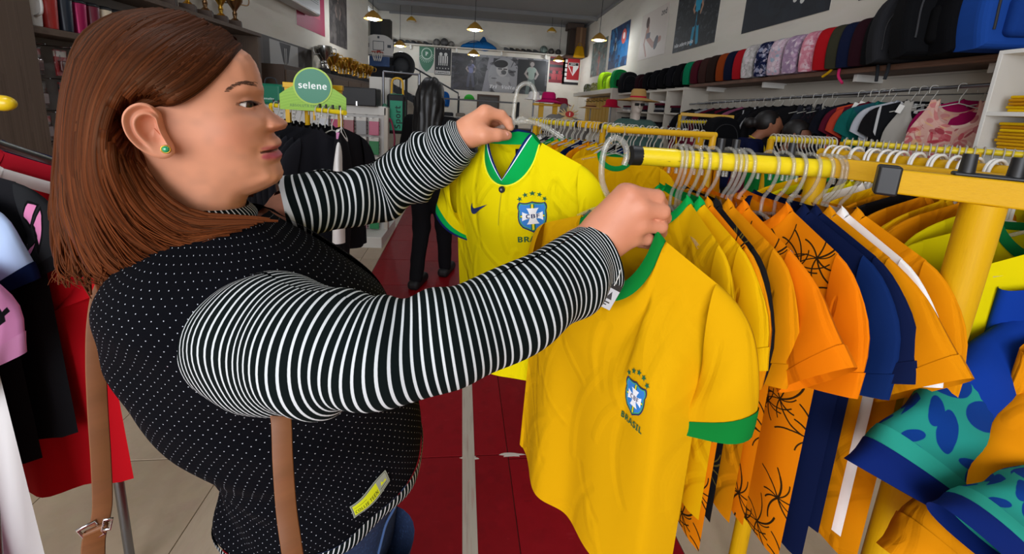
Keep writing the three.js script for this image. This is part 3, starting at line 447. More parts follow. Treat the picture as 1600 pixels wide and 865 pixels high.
{ // second shirt, pulled off the rail by the near hand
  const gold = cloth(0xd7a000, { bumpMap: fabricBump, bumpScale: .0055 }), dg = cloth(0x0a7a30);
  const s = shirtShape({ SW: .14, W: .15, HW: .158, L: .5, nw: .068, nd: .102, nb: .012, slope: .46, ah: .17, th: .03, len: .19, slW: .115, slTh: .034, ang: 1.2, fold: .010, seed: 29, nu: 64, nv: 52, warp: (v, c, t, side, w) => { if (w !== undefined) { if (c < 0) { v.x = lerp(v.x, -.125 + (v.x + .16) * .35, .8 * w); v.z -= .02 * w; } return v; } v.z += .045 * sm(-.02, .11, v.x) * sm(.1, .35, t) * (1 - .6 * sm(.8, 1, abs(c))) + .018 * gauss(v.x + .06, .03) * sm(.1, .6, t); return v; } });
  const t = thing('football_shirt', 'golden football shirt with green collar and cuffs, held by the near hand', 'shirt', null, at(969, 354, .56), 0);
  t.quaternion.setFromEuler(new THREE.Euler(0, -.88, 0)).multiply(new THREE.Quaternion().setFromEuler(new THREE.Euler(.03, 0, -.03)));
  part('body', merge([s.panel(1), s.panel(-1)]), gold, t);
  for (const k of [1, -1]) { const sl = part('sleeve', s.sleeve(k, 0, .87, 0, 30, 18), gold, t); part('cuff', s.sleeve(k, .85, 1, .012, 30, 4), dg, sl, 'green cuff'); }
  part('collar', s.collar(.024), dg, t, 'dark green round collar');
  part('crest', s.patch(.066, .112, -.246, -.153, .0016, 14), crestM, t, 'dark crest with stars, CBF and BRASIL seen at an angle');
  const tagT = canvas(128, 192, (x, w, h) => { x.fillStyle = '#c9ccd0'; x.fillRect(0, 0, w, h); x.fillStyle = '#26282c'; x.fillRect(0, 0, w, 40); x.fillStyle = '#3b3d42'; x.fillRect(20, 140, 70, 10); x.fillRect(20, 160, 50, 8); x.beginPath(); x.moveTo(30, 120); x.lineTo(62, 60); x.lineTo(92, 120); x.fill(); });
  const tg = thing('price_tag', 'grey paper price tag hanging at the collar below the near hand', 'tag', null, at(953, 462, .485));
  part('card', tf(box(.022, .034, .0012, 0, 0, 0), 0, 0, 0, 0, .3, -.5), std(0xffffff, .5, { map: tagT }), tg); part('string', tube([V(.004, .014, 0), V(.01, .03, -.002), V(.012, .045, -.01)], .0006, 5, 10), M.white, tg);
  const h = thing('plastic_hanger', 'clear plastic hanger whose hook rises above the near hand', 'hanger', null, at(944, 290, .555));
  const rel = (x, y, z) => at(x, y, z).sub(h.position), z = .555;
  part('hook', tube([rel(975, 258, z), rel(979, 246, z), rel(978, 230, z), rel(970, 218, z), rel(960, 215, z), rel(950, 222, z), rel(943, 240, z), rel(940, 262, z), rel(941, 284, z), rel(950, 306, z), rel(962, 322, z)], .0042, 10, 60), clear, h);
  part('shoulder_arms', tube([rel(905, 338, .63), rel(935, 326, .59), rel(962, 322, z), rel(985, 335, .54), rel(1004, 350, .53)], .005, 8, 30), clear, h);
}
// ---------- the woman in the dotted sweater ----------
const proj = (p) => { const q = p.clone().sub(V(0, EYE, 0)); const c = V(rgt.x * q.x + upc.x * q.y - fwd.x * q.z, rgt.y * q.x + upc.y * q.y - fwd.y * q.z, rgt.z * q.x + upc.z * q.y - fwd.z * q.z); return [CX + FOCAL * c.x / -c.z, CY - FOCAL * c.y / -c.z]; };
const woman = thing('person', 'woman in a dotted black sweater with striped sleeves, holding two yellow shirts', 'person', null, V(-.35, 0, -.6));
const wOff = woman.position.clone();
const wPart = (name, geo, mat, par, label) => { const g = Array.isArray(geo) ? merge(geo) : geo; g.translate(-wOff.x, -wOff.y, -wOff.z); return part(name, g, mat, par ?? woman, label); };
// head frame: u forward, v up, w towards her right ear (the camera's side)
const hYaw = 24 * PI / 180, HC = V(-.4225, 1.446, -.6035), HF = V(cos(hYaw), 0, -sin(hYaw)), HR = V(sin(hYaw), 0, cos(hYaw));
const hp = (u, v, w) => V(HC.x + HF.x * u + HR.x * w, HC.y + v, HC.z + HF.z * u + HR.z * w);
const huv = (px, py, w) => { const o = V(0, EYE, 0).sub(HC).addScaledVector(HR, -w), d = dirOf(px, py), t = -o.dot(HR) / d.dot(HR), p = o.addScaledVector(d, t); return [p.dot(HF), p.y]; };
const skinM = std(0xffffff, .52, { vertexColors: true, sheen: .15, sheenRoughness: .5 });
const headPoly = [[.056, .1285], [.0900, .1130], [.1021, .105], [.1092, .0935], [.1133, .0797], [.1157, .0646], [.1172, .0565], [.1160, .0482], [.1162, .0418], [.1185, .0346], [.1245, .0284], [.1317, .0221], [.139, .0168], [.1448, .0123], [.1456, .0075], [.1418, .0016], [.1341, -.0012], [.1264, -.0037], [.1295, -.0084], [.1344, -.0131], [.1367, -.0188], [.1358, -.0235], [.1325, -.0272], [.1322, -.0300], [.1342, -.0325], [.1368, -.0364], [.1357, -.0423], [.1329, -.0472], [.1351, -.0551], [.1373, -.0641], [.1352, -.0731], [.1289, -.08], [.121, -.0847], [.114, -.0885], [.102, -.094], [.0903, -.0984], [.0865, -.1062], [.0845, -.1161], [.086, -.15], [.09, -.2], [-.055, -.2], [-.055, -.13], [-.06, -.08], [-.072, -.03], [-.079, .03], [-.070, .080], [-.040, .113], [.01, .130]];
const HEAD = (() => {
  const cell = .0017, lo = [-.10, -.2, -.086], hi = [.152, .146, .086], nu = Math.ceil((hi[0] - lo[0]) / cell) + 2, nv = Math.ceil((hi[1] - lo[1]) / cell) + 2;
  const wide = spline([[-.22, .062, .045], [-.13, .056, .045], [-.09, .054, .042], [-.06, .058, .05], [-.02, .066, .062], [.03, .069, .066], [.08, .070, .070], [.15, .070, .072]]);
  const H = new Float32Array(nu * nv), B = new Float32Array(nu * nv), TT = new Float32Array(nu * nv), n = headPoly.length;
  const g2 = (u, v, a, b, s, r = s) => exp(-((u - a) ** 2) / (2 * s * s) - ((v - b) ** 2) / (2 * r * r));
  for (let j = 0; j < nv; j++) for (let i = 0; i < nu; i++) {
    const u = lo[0] + i * cell, v = lo[1] + j * cell; let d = 9, ins = false;
    for (let k = 0, m = n - 1; k < n; m = k++) { const [ax, ay] = headPoly[m], [bx, by] = headPoly[k], ex = bx - ax, ey = by - ay, t = clamp(((u - ax) * ex + (v - ay) * ey) / (ex * ex + ey * ey)); d = min(d, hypot(u - ax - ex * t, v - ay - ey * t)); if ((ay > v) !== (by > v) && u < (bx - ax) * (v - ay) / (by - ay) + ax) ins = !ins; }
    const [W, T] = wide(v), t = ins ? d : -d, q = clamp(t / T);
    B[j * nu + i] = t > 0 ? W * sqrt(1 - (1 - q) ** 2) : 0; TT[j * nu + i] = t; }
  // even out the creases where the nearest stretch of outline changes
  const blur = (A, r) => { const O = new Float32Array(nu * nv), P = new Float32Array(nu * nv); for (let j = 0; j < nv; j++) for (let i = 0; i < nu; i++) { let s = 0; for (let k = -r; k <= r; k++) s += A[j * nu + clamp(i + k, 0, nu - 1)]; P[j * nu + i] = s / (2 * r + 1); } for (let j = 0; j < nv; j++) for (let i = 0; i < nu; i++) { let s = 0; for (let k = -r; k <= r; k++) s += P[clamp(j + k, 0, nv - 1) * nu + i]; O[j * nu + i] = s / (2 * r + 1); } return O; };
  const B1 = blur(blur(B, 4), 4), B2 = blur(blur(B, 9), 9);
  for (let j = 0; j < nv; j++) for (let i = 0; i < nu; i++) {
    const u = lo[0] + i * cell, v = lo[1] + j * cell, t = TT[j * nu + i]; let h = t > 0 ? lerp(lerp(B[j * nu + i], B1[j * nu + i], sm(.006, .016, t)), B2[j * nu + i], sm(.014, .035, t)) : t * 3;
    if (t > 0) {
      const e = sm(0, .006, t);
      h += e * (.005 * g2(u, v, .085, -.002, .02, .02) + .004 * g2(u, v, .100, .056, .012, .006) - .0085 * g2(u, v, .1035, .037, .011, .0085) + .0045 * g2(u, v, .1265, .0055, .0055, .005) - .003 * g2(u, v, .1205, .011, .003, .008) + .003 * g2(u, v, .127, -.066, .012, .010)
        - .0035 * g2(u, v, .109, -.0285, .005, .006) - .002 * g2(u, v, .1165, -.012, .004, .010) + .0025 * g2(u, v, .128, -.0225, .008, .003) + .0028 * g2(u, v, .129, -.0365, .008, .0035) - .0025 * g2(u, v, .127, -.048, .008, .004) - .004 * g2(u, v, .06, .06, .02, .03));
      // the slightly open mouth
      const mc = -.0285 + (u - .126) * .04, open = sm(.110, .1325, u) * .0022 + .0004; if (u > .108) h -= .012 * exp(-(((v - mc) / max(open, .0009)) ** 2)) * sm(.108, .116, u);
    }
    H[j * nu + i] = h;
  }
  const Hs = (u, v) => { const x = clamp((u - lo[0]) / cell, 0, nu - 1.001), y = clamp((v - lo[1]) / cell, 0, nv - 1.001), i = floor(x), j = floor(y), a = x - i, b = y - j; return lerp(lerp(H[j * nu + i], H[j * nu + i + 1], a), lerp(H[(j + 1) * nu + i], H[(j + 1) * nu + i + 1], a), b); };
  const eye = [.0915, .0355, .0335];
  const vUp = (u) => .0358 + .0039 * (1 - ((u - .0985) / .0118) ** 2), vLo = (u) => .0352 - .0028 * (1 - ((u - .0985) / .0118) ** 2);
  const f = (u, v, w) => {
    const h = Hs(u, v), hx = (Hs(u + .002, v) - Hs(u - .002, v)) / .004, hy = (Hs(u, v + .002) - Hs(u, v - .002)) / .004;
    let d = (abs(w) - h) / sqrt(1 + min(40, hx * hx + hy * hy));
    const dx = u - eye[0], dy = v - eye[1], dz = abs(w) - eye[2]; const r = hypot(dx, dy, dz);
    if (r < .03) { const up = vUp(u), lw = vLo(u), slit = u > .0865 && u < .1105 ? min(up - v, v - lw) : -1; let lid = r - .0142; d = smin(d, lid, .004); if (slit > 0) d = max(d, min(slit, .004) * 1.2 - .0012 + (.0118 - r) * .0); if (slit > 0) d = max(d, .0128 - r < 0 ? -(.0 + (r - .0128)) + .0 : d); }
    return d;
  };
  const fEye = (u, v, w) => { const r = hypot(u - eye[0], v - eye[1], abs(w) - eye[2]); let d = f(u, v, w); if (r < .022 && u > .0865 && u < .1108) { const s = min(vUp(u) - v, v - vLo(u)); if (s > 0) d = max(d, min(s, .0025)); } return d; };
  const g = surface(fEye, lo, hi, cell), p = g.attributes.position, col = new Float32Array(p.count * 3);
  const base = new THREE.Color(0xdc9672), lip = new THREE.Color(0xb9505a), rosy = new THREE.Color(0xc47458), dark = new THREE.Color(0x8f5840), mouth = new THREE.Color(0x3a1414), brown = new THREE.Color(0xb88062), c = new THREE.Color();
  for (let i = 0; i < p.count; i++) {
    const u = p.getX(i), v = p.getY(i), w = abs(p.getZ(i)); c.copy(base);
    c.lerp(rosy, .45 * g2(u, v, .085, -.004, .022, .018) + .5 * g2(u, v, .140, .008, .01, .01)); c.lerp(brown, clamp(.35 * noise(u * 90, v * 90, w * 90) + .1, 0, .4)); c.lerp(dark, .35 * g2(u, v, .097, .027, .012, .004) + .3 * g2(u, v, .097, .047, .012, .004));
    const edge = sm(.1095, .122, u); const lu = g2(0, v, 0, -.0238, 1, .0033 * (.5 + .5 * edge)), ll = g2(0, v, 0, -.0352, 1, .0048 * (.45 + .55 * edge)); if (u > .109) c.lerp(lip, clamp(1.5 * max(lu * .75, ll) - .3, 0, 1) * sm(.109, .114, u));
    if (u > .110 && abs(v - (-.0285 + (u - .126) * .04)) < .0016 && u < .131) c.lerp(mouth, .8);
    if (w > .02 && u > .086 && u < .1108) { const e = abs(v - vUp(u)); if (e < .0014) c.lerp(dark, .75); }
    col[i * 3] = c.r; col[i * 3 + 1] = c.g; col[i * 3 + 2] = c.b;
  }
  g.setAttribute('color', new THREE.BufferAttribute(col, 3)); return { g, Hs, eye, vUp };
})();
const headM = new THREE.Matrix4().makeBasis(HF, V(0, 1, 0), HR).setPosition(HC);
// ear: a dished shell over its outline
function earGeo() {
  const out = [[249, 177], [243, 168], [234, 162], [222, 160], [209, 164], [199, 174], [196, 186], [198, 198], [203, 210], [211, 221], [221, 231], [232, 239], [244, 245.5], [256, 248], [267, 245], [273, 239], [270, 230], [263, 219], [257, 207], [252, 192]].map(([x, y]) => huv(x, y, .082)), K = huv(240, 200, .08), n = out.length;
  const curve = new THREE.CatmullRomCurve3(out.map(([a, b]) => V(a, b, 0)), true, 'centripetal');
  const prof = spline([[0, .000], [.3, .0005], [.46, .004], [.56, .0115], [.66, .0105], [.76, .0085], [.86, .0125], [.94, .0145], [1.0, .0115]]), lobe = spline([[0, .001], [.3, .003], [.5, .008], [.75, .0115], [.92, .0105], [1, .007]]), front = spline([[0, .000], [.3, .001], [.5, .006], [.65, .0095], [.8, .006], [.93, .001], [1, -.003]]);
  const f = (a, r) => { const e = curve.getPoint(a % 1), x = lerp(K[0], e.x, r), y = lerp(K[1], e.y, r), ang = a * n; // front part: indices 15..20 and 0..1
    const fr = ang > 14.5 ? sm(14.8, 17, ang) * (1 - sm(19.2, 20, ang) * .4) : (1 - sm(0, 1.6, ang)) * .6, lo = sm(9.5, 12, ang) * (1 - sm(15.5, 17, ang)); let h = prof(r)[0]; h = lerp(h, lobe(r)[0], lo); h = lerp(h, front(r)[0], clamp(fr)); const back = clamp((.01 - x) / .03); return [x, y, .0765 + h + back * .008]; };
  const g = gridGeo(64, 22, f, null, true), b = gridGeo(64, 6, (a, k) => { const q = f(1 - a, 1), r = 1 - k * .32; return [lerp(K[0] + .004, q[0], r), lerp(K[1], q[1], r), lerp(q[2], .058, pow(k, .7))]; }, null, true);
  return mergeGeometries([g.toNonIndexed(), b.toNonIndexed()]);
}
// arms: joints in the room
const arm = { near: [at(365, 525, .475), at(598, 549, .395), at(925, 408, .53)], far: [at(470, 322, .75), at(612, 297, .84), at(724, 214, .795)] };
const tN = V(-.404, 1.286, -.61), tYaw = 26 * PI / 180, TF = V(cos(tYaw), 0, -sin(tYaw)), TR = V(sin(tYaw), 0, cos(tYaw));
const tp = (u, Y, w) => V(tN.x + TF.x * u + TR.x * w, Y, tN.z + TF.z * u + TR.z * w);
const A3 = (p) => [p.x, p.y, p.z];
function handGeo(palm, fingers, k, cell = .0026, pad = .02) {
  const pts = [...palm.flatMap(([a, b]) => [a, b]), ...fingers.flatMap((f) => f.pts)], lo = [1e9, 1e9, 1e9], hi = [-1e9, -1e9, -1e9];
  for (const p of pts) [p.x, p.y, p.z].forEach((v, i) => { lo[i] = min(lo[i], v - pad - .008); hi[i] = max(hi[i], v + pad + .008); });
  const P2 = palm.map(([a, b, r, s]) => [A3(a), A3(b), r, s]), F2 = fingers.map((f) => ({ p: f.pts.map(A3), r: f.r }));
  return surface((x, y, z) => { const p = [x, y, z]; let d = 9; for (const [a, b, r, s] of P2) d = smin(d, capsule(p, a, b, r, s), k); let df = 9; for (const f of F2) { let e = 9; for (let i = 0; i < f.p.length - 1; i++) e = smin(e, capsule(p, f.p[i], f.p[i + 1], f.r[i], f.r[i + 1]), .003); df = min(df, e); } return smin(d, df, .007); }, lo, hi, cell);
}
const q = (x, y, z) => at(x, y, z);
const nearHand = handGeo([
  [q(905, 385, .535), q(948, 372, .527), .026, .024], [q(935, 360, .533), q(985, 305, .522), .021, .0125], [q(935, 370, .53), q(1001, 324, .517), .021, .013], [q(938, 382, .53), q(1000, 349, .52), .021, .0125], [q(938, 390, .532), q(987, 371, .527), .019, .0115], [q(940, 345, .54), q(975, 300, .535), .017, .012]],
  [{ pts: [q(985, 304, .522), q(1026, 308, .529), q(1033, 318, .556), q(1018, 325, .57)], r: [.0125, .0105, .0092, .0082] }, { pts: [q(1001, 325, .517), q(1034, 330, .522), q(1038, 340, .552), q(1020, 346, .566)], r: [.0128, .0108, .0095, .0085] },
    { pts: [q(1000, 350, .52), q(1031, 353, .527), q(1032, 362, .555), q(1014, 364, .567)], r: [.0122, .0102, .009, .008] }, { pts: [q(987, 371, .527), q(1012, 373, .533), q(1014, 380, .556), q(1000, 380, .566)], r: [.0112, .0088, .0078, .007] },
    { pts: [q(945, 345, .552), q(972, 312, .575), q(995, 306, .588), q(1010, 312, .59)], r: [.0135, .0115, .0102, .0088] }], .014);
const farHand = handGeo([
  [q(722, 210, .795), q(740, 206, .79), .026, .025], [q(738, 198, .79), q(757, 175, .79), .022, .0125], [q(738, 200, .795), q(762, 176, .805), .022, .0125], [q(738, 204, .80), q(762, 182, .825), .02, .012], [q(736, 208, .8), q(758, 192, .84), .019, .011], [q(735, 212, .785), q(755, 211, .768), .02, .0155]],
  [{ pts: [q(757, 175, .79), q(783, 180, .80), q(793, 190, .803), q(797, 199, .802)], r: [.0122, .0102, .0092, .0078] }, { pts: [q(762, 176, .805), q(785, 185, .825), q(790, 198, .83), q(786, 208, .825)], r: [.0122, .0104, .0092, .008] },
    { pts: [q(762, 182, .825), q(780, 194, .85), q(780, 208, .85), q(772, 214, .84)], r: [.0118, .01, .009, .008] }, { pts: [q(758, 192, .84), q(771, 203, .862), q(770, 214, .86), q(763, 218, .85)], r: [.0105, .0088, .008, .007] },
    { pts: [q(755, 211, .768), q(777, 211, .772), q(793, 211.5, .782)], r: [.0152, .0122, .0088] }], .014);
{
  // the whole body: head, ears, hands, and the figure under the clothes
  const S = [A3(at(385, 528, .51)), A3(arm.near[1]), A3(arm.near[2]), A3(arm.far[0]), A3(arm.far[1]), A3(arm.far[2])];
  const hipN = A3(tp(.155, .80, .05)), hipF = A3(tp(.155, .80, -.05)), kN = A3(tp(.145, .42, .085)), kF = A3(tp(.145, .42, -.085)), fN = A3(tp(.13, .09, .09)), fF = A3(tp(.13, .09, -.09)), ch = A3(tp(.07, 1.14, .06)), ch2 = A3(tp(.07, 1.14, -.06)), be = A3(tp(.15, .97, .04)), be2 = A3(tp(.15, .97, -.04)), nk = A3(hp(.018, -.12, 0)), nb = A3(tp(.025, 1.24, 0));
  const fig = (x, y, z) => { const p = [x, y, z]; let d = capsule(p, nk, nb, .045, .055); const add = (a, b, r, s, k = .05) => { d = smin(d, capsule(p, a, b, r, s), k); };
    add(ch, ch2, .105, .105); add(be, be2, .09, .085); add(ch, be, .09, .09); add(ch2, be2, .09, .09); add(hipN, kN, .05, .045); add(hipF, kF, .05, .045); add(kN, fN, .045, .034); add(kF, fF, .045, .034); add(hipN, be, .05, .08); add(hipF, be2, .05, .08); add(A3(tp(.02, 1.22, 0)), S[0], .04, .04); add(A3(tp(.02, 1.22, 0)), S[3], .04, .036);
    add(S[0], S[1], .046, .036, .03); add(S[1], S[2], .036, .024, .02); add(S[3], S[4], .042, .034, .03); add(S[4], S[5], .034, .023, .02); return d; };
  const body = surface(fig, [-.66, .02, -.98], [.2, 1.33, -.28], .014);
  const paint = (g, hex, v = .16) => { const c = new THREE.Color(hex), p = g.attributes.position, a = new Float32Array(p.count * 3), d = new THREE.Color(0xb5664e), e = new THREE.Color(); for (let i = 0; i < p.count; i++) { e.copy(c).lerp(d, clamp(v + v * noise(p.getX(i) * 60, p.getY(i) * 60, p.getZ(i) * 60), 0, .5)); a.set([e.r, e.g, e.b], i * 3); } g.setAttribute('color', new THREE.BufferAttribute(a, 3)); return g; };
  const ear = earGeo(), ear2 = ear.clone().applyMatrix4(new THREE.Matrix4().makeScale(1, 1, -1));
  const pi = ear2.attributes.position.array, ni = ear2.attributes.normal.array, ui = ear2.attributes.uv.array; for (let i = 0; i < pi.length; i += 9) for (const [arr, s] of [[pi, 3], [ni, 3]]) for (let k = 0; k < 3; k++) { const a = i + 3 + k, b = i + 6 + k, t = arr[a]; arr[a] = arr[b]; arr[b] = t; }
  const list = [HEAD.g.clone().applyMatrix4(headM), paint(ear.applyMatrix4(headM), 0xdc9674, .12), paint(ear2.applyMatrix4(headM), 0xd08f70), paint(nearHand, 0xd68f6e, .1), paint(farHand, 0xdd9874, .1), paint(body, 0xcb8a6c)].map((g) => g.index ? g.toNonIndexed() : g);
  wPart('body', mergeGeometries(list), skinM);
  // eye
  const [eu, ev, ew] = HEAD.eye; const look = V(.80, -.10, .55).normalize(), eyeC = hp(eu, ev, ew), toRoom = (x, y, z) => V(HF.x * x + HR.x * z, y, HF.z * x + HR.z * z);
  const e = wPart('eye', ball(.0128, eyeC.x, eyeC.y, eyeC.z, 1, 1, 1, 32), std(0xe4dcd4, .25));
  const disc = (r, off, m, name) => { const d = toRoom(look.x, look.y, look.z).normalize(), g = ball(r, 0, 0, 0, 1, 1, .3, 20); g.applyQuaternion(new THREE.Quaternion().setFromUnitVectors(V(0, 0, 1), d)); g.translate(eyeC.x + d.x * off, eyeC.y + d.y * off, eyeC.z + d.z * off); wPart(name, g, m, e); };
  disc(.0070, .0110, std(0x3a2216, .2), 'iris'); disc(.0032, .0125, std(0x050505, .1), 'pupil');
  const R = rng(5), onFace = (u, v, o = .0006) => hp(u, v, max(.004, HEAD.Hs(u, v)) + o), hairs = [];
  for (let k = 0; k < 60; k++) { const t = R(), u = lerp(.1115, .0775, t), v0 = .0628 + .005 * sin(t * 2.2) - .0165 * t * t, vv = v0 + (R() - .5) * .0055 * (1 - t * .75), l = .005 * (1 - t * .3); hairs.push(tube([onFace(u, vv), onFace(u - l * .6, vv + .0014 * (1 - t)), onFace(u - l * 1.3, vv + .0012 * (.5 - t))], .00034, 4, 4)); }
  wPart('eyebrow', hairs, std(0x5a3a28, .8));
  const lash = []; for (let k = 0; k < 16; k++) { const u = lerp(.090, .1095, k / 15), v = HEAD.vUp(u), s = hp(u, v, hypot(0, HEAD.eye[2]) + sqrt(max(0, .0140 ** 2 - (u - eu) ** 2 - (v - ev) ** 2))); lash.push(tube([s, s.clone().add(toRoom(.003, .0006, .002)), s.clone().add(toRoom(.0055, .0022, .0022))], .00035, 4, 4)); }
  wPart('eyelashes', lash, std(0x1c100b, .6));
  wPart('teeth', tf(box(.006, .0042, .02, 0, 0, 0, .002), ...A3(hp(.1265, -.0272, 0)), 0, hYaw, 0), std(0xe6ddd0, .3));
  const ep = hp(...huv(259, 233, .088), .0885); const er = wPart('earring', ball(.0042, ep.x, ep.y, ep.z, 1, 1, .8, 20), std(0x1f9a62, .25, { clearcoat: 1 }), null, 'round green stud earring');
  wPart('setting', (() => { const g = new THREE.TorusGeometry(.0044, .0009, 8, 24); g.lookAt(HR); return g.translate(ep.x, ep.y, ep.z); })(), M.gold, er);
  // thumb nail of the far hand
  const tn = at(790, 210, .772); wPart('nail', ball(.0062, tn.x, tn.y, tn.z, 1, .72, .35, 14), std(0xdf9f8c, .3));
}
// ---------- her hair ----------
{
  const px = [
    [[378, 70], [345, 108], [302, 142], [266, 157], [228, 156], [199, 172], [193, 212], [222, 268], [290, 326], [398, 338]],
    [[352, 46], [305, 84], [255, 122], [212, 150], [185, 184], [178, 232], [196, 284], [232, 330], [292, 362], [352, 356]],
    [[305, 22], [252, 48], [200, 92], [165, 148], [150, 205], [148, 265], [163, 320], [193, 365], [236, 398], [278, 398]],
    [[258, 13], [205, 28], [157, 72], [131, 130], [120, 190], [117, 250], [123, 310], [142, 368], [166, 414], [180, 436]],
    [[225, 13], [176, 26], [132, 60], [111, 120], [101, 185], [95, 245], [91, 300], [90, 350], [93, 400], [98, 432]]];
  const ww = [[.010, .042, .063, .074, .081, .080, .074, .070, .074, .080], [.012, .045, .066, .080, .087, .087, .082, .079, .080, .082], [.012, .042, .064, .078, .084, .084, .082, .080, .080, .078], [.010, .032, .046, .054, .058, .058, .058, .057, .055, .053], [0, 0, 0, 0, 0, 0, 0, 0, 0, 0]];
  const key = px.map((row, i) => row.map(([x, y], j) => { const w = ww[i][j], [u, v] = huv(x, y, w); return V(u, v, w); }));
  const lines = key.map((r) => new THREE.CatmullRomCurve3(r, false, 'centripetal'));
  const surf = (s, t) => { // s across the flow 0..1, t along it
    const x = clamp(s, 0, 1) * 4, i = min(3, floor(x)), f = x - i, P = lines.map((l) => t > 1 ? l.getPoint(1).addScaledVector(l.getTangent(1), (t - 1) * .45) : l.getPoint(max(0, t)));
    const a = P[max(0, i - 1)], b = P[i], c = P[i + 1], d = i + 2 < 5 ? P[i + 2] : V(2 * c.x - b.x, 2 * c.y - b.y, -b.z);
    const cr = (p0, p1, p2, p3) => .5 * (2 * p1 + (p2 - p0) * f + (2 * p0 - 5 * p1 + 4 * p2 - p3) * f * f + (3 * p1 - p0 - 3 * p2 + p3) * f * f * f);
    const o = V(cr(a.x, b.x, c.x, d.x), cr(a.y, b.y, c.y, d.y), cr(a.z, b.z, c.z, d.z)), hs = HEAD.Hs(o.x, o.y); if (hs > 0 && o.y > -.11) { const er = hypot((o.x + .002) / .034, (o.y - .002) / .042), m = er < 1.15 ? hs - .004 * (1 - sm(.9, 1.15, er)) + .006 * sm(.9, 1.15, er) : hs + lerp(.010, .004, sm(.75, 1, 1 - s) * sm(.35, .05, t)); o.z = er < 1 ? min(o.z, m) : max(o.z, m); } return o;
  };
  const streak = canvas(256, 512, (x, w, h) => { x.fillStyle = '#b0a49c'; x.fillRect(0, 0, w, h); const R = rng(9); for (let k = 0; k < 900; k++) { x.globalAlpha = .1 + R() * .35; x.strokeStyle = ['#ffffff', '#5a4a40', '#8b786a', '#e8d8c8', '#3c2e26'][floor(R() * 5)]; x.lineWidth = .5 + R() * 1.6; const a = R() * w; x.beginPath(); x.moveTo(a, 0); x.bezierCurveTo(a + R() * 8 - 4, h * .3, a + R() * 8 - 4, h * .6, a + R() * 10 - 5, h); x.stroke(); } x.globalAlpha = 1; });
  const hairM = std(0xffffff, .5, { vertexColors: true, map: streak, bumpMap: streak, bumpScale: .0009, sheen: .0, specularIntensity: .45, specularColor: 0xffc79a });
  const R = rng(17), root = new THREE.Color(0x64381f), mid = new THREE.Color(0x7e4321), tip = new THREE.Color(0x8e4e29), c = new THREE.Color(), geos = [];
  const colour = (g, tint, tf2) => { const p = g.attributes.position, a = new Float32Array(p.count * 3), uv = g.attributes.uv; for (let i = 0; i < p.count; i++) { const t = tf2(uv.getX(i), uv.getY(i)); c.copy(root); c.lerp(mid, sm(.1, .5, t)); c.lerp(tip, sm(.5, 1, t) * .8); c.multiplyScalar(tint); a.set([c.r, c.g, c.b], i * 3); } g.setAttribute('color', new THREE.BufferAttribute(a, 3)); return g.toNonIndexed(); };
  const place = (v, m) => hp(v.x, v.y, v.z * m);
  for (const m of [1, -1]) { // the mass under the locks
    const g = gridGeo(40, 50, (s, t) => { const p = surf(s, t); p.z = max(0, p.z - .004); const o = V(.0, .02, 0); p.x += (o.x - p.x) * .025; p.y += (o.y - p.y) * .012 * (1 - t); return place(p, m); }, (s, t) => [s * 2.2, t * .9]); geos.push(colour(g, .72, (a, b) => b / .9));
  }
  const lock = (s0, m, wid, th, t0, t1, off, wav, tint) => {
    const n = 26, P = [], ph = R() * 6, s1 = s0 + (R() - .5) * .10;
    for (let i = 0; i <= n; i++) { const k = i / n, t = lerp(t0, t1, k), s = lerp(s0, s1, k * k) + wav * .034 * sin(k * 7 + ph) * sm(.4, 1, k), p = surf(s, t), lift = off * sin(min(1, k * 1.4) * PI * .5); const nx = p.x * .6 + .01, ny = (p.y - .03) * .6, nz = p.z * 1.1 + .012, l = hypot(nx, ny, nz); P.push(V(p.x + nx / l * lift + wav * .006 * sin(k * 9 + ph) * sm(.5, 1, k), p.y + ny / l * lift, p.z + nz / l * lift)); }
    const g = gridGeo(8, n, (a, k) => { const i = Math.round(k * n), p = P[i], T = P[min(n, i + 1)].clone().sub(P[max(0, i - 1)]).normalize(), N = V(p.x * .5 + .01, (p.y - .03) * .5 * (k < .5 ? 1 : .2), p.z + .01).normalize(), B = T.clone().cross(N).normalize(), e = pow(sin(PI * clamp(k * .93 + .035)), .45), qq = a * 2 * PI; N.copy(B).cross(T); return place(p.clone().addScaledVector(B, cos(qq) * wid * e * (1 - .35 * k)).addScaledVector(N, sin(qq) * th * e), m); }, (a, k) => [s0 * 3 + abs(a - .5) * wid * 30, k * .9], true);
    geos.push(colour(g, tint, (a, b) => lerp(t0, t1, b / .9)));
  };
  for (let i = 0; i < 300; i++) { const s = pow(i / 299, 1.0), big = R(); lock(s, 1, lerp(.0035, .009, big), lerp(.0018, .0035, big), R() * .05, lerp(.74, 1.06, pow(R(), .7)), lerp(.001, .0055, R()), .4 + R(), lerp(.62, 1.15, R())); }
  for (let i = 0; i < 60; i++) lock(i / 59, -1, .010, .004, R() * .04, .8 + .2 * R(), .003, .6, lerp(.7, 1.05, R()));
  // strands that fly off at the ends
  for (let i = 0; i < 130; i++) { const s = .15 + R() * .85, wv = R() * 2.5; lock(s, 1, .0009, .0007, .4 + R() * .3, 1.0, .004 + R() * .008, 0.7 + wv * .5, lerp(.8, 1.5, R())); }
  wPart('hair', mergeGeometries(geos), hairM, null, 'long straight auburn hair tucked behind the ear');
}
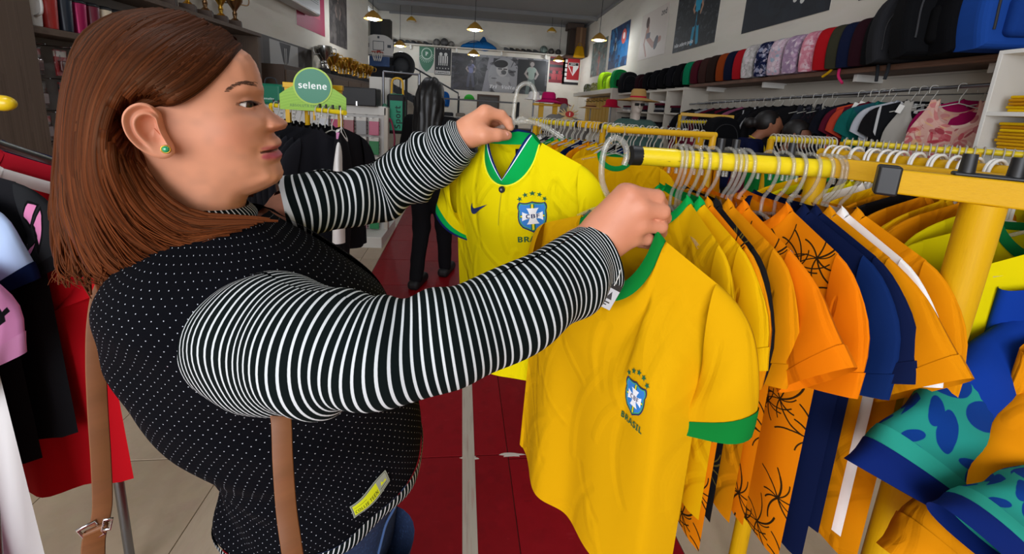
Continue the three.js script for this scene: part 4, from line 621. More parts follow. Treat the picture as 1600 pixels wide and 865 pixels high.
// ---------- her clothes and bag ----------
const stripes = canvas(64, 256, (x, w, h) => { x.fillStyle = '#0c1414'; x.fillRect(0, 0, w, h); x.fillStyle = '#cfd3d4'; x.fillRect(0, 96, w, 68); x.fillStyle = '#8d9594'; x.fillRect(0, 92, w, 5); x.fillRect(0, 163, w, 5);  });
const dots = canvas(256, 256, (x, w, h) => { x.fillStyle = '#090a0f'; x.fillRect(0, 0, w, h); x.fillStyle = '#cfd3dc'; for (const [a, b] of [[64, 64], [192, 192]]) x.fillRect(a - 11, b - 9, 22, 18); });
const knit = canvas(64, 64, (x, w, h) => { x.fillStyle = '#777'; x.fillRect(0, 0, w, h); for (let i = 0; i < 8; i++) for (let j = 0; j < 8; j++) { x.fillStyle = (i + j) % 2 ? '#999' : '#555'; x.fillRect(i * 8, j * 8, 7, 7); } }, { data: true });
const stripeM = std(0xffffff, .95, { map: stripes, specularIntensity: .15 }), dotM = std(0xffffff, .95, { map: dots, specularIntensity: .15 });
const torsoRow = spline([ // height: back, front, half width
  [.765, .0, .318, .150], [.80, -.002, .330, .158], [.86, .010, .336, .166], [.92, .002, .333, .172], [.97, -.030, .325, .175], [1.02, -.068, .312, .178], [1.07, -.088, .298, .182], [1.13, -.099, .282, .186], [1.18, -.101, .258, .186], [1.22, -.104, .222, .182], [1.25, -.092, .188, .170], [1.275, -.075, .158, .148], [1.297, -.056, .128, .112], [1.312, -.05, .108, .085], [1.322, -.047, .098, .068]]);
const torsoPt = (a, Y, out = 0) => {
  const [ub, uf, b] = torsoRow(Y), uc = (ub + uf) / 2, A = (uf - ub) / 2 + out, B = b + out, ca = cos(a), sa = sin(a), e = 2.25, r = pow(pow(abs(ca), e) + pow(abs(sa), e), -1 / e);
  const f = .004 * noise(a * 2.2 + 3, Y * 13, 1) * 1.6 + .0045 * pow(max(0, -ca), 1.5) * sin(Y * 95 + sa * 3) * sm(1.02, .9, Y) + .003 * pow(abs(sa), 4) * sin((Y + ca * .12) * 70) * sm(1.2, 1.05, Y) + .003 * sin(a * 9 + Y * 8) * sm(.95, .78, Y);
  return tp(uc + (A + f) * r * ca, Y, (B + f) * r * sa);
};
const hemY = (a) => .836 + .045 * cos(a);
const torso = wPart('sweater', gridGeo(120, 110, (u, v) => torsoPt(u * 2 * PI, lerp(hemY(u * 2 * PI), 1.322, v)), (u, v) => [u * 84, lerp(hemY(u * 2 * PI), 1.322, v) / .0136], true), dotM, null, 'black knit sweater with small white dots');
wPart('hem', gridGeo(120, 5, (u, v) => torsoPt(u * 2 * PI, hemY(u * 2 * PI) + lerp(-.026, .003, v), .003 + .002 * sin(v * PI)), (u, v) => [v, u * 150], true), stripeM, torso, 'black and white striped hem');
{ const ring = (u, v, out) => { const a = u * 2 * PI, ca = cos(a), sa = sin(a); return hp(lerp(.024, .020, v) + (.072 + out) * ca, lerp(-.136, -.112, v) + .010 * (1 - ca), (.066 + out) * sa); };
  wPart('neckband', gridGeo(80, 6, (u, v) => ring(u, v, .002 + .006 * sin(v * PI) - v * .004), (u, v) => [v, u * 62], true), stripeM, torso, 'striped neckband'); }
function sleeveGeo(path, folds, seed, twist = 0) {          // path: [x px, y px, depth, radius across, radius in depth]
  const C3 = new THREE.CatmullRomCurve3(path.map(([x, y, z]) => at(x, y, z)), false, 'centripetal'), rad = (t) => { const x = t * (path.length - 1), i = min(path.length - 2, floor(x)), f = sm(0, 1, x - i) * .5 + (x - i) * .5; return [lerp(path[i][3], path[i + 1][3], f), lerp(path[i][4], path[i + 1][4], f)]; };
  const len = C3.getLength(), n = 150, up = V(0, 1, 0), R = rng(seed), ph = Array.from({ length: 8 }, () => R() * 6.28);
  return gridGeo(64, n, (u, t) => {
    const p = C3.getPoint(t), T = C3.getTangent(t), S = T.clone().cross(up).normalize(), N = S.clone().cross(T).normalize(), [r1, r2] = rad(t), a = u * 2 * PI;
    let f = 0; folds.forEach(([c, w, amp, ang, k], i) => { const e = gauss(t - c, w) * (.5 + .5 * cos(a - ang)); f += amp * e * sin(k * (t - c) + 1.6 * sin(a - ang + ph[i]) + ph[i]); });
    f += .0022 * noise(a * 1.6, t * 9, seed); return p.addScaledVector(N, (r1 + f) * cos(a)).addScaledVector(S, (r2 + f) * sin(a));
  }, (u, t) => [u * 4, t * t / (t + .22) * len / .0076 + .22 * sin(u * 2 * PI * 2 + t * 9) + twist * sin(u * 2 * PI)], true);
}
wPart('sleeve', sleeveGeo([[385, 512, .58, .06, .06], [392, 520, .525, .080, .080], [422, 530, .47, .080, .074], [462, 540, .435, .073, .066], [520, 545, .408, .064, .058], [600, 549, .398, .0545, .054], [690, 529, .41, .0525, .052], [770, 500, .435, .0535, .05], [850, 458, .475, .0535, .048], [905, 424, .512, .055, .046], [932, 407, .53, .0535, .044]],
  [[.2, .10, .004, .3, 30], [.42, .07, .0065, 3.3, 55], [.52, .06, .005, .4, 60], [.66, .12, .0038, 1.2, 38], [.9, .09, .0035, 2.5, 50]], 4, .5), stripeM, torso, 'black and white striped sleeve, near arm');
wPart('sleeve', sleeveGeo([[440, 325, .735, .055, .06], [480, 318, .755, .056, .06], [540, 310, .795, .056, .056], [600, 297, .835, .060, .054], [650, 264, .832, .060, .052], [690, 240, .815, .055, .048], [715, 222, .80, .044, .042], [730, 213, .795, .036, .036]],
  [[.3, .1, .004, .5, 40], [.5, .08, .008, 3.2, 45], [.68, .1, .005, .6, 60], [.85, .08, .006, 1.5, 48]], 7, .3), stripeM, torso, 'black and white striped sleeve, far arm');
{ // woven patch near the hem
  const find = (x, y) => { let best = 1e9, r; for (let a = .15; a < 1.9; a += .01) for (let Y = .78; Y < .96; Y += .004) { const s = proj(torsoPt(a, Y, .002)), e = hypot(s[0] - x, s[1] - y); if (e < best) { best = e; r = [a, Y]; } } return r; };
  const c = [[545, 790], [553, 808], [608, 750], [600, 733]].map(([x, y]) => find(x, y));
  const tex = canvas(512, 160, (x, w, h) => { x.fillStyle = '#9aa394'; x.fillRect(0, 0, w, h); x.strokeStyle = '#39402f'; x.lineWidth = 5; x.strokeRect(14, 14, w - 28, h - 28); x.fillStyle = '#d9e312'; x.fillRect(22, 22, 330, h - 44); x.fillStyle = '#46500a'; x.font = 'bold 56px sans-serif'; x.fillText('COLLIE TEEN', 32, 124, 310); x.font = 'bold 22px sans-serif'; x.fillText('•••••••••••••••••••', 32, 62, 310); x.fillStyle = '#d9e312'; x.beginPath(); x.moveTo(390, 100); x.lineTo(410, 60); x.lineTo(430, 88); x.lineTo(470, 78); x.lineTo(476, 104); x.closePath(); x.fill(); x.fillStyle = '#46500a'; x.fillRect(372, 118, 110, 8); }, { clamp: true });
  wPart('patch', gridGeo(16, 6, (u, v) => { const L = (i, k) => lerp(lerp(c[1][k], c[2][k], u), lerp(c[0][k], c[3][k], u), v); return torsoPt(L(0, 0), L(0, 1), .0035); }), std(0xffffff, .6, { map: tex }), torso, 'yellow and grey woven patch with black lettering');
}
{ // jeans and shoes
  const denim = std(0xffffff, .85, { map: canvas(256, 256, (x, w, h) => { speck('#1d2f52', ['#2f4a78', '#14213d', '#40608f'], 3500, 14, 256, 2, .5)(x, w, h); }, { repeat: [5, 5] }) });
  const pelvis = gridGeo(64, 24, (u, v) => { const Y = lerp(.66, .85, v), a = u * 2 * PI, [ub, uf, b] = torsoRow(max(.765, Y)), k = lerp(.82, .92, v); return tp((ub + uf) / 2 + (uf - ub) / 2 * k * cos(a), Y, b * k * sin(a)); }, (u, v) => [u, v * .2], true);
  const leg = (s) => gridGeo(36, 30, (u, v) => { const Y = lerp(.06, .70, v), a = u * 2 * PI, r = lerp(.062, .098, pow(v, 1.3)); return tp(lerp(.13, .155, v) + r * 1.25 * cos(a) * lerp(1, 1.25, v * v), Y, s * lerp(.09, .078, v) + r * sin(a)); }, (u, v) => [u * .5, v * .65], true);
  const j = wPart('jeans', [pelvis, leg(1), leg(-1)], denim, null, 'blue jeans');
  const pk = []; for (let i = 0; i <= 12; i++) { const t = i / 12, Y = lerp(.81, .72, t * t), a = lerp(.62, 1.05, t), [ub, uf, b] = torsoRow(max(.765, Y)), k = .93; pk.push(tp((ub + uf) / 2 + (uf - ub) / 2 * k * cos(a), Y, b * k * sin(a))); }
  wPart('pocket_seam', tube(pk, .0025, 6, 40), std(0x36527f, .8), j);
  for (const s of [1, -1]) wPart('shoe', [tf(new RoundedBoxGeometry(.25, .07, .09, 4, .032), ...A3(tp(.17, .045, s * .09)), 0, tYaw, 0), tf(new RoundedBoxGeometry(.26, .025, .096, 3, .012), ...A3(tp(.17, .0185, s * .09)), 0, tYaw, 0)], std(0x2a2a30, .6));
}
{ // shoulder bag
  const leather = std(0xffffff, .5, { map: canvas(256, 256, speck('#7b4a25', ['#5d3618', '#8f5a32', '#6d4020'], 900, 16, 256, 8, .16)) }), bag = thing('shoulder_bag', 'brown leather shoulder bag with a long strap and metal buckle, hanging at the woman’s back', 'bag', null, at(300, 985, .46)), o = bag.position;
  const strap = (pts, wid, name) => { const c = new THREE.CatmullRomCurve3(pts.map(([x, y, z]) => at(x, y, z)), false, 'centripetal'); return part(name, gridGeo(8, 50, (u, t) => { const p = c.getPoint(t), T = c.getTangent(t), side = T.clone().cross(p.clone().sub(V(0, EYE, 0)).normalize()).normalize(), nn = side.clone().cross(T), a = u * 2 * PI; return p.addScaledVector(side, Math.sign(cos(a)) * pow(abs(cos(a)), .3) * wid).addScaledVector(nn, Math.sign(sin(a)) * pow(abs(sin(a)), .5) * .0018).sub(o); }, (u, t) => [u * .05, t], true), leather, bag); };
  strap([[176, 425, .60], [160, 455, .585], [152, 500, .57], [150, 560, .56], [153, 640, .55], [158, 720, .54], [160, 790, .53], [156, 818, .525]], .0105, 'strap');
  strap([[400, 560, .44], [430, 625, .405], [438, 645, .392], [442, 720, .376], [448, 800, .364], [458, 870, .352], [470, 960, .35]], .0092, 'strap');
  const bk = at(150, 830, .52).sub(o); const t = new THREE.TorusGeometry(.013, .0022, 8, 4); t.rotateZ(PI / 4); part('buckle', tf(t, bk.x - .006, bk.y, bk.z, .1, .5, .22, [1.0, 1.5, 1]), M.chrome, bag, 'chrome buckle');
  part('strap_loop', tf(box(.03, .007, .008, 0, 0, 0, .003), bk.x, bk.y + .004, bk.z, 0, .2, .35), leather, bag); const t2 = new THREE.TorusGeometry(.008, .0018, 8, 4); t2.rotateZ(PI / 4); part('ring', tf(t2, bk.x + .016, bk.y + .012, bk.z, 0, .4, -.25, [.8, 1.4, 1]), M.chrome, bag);
  strap([[150, 826, .522], [146, 850, .52], [148, 900, .51], [165, 960, .50]], .0125, 'strap_end');
  part('bag_body', tf(new RoundedBoxGeometry(.25, .16, .07, 4, .025), 0, -.07, 0, 0, .3, 0), leather, bag);
}
// ---------- right wall ----------
const fig = (x, cx, cy, s, skin, top, leg, hair) => { // a plain standing figure for photo posters: x context, centre of hips, scale
  x.lineCap = 'round'; const L = (c, w, ...p) => { x.strokeStyle = c; x.lineWidth = w * s; x.beginPath(); p.forEach(([a, b], i) => x[i ? 'lineTo' : 'moveTo'](cx + a * s, cy + b * s)); x.stroke(); };
  L(leg, 26, [-12, 10], [-22, 80], [-26, 150]); L(leg, 26, [12, 10], [20, 80], [30, 150]); L(leg, 48, [0, -4], [0, 8]); L(top, 46, [0, -70], [0, -20]); L(skin, 15, [-26, -84], [-44, -44], [-24, -14]); L(skin, 15, [26, -84], [46, -46], [30, -8]); L(top, 54, [-6, -76], [6, -76]); L(skin, 16, [0, -100], [0, -112]);
  x.fillStyle = hair; x.beginPath(); x.ellipse(cx, cy - 130 * s, 21 * s, 26 * s, 0, 0, 7); x.fill(); x.fillStyle = skin; x.beginPath(); x.ellipse(cx + 2 * s, cy - 125 * s, 15 * s, 19 * s, 0, 0, 7); x.fill();
};
function wallPoster(z0, z1, y0, y1, tex, label, right = true) {
  const x = right ? RX - .004 : LX + .004, t = part('poster', span(x - .003, x + .003, y0, y1, z0, z1, .001), [0, 1, 2, 3, 4, 5].map((k) => k === (right ? 1 : 0) ? std(0xffffff, .62, { map: tex }) : M.white)); return tag(t, label, 'poster');
}
const noisy = (x, w, h, n, seed, cols, r) => { const R = rng(seed); for (let i = 0; i < n; i++) { x.globalAlpha = .2 + R() * .5; x.fillStyle = cols[floor(R() * cols.length)]; x.beginPath(); x.ellipse(R() * w, R() * h, r * R() + 1, r * R() * 1.6 + 1, R() * 3, 0, 7); x.fill(); } x.globalAlpha = 1; };
wallPoster(-12.5, -11.0, 2.51, 3.45, canvas(384, 256, (x, w, h) => { x.fillStyle = '#5d6c64'; x.fillRect(0, 0, w, h); noisy(x, w, h, 200, 3, ['#38473f', '#9aa79a', '#8b5b48'], 16); x.strokeStyle = '#2f3a3a'; x.lineWidth = 5; for (let i = 0; i < 9; i++) { x.beginPath(); x.moveTo(i * 50, 110); x.lineTo(i * 50 - 30, 250); x.stroke(); } fig(x, 200, 170, .6, '#b98366', '#a0483a', '#a5533f', '#3a2a20'); }), 'poster of a person in red sportswear by a railing, farthest on the right wall');
wallPoster(-10.8, -9.42, 2.585, 3.55, canvas(384, 256, (x, w, h) => { x.fillStyle = '#0b2f5c'; x.fillRect(0, 0, w, h); x.fillStyle = '#0a5f96'; x.fillRect(0, 110, w, 90); noisy(x, w, h, 90, 5, ['#061a38', '#0d6aa4', '#2b8fc4'], 26); fig(x, 120, 150, .6, '#b9c4c8', '#101820', '#12385e', '#171310'); x.fillStyle = '#c8564a'; x.beginPath(); x.arc(285, 80, 44, 0, 7); x.fill(); x.fillStyle = '#e7d6d0'; x.beginPath(); x.arc(285, 76, 20, 0, 7); x.fill(); }), 'dark blue poster with a swimmer and a red round emblem');
wallPoster(-8.72, -7.47, 2.6, 3.47, canvas(384, 288, (x, w, h) => { x.fillStyle = '#d8cdc2'; x.fillRect(0, 0, w, h); x.strokeStyle = '#b07f6b'; x.lineCap = 'round'; x.lineWidth = 34; x.beginPath(); x.moveTo(110, 90); x.lineTo(120, 160); x.lineTo(210, 215); x.lineTo(300, 190); x.stroke(); x.lineWidth = 18; x.beginPath(); x.moveTo(95, 110); x.lineTo(70, 190); x.lineTo(120, 270); x.stroke(); x.fillStyle = '#4a3026'; x.beginPath(); x.ellipse(100, 62, 24, 34, 0, 0, 7); x.fill(); x.fillStyle = '#5b5360'; x.fillRect(92, 128, 60, 34); x.fillStyle = '#3d3a44'; x.beginPath(); x.ellipse(250, 205, 26, 42, .4, 0, 7); x.fill(); x.fillStyle = '#33302f'; x.font = 'bold 44px sans-serif'; x.fillText('zed', 285, 58); }), 'pale poster of a seated woman in sports underwear with the word zed');
wallPoster(-7.14, -5.84, 2.56, 3.42, canvas(384, 288, (x, w, h) => { x.fillStyle = '#15181b'; x.fillRect(0, 0, w, h); noisy(x, w, h, 420, 8, ['#2d3338', '#0a0c0e', '#474d50', '#5a6062'], 9); fig(x, 205, 130, .88, '#b3886c', '#1a9ac0', '#178fb4', '#7a5a3c'); x.strokeStyle = '#101214'; x.lineWidth = 24; x.beginPath(); x.moveTo(190, 120); x.lineTo(186, 170); x.stroke(); x.beginPath(); x.moveTo(216, 120); x.lineTo(222, 170); x.stroke(); x.fillStyle = '#e8ecee'; x.font = 'bold 26px sans-serif'; x.fillText('não adere pelo', 14, 262, 190); }), 'dark poster of a person in turquoise leggings with white lettering below');
wallPoster(-5.24, -3.9, 2.57, 3.45, canvas(384, 256, (x, w, h) => { x.fillStyle = '#1b2029'; x.fillRect(0, 0, w, h); noisy(x, w, h, 60, 9, ['#232a35', '#141820'], 40); x.strokeStyle = '#8c2438'; x.lineWidth = 14; x.beginPath(); x.moveTo(300, 0); x.lineTo(286, 150); x.stroke(); x.strokeStyle = '#d8d8d4'; x.lineCap = 'round'; x.lineWidth = 18; x.beginPath(); x.moveTo(296, 160); x.lineTo(276, 206); x.stroke(); x.beginPath(); x.moveTo(258, 170); x.lineTo(246, 196); x.stroke(); }), 'large dark blue-black poster with a red and white slanting figure');
wallPoster(-3.6, -2.3, 2.58, 3.4, canvas(256, 256, (x, w, h) => { x.fillStyle = '#20242b'; x.fillRect(0, 0, w, h); noisy(x, w, h, 60, 19, ['#2b313b', '#15181e'], 30); }), 'dark poster whose lower edge just shows at the top right');

{ // brown shelf and slatwall
  const t = thing('wall_shelf', 'long brown wooden shelf along the right wall carrying the backpacks', 'shelf'); const wood = std(0xffffff, .6, { map: canvas(512, 64, (x, w, h) => { x.fillStyle = '#6b4a38'; x.fillRect(0, 0, w, h); grain(x, w, h, 400, 6, ['#523625', '#85614a', '#462e20'], [30, 160], .4); }) });
  part('board', span(2.88, RX, 1.925, 1.965, -5.75, -2.1, .004), wood, t); for (const z of [-5.4, -4.3, -3.2, -2.3]) part('bracket', span(2.95, RX, 1.87, 1.925, z - .015, z + .015), M.white, t);
  const s = thing('slatwall_panel', 'cream slatted wall panel with grooves behind the hanging garments', 'wall panel'); for (let k = 0; k < 9; k++) part('slat', span(RX - .022, RX - .002, 1.775 - k * .14, 1.908 - k * .14, -5.75, -2.1, .003), M.offwhite, s); part('backing', span(RX - .008, RX - .001, .65, 1.91, -5.75, -2.1), M.grey, s);
}
{ // white cubby cabinet, further on
  const t = thing('cubby_cabinet', 'white open cubby cabinet against the right wall with folded dark clothes inside', 'cabinet'), x0 = 2.82, z = [-8.6, -7.75, -6.95, -6.3, -5.78];
  part('top', span(x0, RX, 1.89, 1.925, -8.6, -5.76, .003), M.offwhite, t); for (const y of [1.56, 1.30, .95, .5]) part('shelf_board', span(x0, RX, y - .012, y + .012, -8.6, -5.77), M.offwhite, t); for (const q of z) part('upright', span(x0, RX, 0, 1.89, q - .014, q + .014), M.offwhite, t); part('back_panel', span(RX - .02, RX - .005, 0, 1.89, -8.6, -5.77), M.offwhite, t);
  const G = new RoundedBoxGeometry(.26, .035, .3, 2, .012), cols = [C.charcoal, C.wine, C.grey, C.black, C.white], R = rng(41); let n = 0; const nm = ['charcoal', 'wine red', 'grey', 'black', 'white'], lev = ['upper', 'middle'];
  for (let i = 0; i < 4; i++) for (let j = 0; j < 2; j++) { const zz = (z[i] + z[i + 1]) / 2; for (let k = 0; k < 3 + (i + j) % 3; k++) { const ci = floor(R() * 5), o = part('folded_garment', G, cols[ci]); o.position.set(2.98, [1.572, 1.312][j] + .018 + k * .036, zz + (R() - .5) * .05); tag(o, 'small ' + nm[ci] + ' folded garment, ' + ORD[k] + ' layer from below, ' + lev[j] + ' ' + ORD[i] + ' cubby from the far end', 'folded garment'); } }
}
{ // deeper: a white ledge over a yellow slat board with hats
  const t = thing('display_ledge', 'white ledge near the far right corner with bright bags and caps on top', 'shelf'); part('ledge', span(2.72, RX - .004, 1.93, 2.03, -12.4, -8.7, .005), M.offwhite, t); part('end_panel', span(2.72, RX - .004, .9, 1.93, -8.8, -8.7), M.offwhite, t);
  const s = thing('slat_board', 'yellow slatted display board with hooks under the white ledge', 'display board'); for (let k = 0; k < 12; k++) part('slat', span(3.1, 3.16, 1.0, 1.9, -12.3 + k * .29, -12.3 + k * .29 + .26, .004), std(0xc79a12, .5), s); for (let k = 0; k < 9; k++) part('hook', rod(V(3.1, 1.8, -12.1 + k * .38), V(3.0, 1.82, -12.1 + k * .38), .008), M.black, s);
}
const hatGeo = (r, h, b) => lathe([[0, h], [r * .7, h * .97], [r * .9, h * .8], [r, .02], [r + b * .5, 0], [r + b, -.012], [r + b, -.018], [r * .98, -.004]], 28);
const hat = (label, p, m, r = .09, h = .11, b = .07, band = null) => { const t = thing('hat', label, 'hat', null, p); part('crown_and_brim', hatGeo(r, h, b), m, t); if (band) part('band', lathe([[r * 1.005, .008], [r * 1.01, .02], [r * .985, .038]], 28), band, t); return t; };
const straw = cloth(0xb9935a), cherry = cloth(0xc21a3c), hot = cloth(0xc01560);
hat('straw hat with a wide brim on the yellow slat board', at(923, 168, 8.6), straw, .11, .09, .13, C.wine); hat('bright red bucket hat on the yellow slat board', at(955, 166, 8.2), cherry, .12, .14, .08); hat('magenta bucket hat on top of a yellow stand', at(857, 158, 6), hot, .105, .13, .09, cloth(0x9a1050)); hat('white cap-like hat behind the clear hanger hook', at(834, 154, 6.2), C.white, .085, .1, .05); hat('red checked bucket hat behind the magenta hat', at(877, 163, 6.5), cloth(0x8c2436), .10, .1, .06);
for (const [px, py, Z, l] of [[923, 168, 8.6, 'thin steel pole under the wide straw hat'], [955, 166, 8.2, 'thin steel pole under the bright red bucket hat'], [877, 163, 6.5, 'thin steel pole under the red checked hat'], [834, 154, 6.2, 'thin steel pole under the white hat']]) { const p = at(px, py, Z), t = thing('hat_stand', l, 'stand', null, V(p.x, 0, p.z)); part('pole', rod(V(0, 0, 0), V(0, p.y + .07, 0), .012), M.steel, t); part('base', rod(V(0, 0, 0), V(0, .02, 0), .12, 24), M.steel, t); }
{ const t = thing('hat_stand', 'yellow two-legged hat stand under the magenta hat', 'stand', null, at(857, 160, 6)); for (const s of [-1, 1]) part('upright', span(s * .1 - .035, s * .1 + .035, -1.6, -.01, -.02, .02, .004), M.yellow, t); part('shelf', span(-.22, .22, -.05, -.02, -.06, .06, .004), M.yellow, t); part('base', span(-.2, .2, -EYE - .16 + .0, -1.58, -.15, .15, .004), M.yellow, t); }

// backpacks in a row on the shelf, facing the shop front
const packBody = (() => { const s = new THREE.Shape(); s.moveTo(-.13, 0); s.lineTo(.13, 0); s.bezierCurveTo(.155, .1, .15, .24, .10, .29); s.bezierCurveTo(.05, .325, -.05, .325, -.10, .29); s.bezierCurveTo(-.15, .24, -.155, .1, -.13, 0); const g = new THREE.ExtrudeGeometry(s, { depth: .08, bevelEnabled: true, bevelThickness: .03, bevelSize: .022, bevelSegments: 4, curveSegments: 10 }); return g.translate(0, .022, -.04); })();
const packPocket = new RoundedBoxGeometry(.2, .13, .05, 4, .022).translate(0, .1, .08), packZip = tube([[-.125, .06, .073], [-.122, .2, .073], [-.07, .275, .073], [0, .292, .073], [.07, .275, .073], [.122, .2, .073], [.125, .06, .073]], .004, 5, 40), packLoop = tube([[-.03, .31, -.03], [-.025, .35, -.03], [.025, .35, -.03], [.03, .31, -.03]], .006, 6, 16), packStrap = tube([[0, .29, -.07], [0, .22, -.11], [0, .1, -.105], [0, .03, -.07]], .012, 6, 20);
function backpack(label, p, ry, body, pocket, s = 1, group) { const t = thing('backpack', label, 'backpack', group, p, ry); t.scale.setScalar(s); part('body', packBody, body, t); const k = part('pocket', packPocket, pocket ?? body, t); part('zip', packZip, M.darkgrey, t); part('top_loop', packLoop, M.darkgrey, t); for (const q of [-.08, .08]) { const st = part('strap', packStrap, M.darkgrey, t); st.position.x = q; } return t; }
const dye = (a, b, c, seed) => cloth(0xffffff, { map: canvas(128, 128, (x, w, h) => { x.fillStyle = a; x.fillRect(0, 0, w, h); noisy(x, w, h, 70, seed, [b, c, '#f1e4ea'], 14); }, { repeat: [5, 5] }) });
{
  const list = [ // px along the shelf, body cloth, pocket, size, words
    [1003, 0x2a1219, 0, .8, 'dark maroon backpack, fifth from the far end of the row'], [1016, 0x0d0d10, 0, .82, 'black backpack just right of the dark maroon one at the far end of the row'], [1029, 0x101014, 0, .84, 'black backpack, second of the five black ones near the far end'], [1042, 0x0b0b0e, 0, .86, 'black backpack, middle of the five black ones near the far end'], [1055, 0x111116, 0, .88, 'black backpack, fourth of the five black ones near the far end'], [1068, 0x0c0c0f, 0, .9, 'black backpack left of the green one on the wall shelf'],
    [1082, 0x0a7a52, 0, .9, 'emerald green slim backpack among dark ones on the wall shelf'], [1094, 0x4a1420, 0, .9, 'maroon backpack just right of the emerald green one'], [1108, 0x3a2420, 0, .92, 'dark brown backpack left of the rust-orange one, second from it'], [1121, 0x2a1c17, 0, .94, 'very dark brown backpack directly left of the rust-orange one'], [1136, 0x8a3a12, 0, .94, 'rust-orange backpack on the wall shelf'], [1149, 0x10162e, 0, .95, 'navy backpack between the rust-orange and the red one'], [1163, 0xa81620, 0, .95, 'red slim backpack left of the white patterned one']];
  for (const [px, c, , s, label] of list) { const p = onX(px, 132, 2.99); backpack(label, V(2.99, 1.97, p.z), .25, cloth(c), null, s); }
  const pat = [[1180, dye('#c9c6c4', '#a59f9c', '#8a8480', 1), 'whitish grey patterned backpack right of the red one'], [1201, dye('#1a2146', '#c9cfe4', '#10142c', 2), 'navy backpack with white floral print'], [1222, dye('#c7a9b8', '#7fb2c8', '#d9c2d0', 3), 'pink and light blue tie-dye backpack'], [1246, dye('#a58aa6', '#c4a0bd', '#8f7a98', 4), 'lilac tie-dye backpack between the two pink ones'], [1273, dye('#d98a9c', '#e7aab6', '#c06d84', 5), 'salmon pink tie-dye backpack left of the red one']];
  for (const [px, m, label] of pat) { const p = onX(px, 122, 2.98); backpack(label, V(2.98, 1.97, p.z), .25, m, null, 1); }
  const more = [[1298, 0xb3141d, 1.0, 'bright red backpack right of the salmon pink one'], [1318, 0x39382a, 1.0, 'olive brown backpack right of the bright red one'], [1336, 0x121a36, 1.0, 'dark navy backpack beside the olive one'], [1356, 0x2a0f18, 1.02, 'dark wine backpack left of the black row'], [1378, 0x0c0c0e, 1.06, 'black backpack directly left of the large charcoal one']];
  for (const [px, c, s, label] of more) { const p = onX(px, 112, 2.97); backpack(label, V(2.97, 1.97, p.z), .25, cloth(c), null, s); }
  backpack('large charcoal backpack with an orange tag at its side', V(2.96, 1.97, onX(1412, 100, 2.96).z), -.5, cloth(0x2c2d31), cloth(0x212226), 1.35);
  backpack('largest black hiking backpack, left of the blue ones', V(2.90, 1.97, onX(1478, 96, 2.90).z), -.5, cloth(0x101114), cloth(0x0b0b0d), 1.75); backpack('black and blue backpack beside the tall blue one at the right end of the shelf', V(2.92, 1.97, onX(1530, 90, 2.92).z), -.3, cloth(0x0d0e12), cloth(0x1a3f7a), 1.5); backpack('tall blue backpack at the right end of the brown shelf', V(2.91, 1.97, onX(1582, 86, 2.91).z), -.3, cloth(0x1d4aa0), cloth(0x163c88), 1.55);
  const og = onX(1442, 45, 2.86); one('luggage_tag', box(.05, .1, .004, og.x, og.y, og.z, .002), cloth(0xd4571a), 'orange tag hanging beside the large charcoal backpack', 'tag');
  for (const [a, b, c, m, label] of [[[1318, 88], [1310, 118], [1316, 130], 0xd6336c, 'pink strap hanging over the shelf edge'], [[1303, 104], [1296, 112], [1285, 120], 0xd8a51a, 'yellow and orange strap end on the shelf edge'], [[1372, 98], [1371, 112], [1369, 127], 0x303236, 'black and white strap hanging from the shelf, left of two'], [[1390, 95], [1387, 110], [1382, 124], 0x303236, 'black and white strap hanging from the shelf, right of two']]) one('strap', tube([onX(...a, 2.885), onX(...b, 2.865), onX(...c, 2.86)], .011, 6, 20), cloth(m), label, 'strap');
  // bright bags at the far end
  backpack('lime green backpack on the white ledge at the far end', V(2.92, 2.035, onX(946, 135, 2.92).z), .3, cloth(0x9ac81a), cloth(0x7fb010), 1.15); backpack('second lime green backpack partly behind the first on the white ledge', V(3.0, 2.035, onX(955, 132, 3.0).z + .1), .2, cloth(0xa6d02a), null, .9); backpack('red and teal small backpack next to the lime green ones', V(2.95, 2.035, onX(968, 132, 2.95).z), .3, dye('#a52a34', '#2aa09a', '#7a1a24', 7), null, .85); backpack('green and black round backpack at the near end of the white ledge', V(2.92, 2.035, -8.95), .2, cloth(0x17924a), cloth(0x15171a), 1.1); backpack('black backpack behind the round green one', V(2.95, 1.93, -8.45), .2, cloth(0x1a1b1f), null, 1.15);
  for (const [px, m, l] of [[918, 0x4c5640, 'khaki camouflage backpack at the far left of the white ledge'], [929, 0x6a6a30, 'olive backpack beside the khaki one on the white ledge']]) backpack(l, V(2.9, 2.035, onX(px, 138, 2.9).z), .2, dye('#' + m.toString(16).padStart(6, '0'), '#8c8a3c', '#2b2f24', px), null, .62);
}
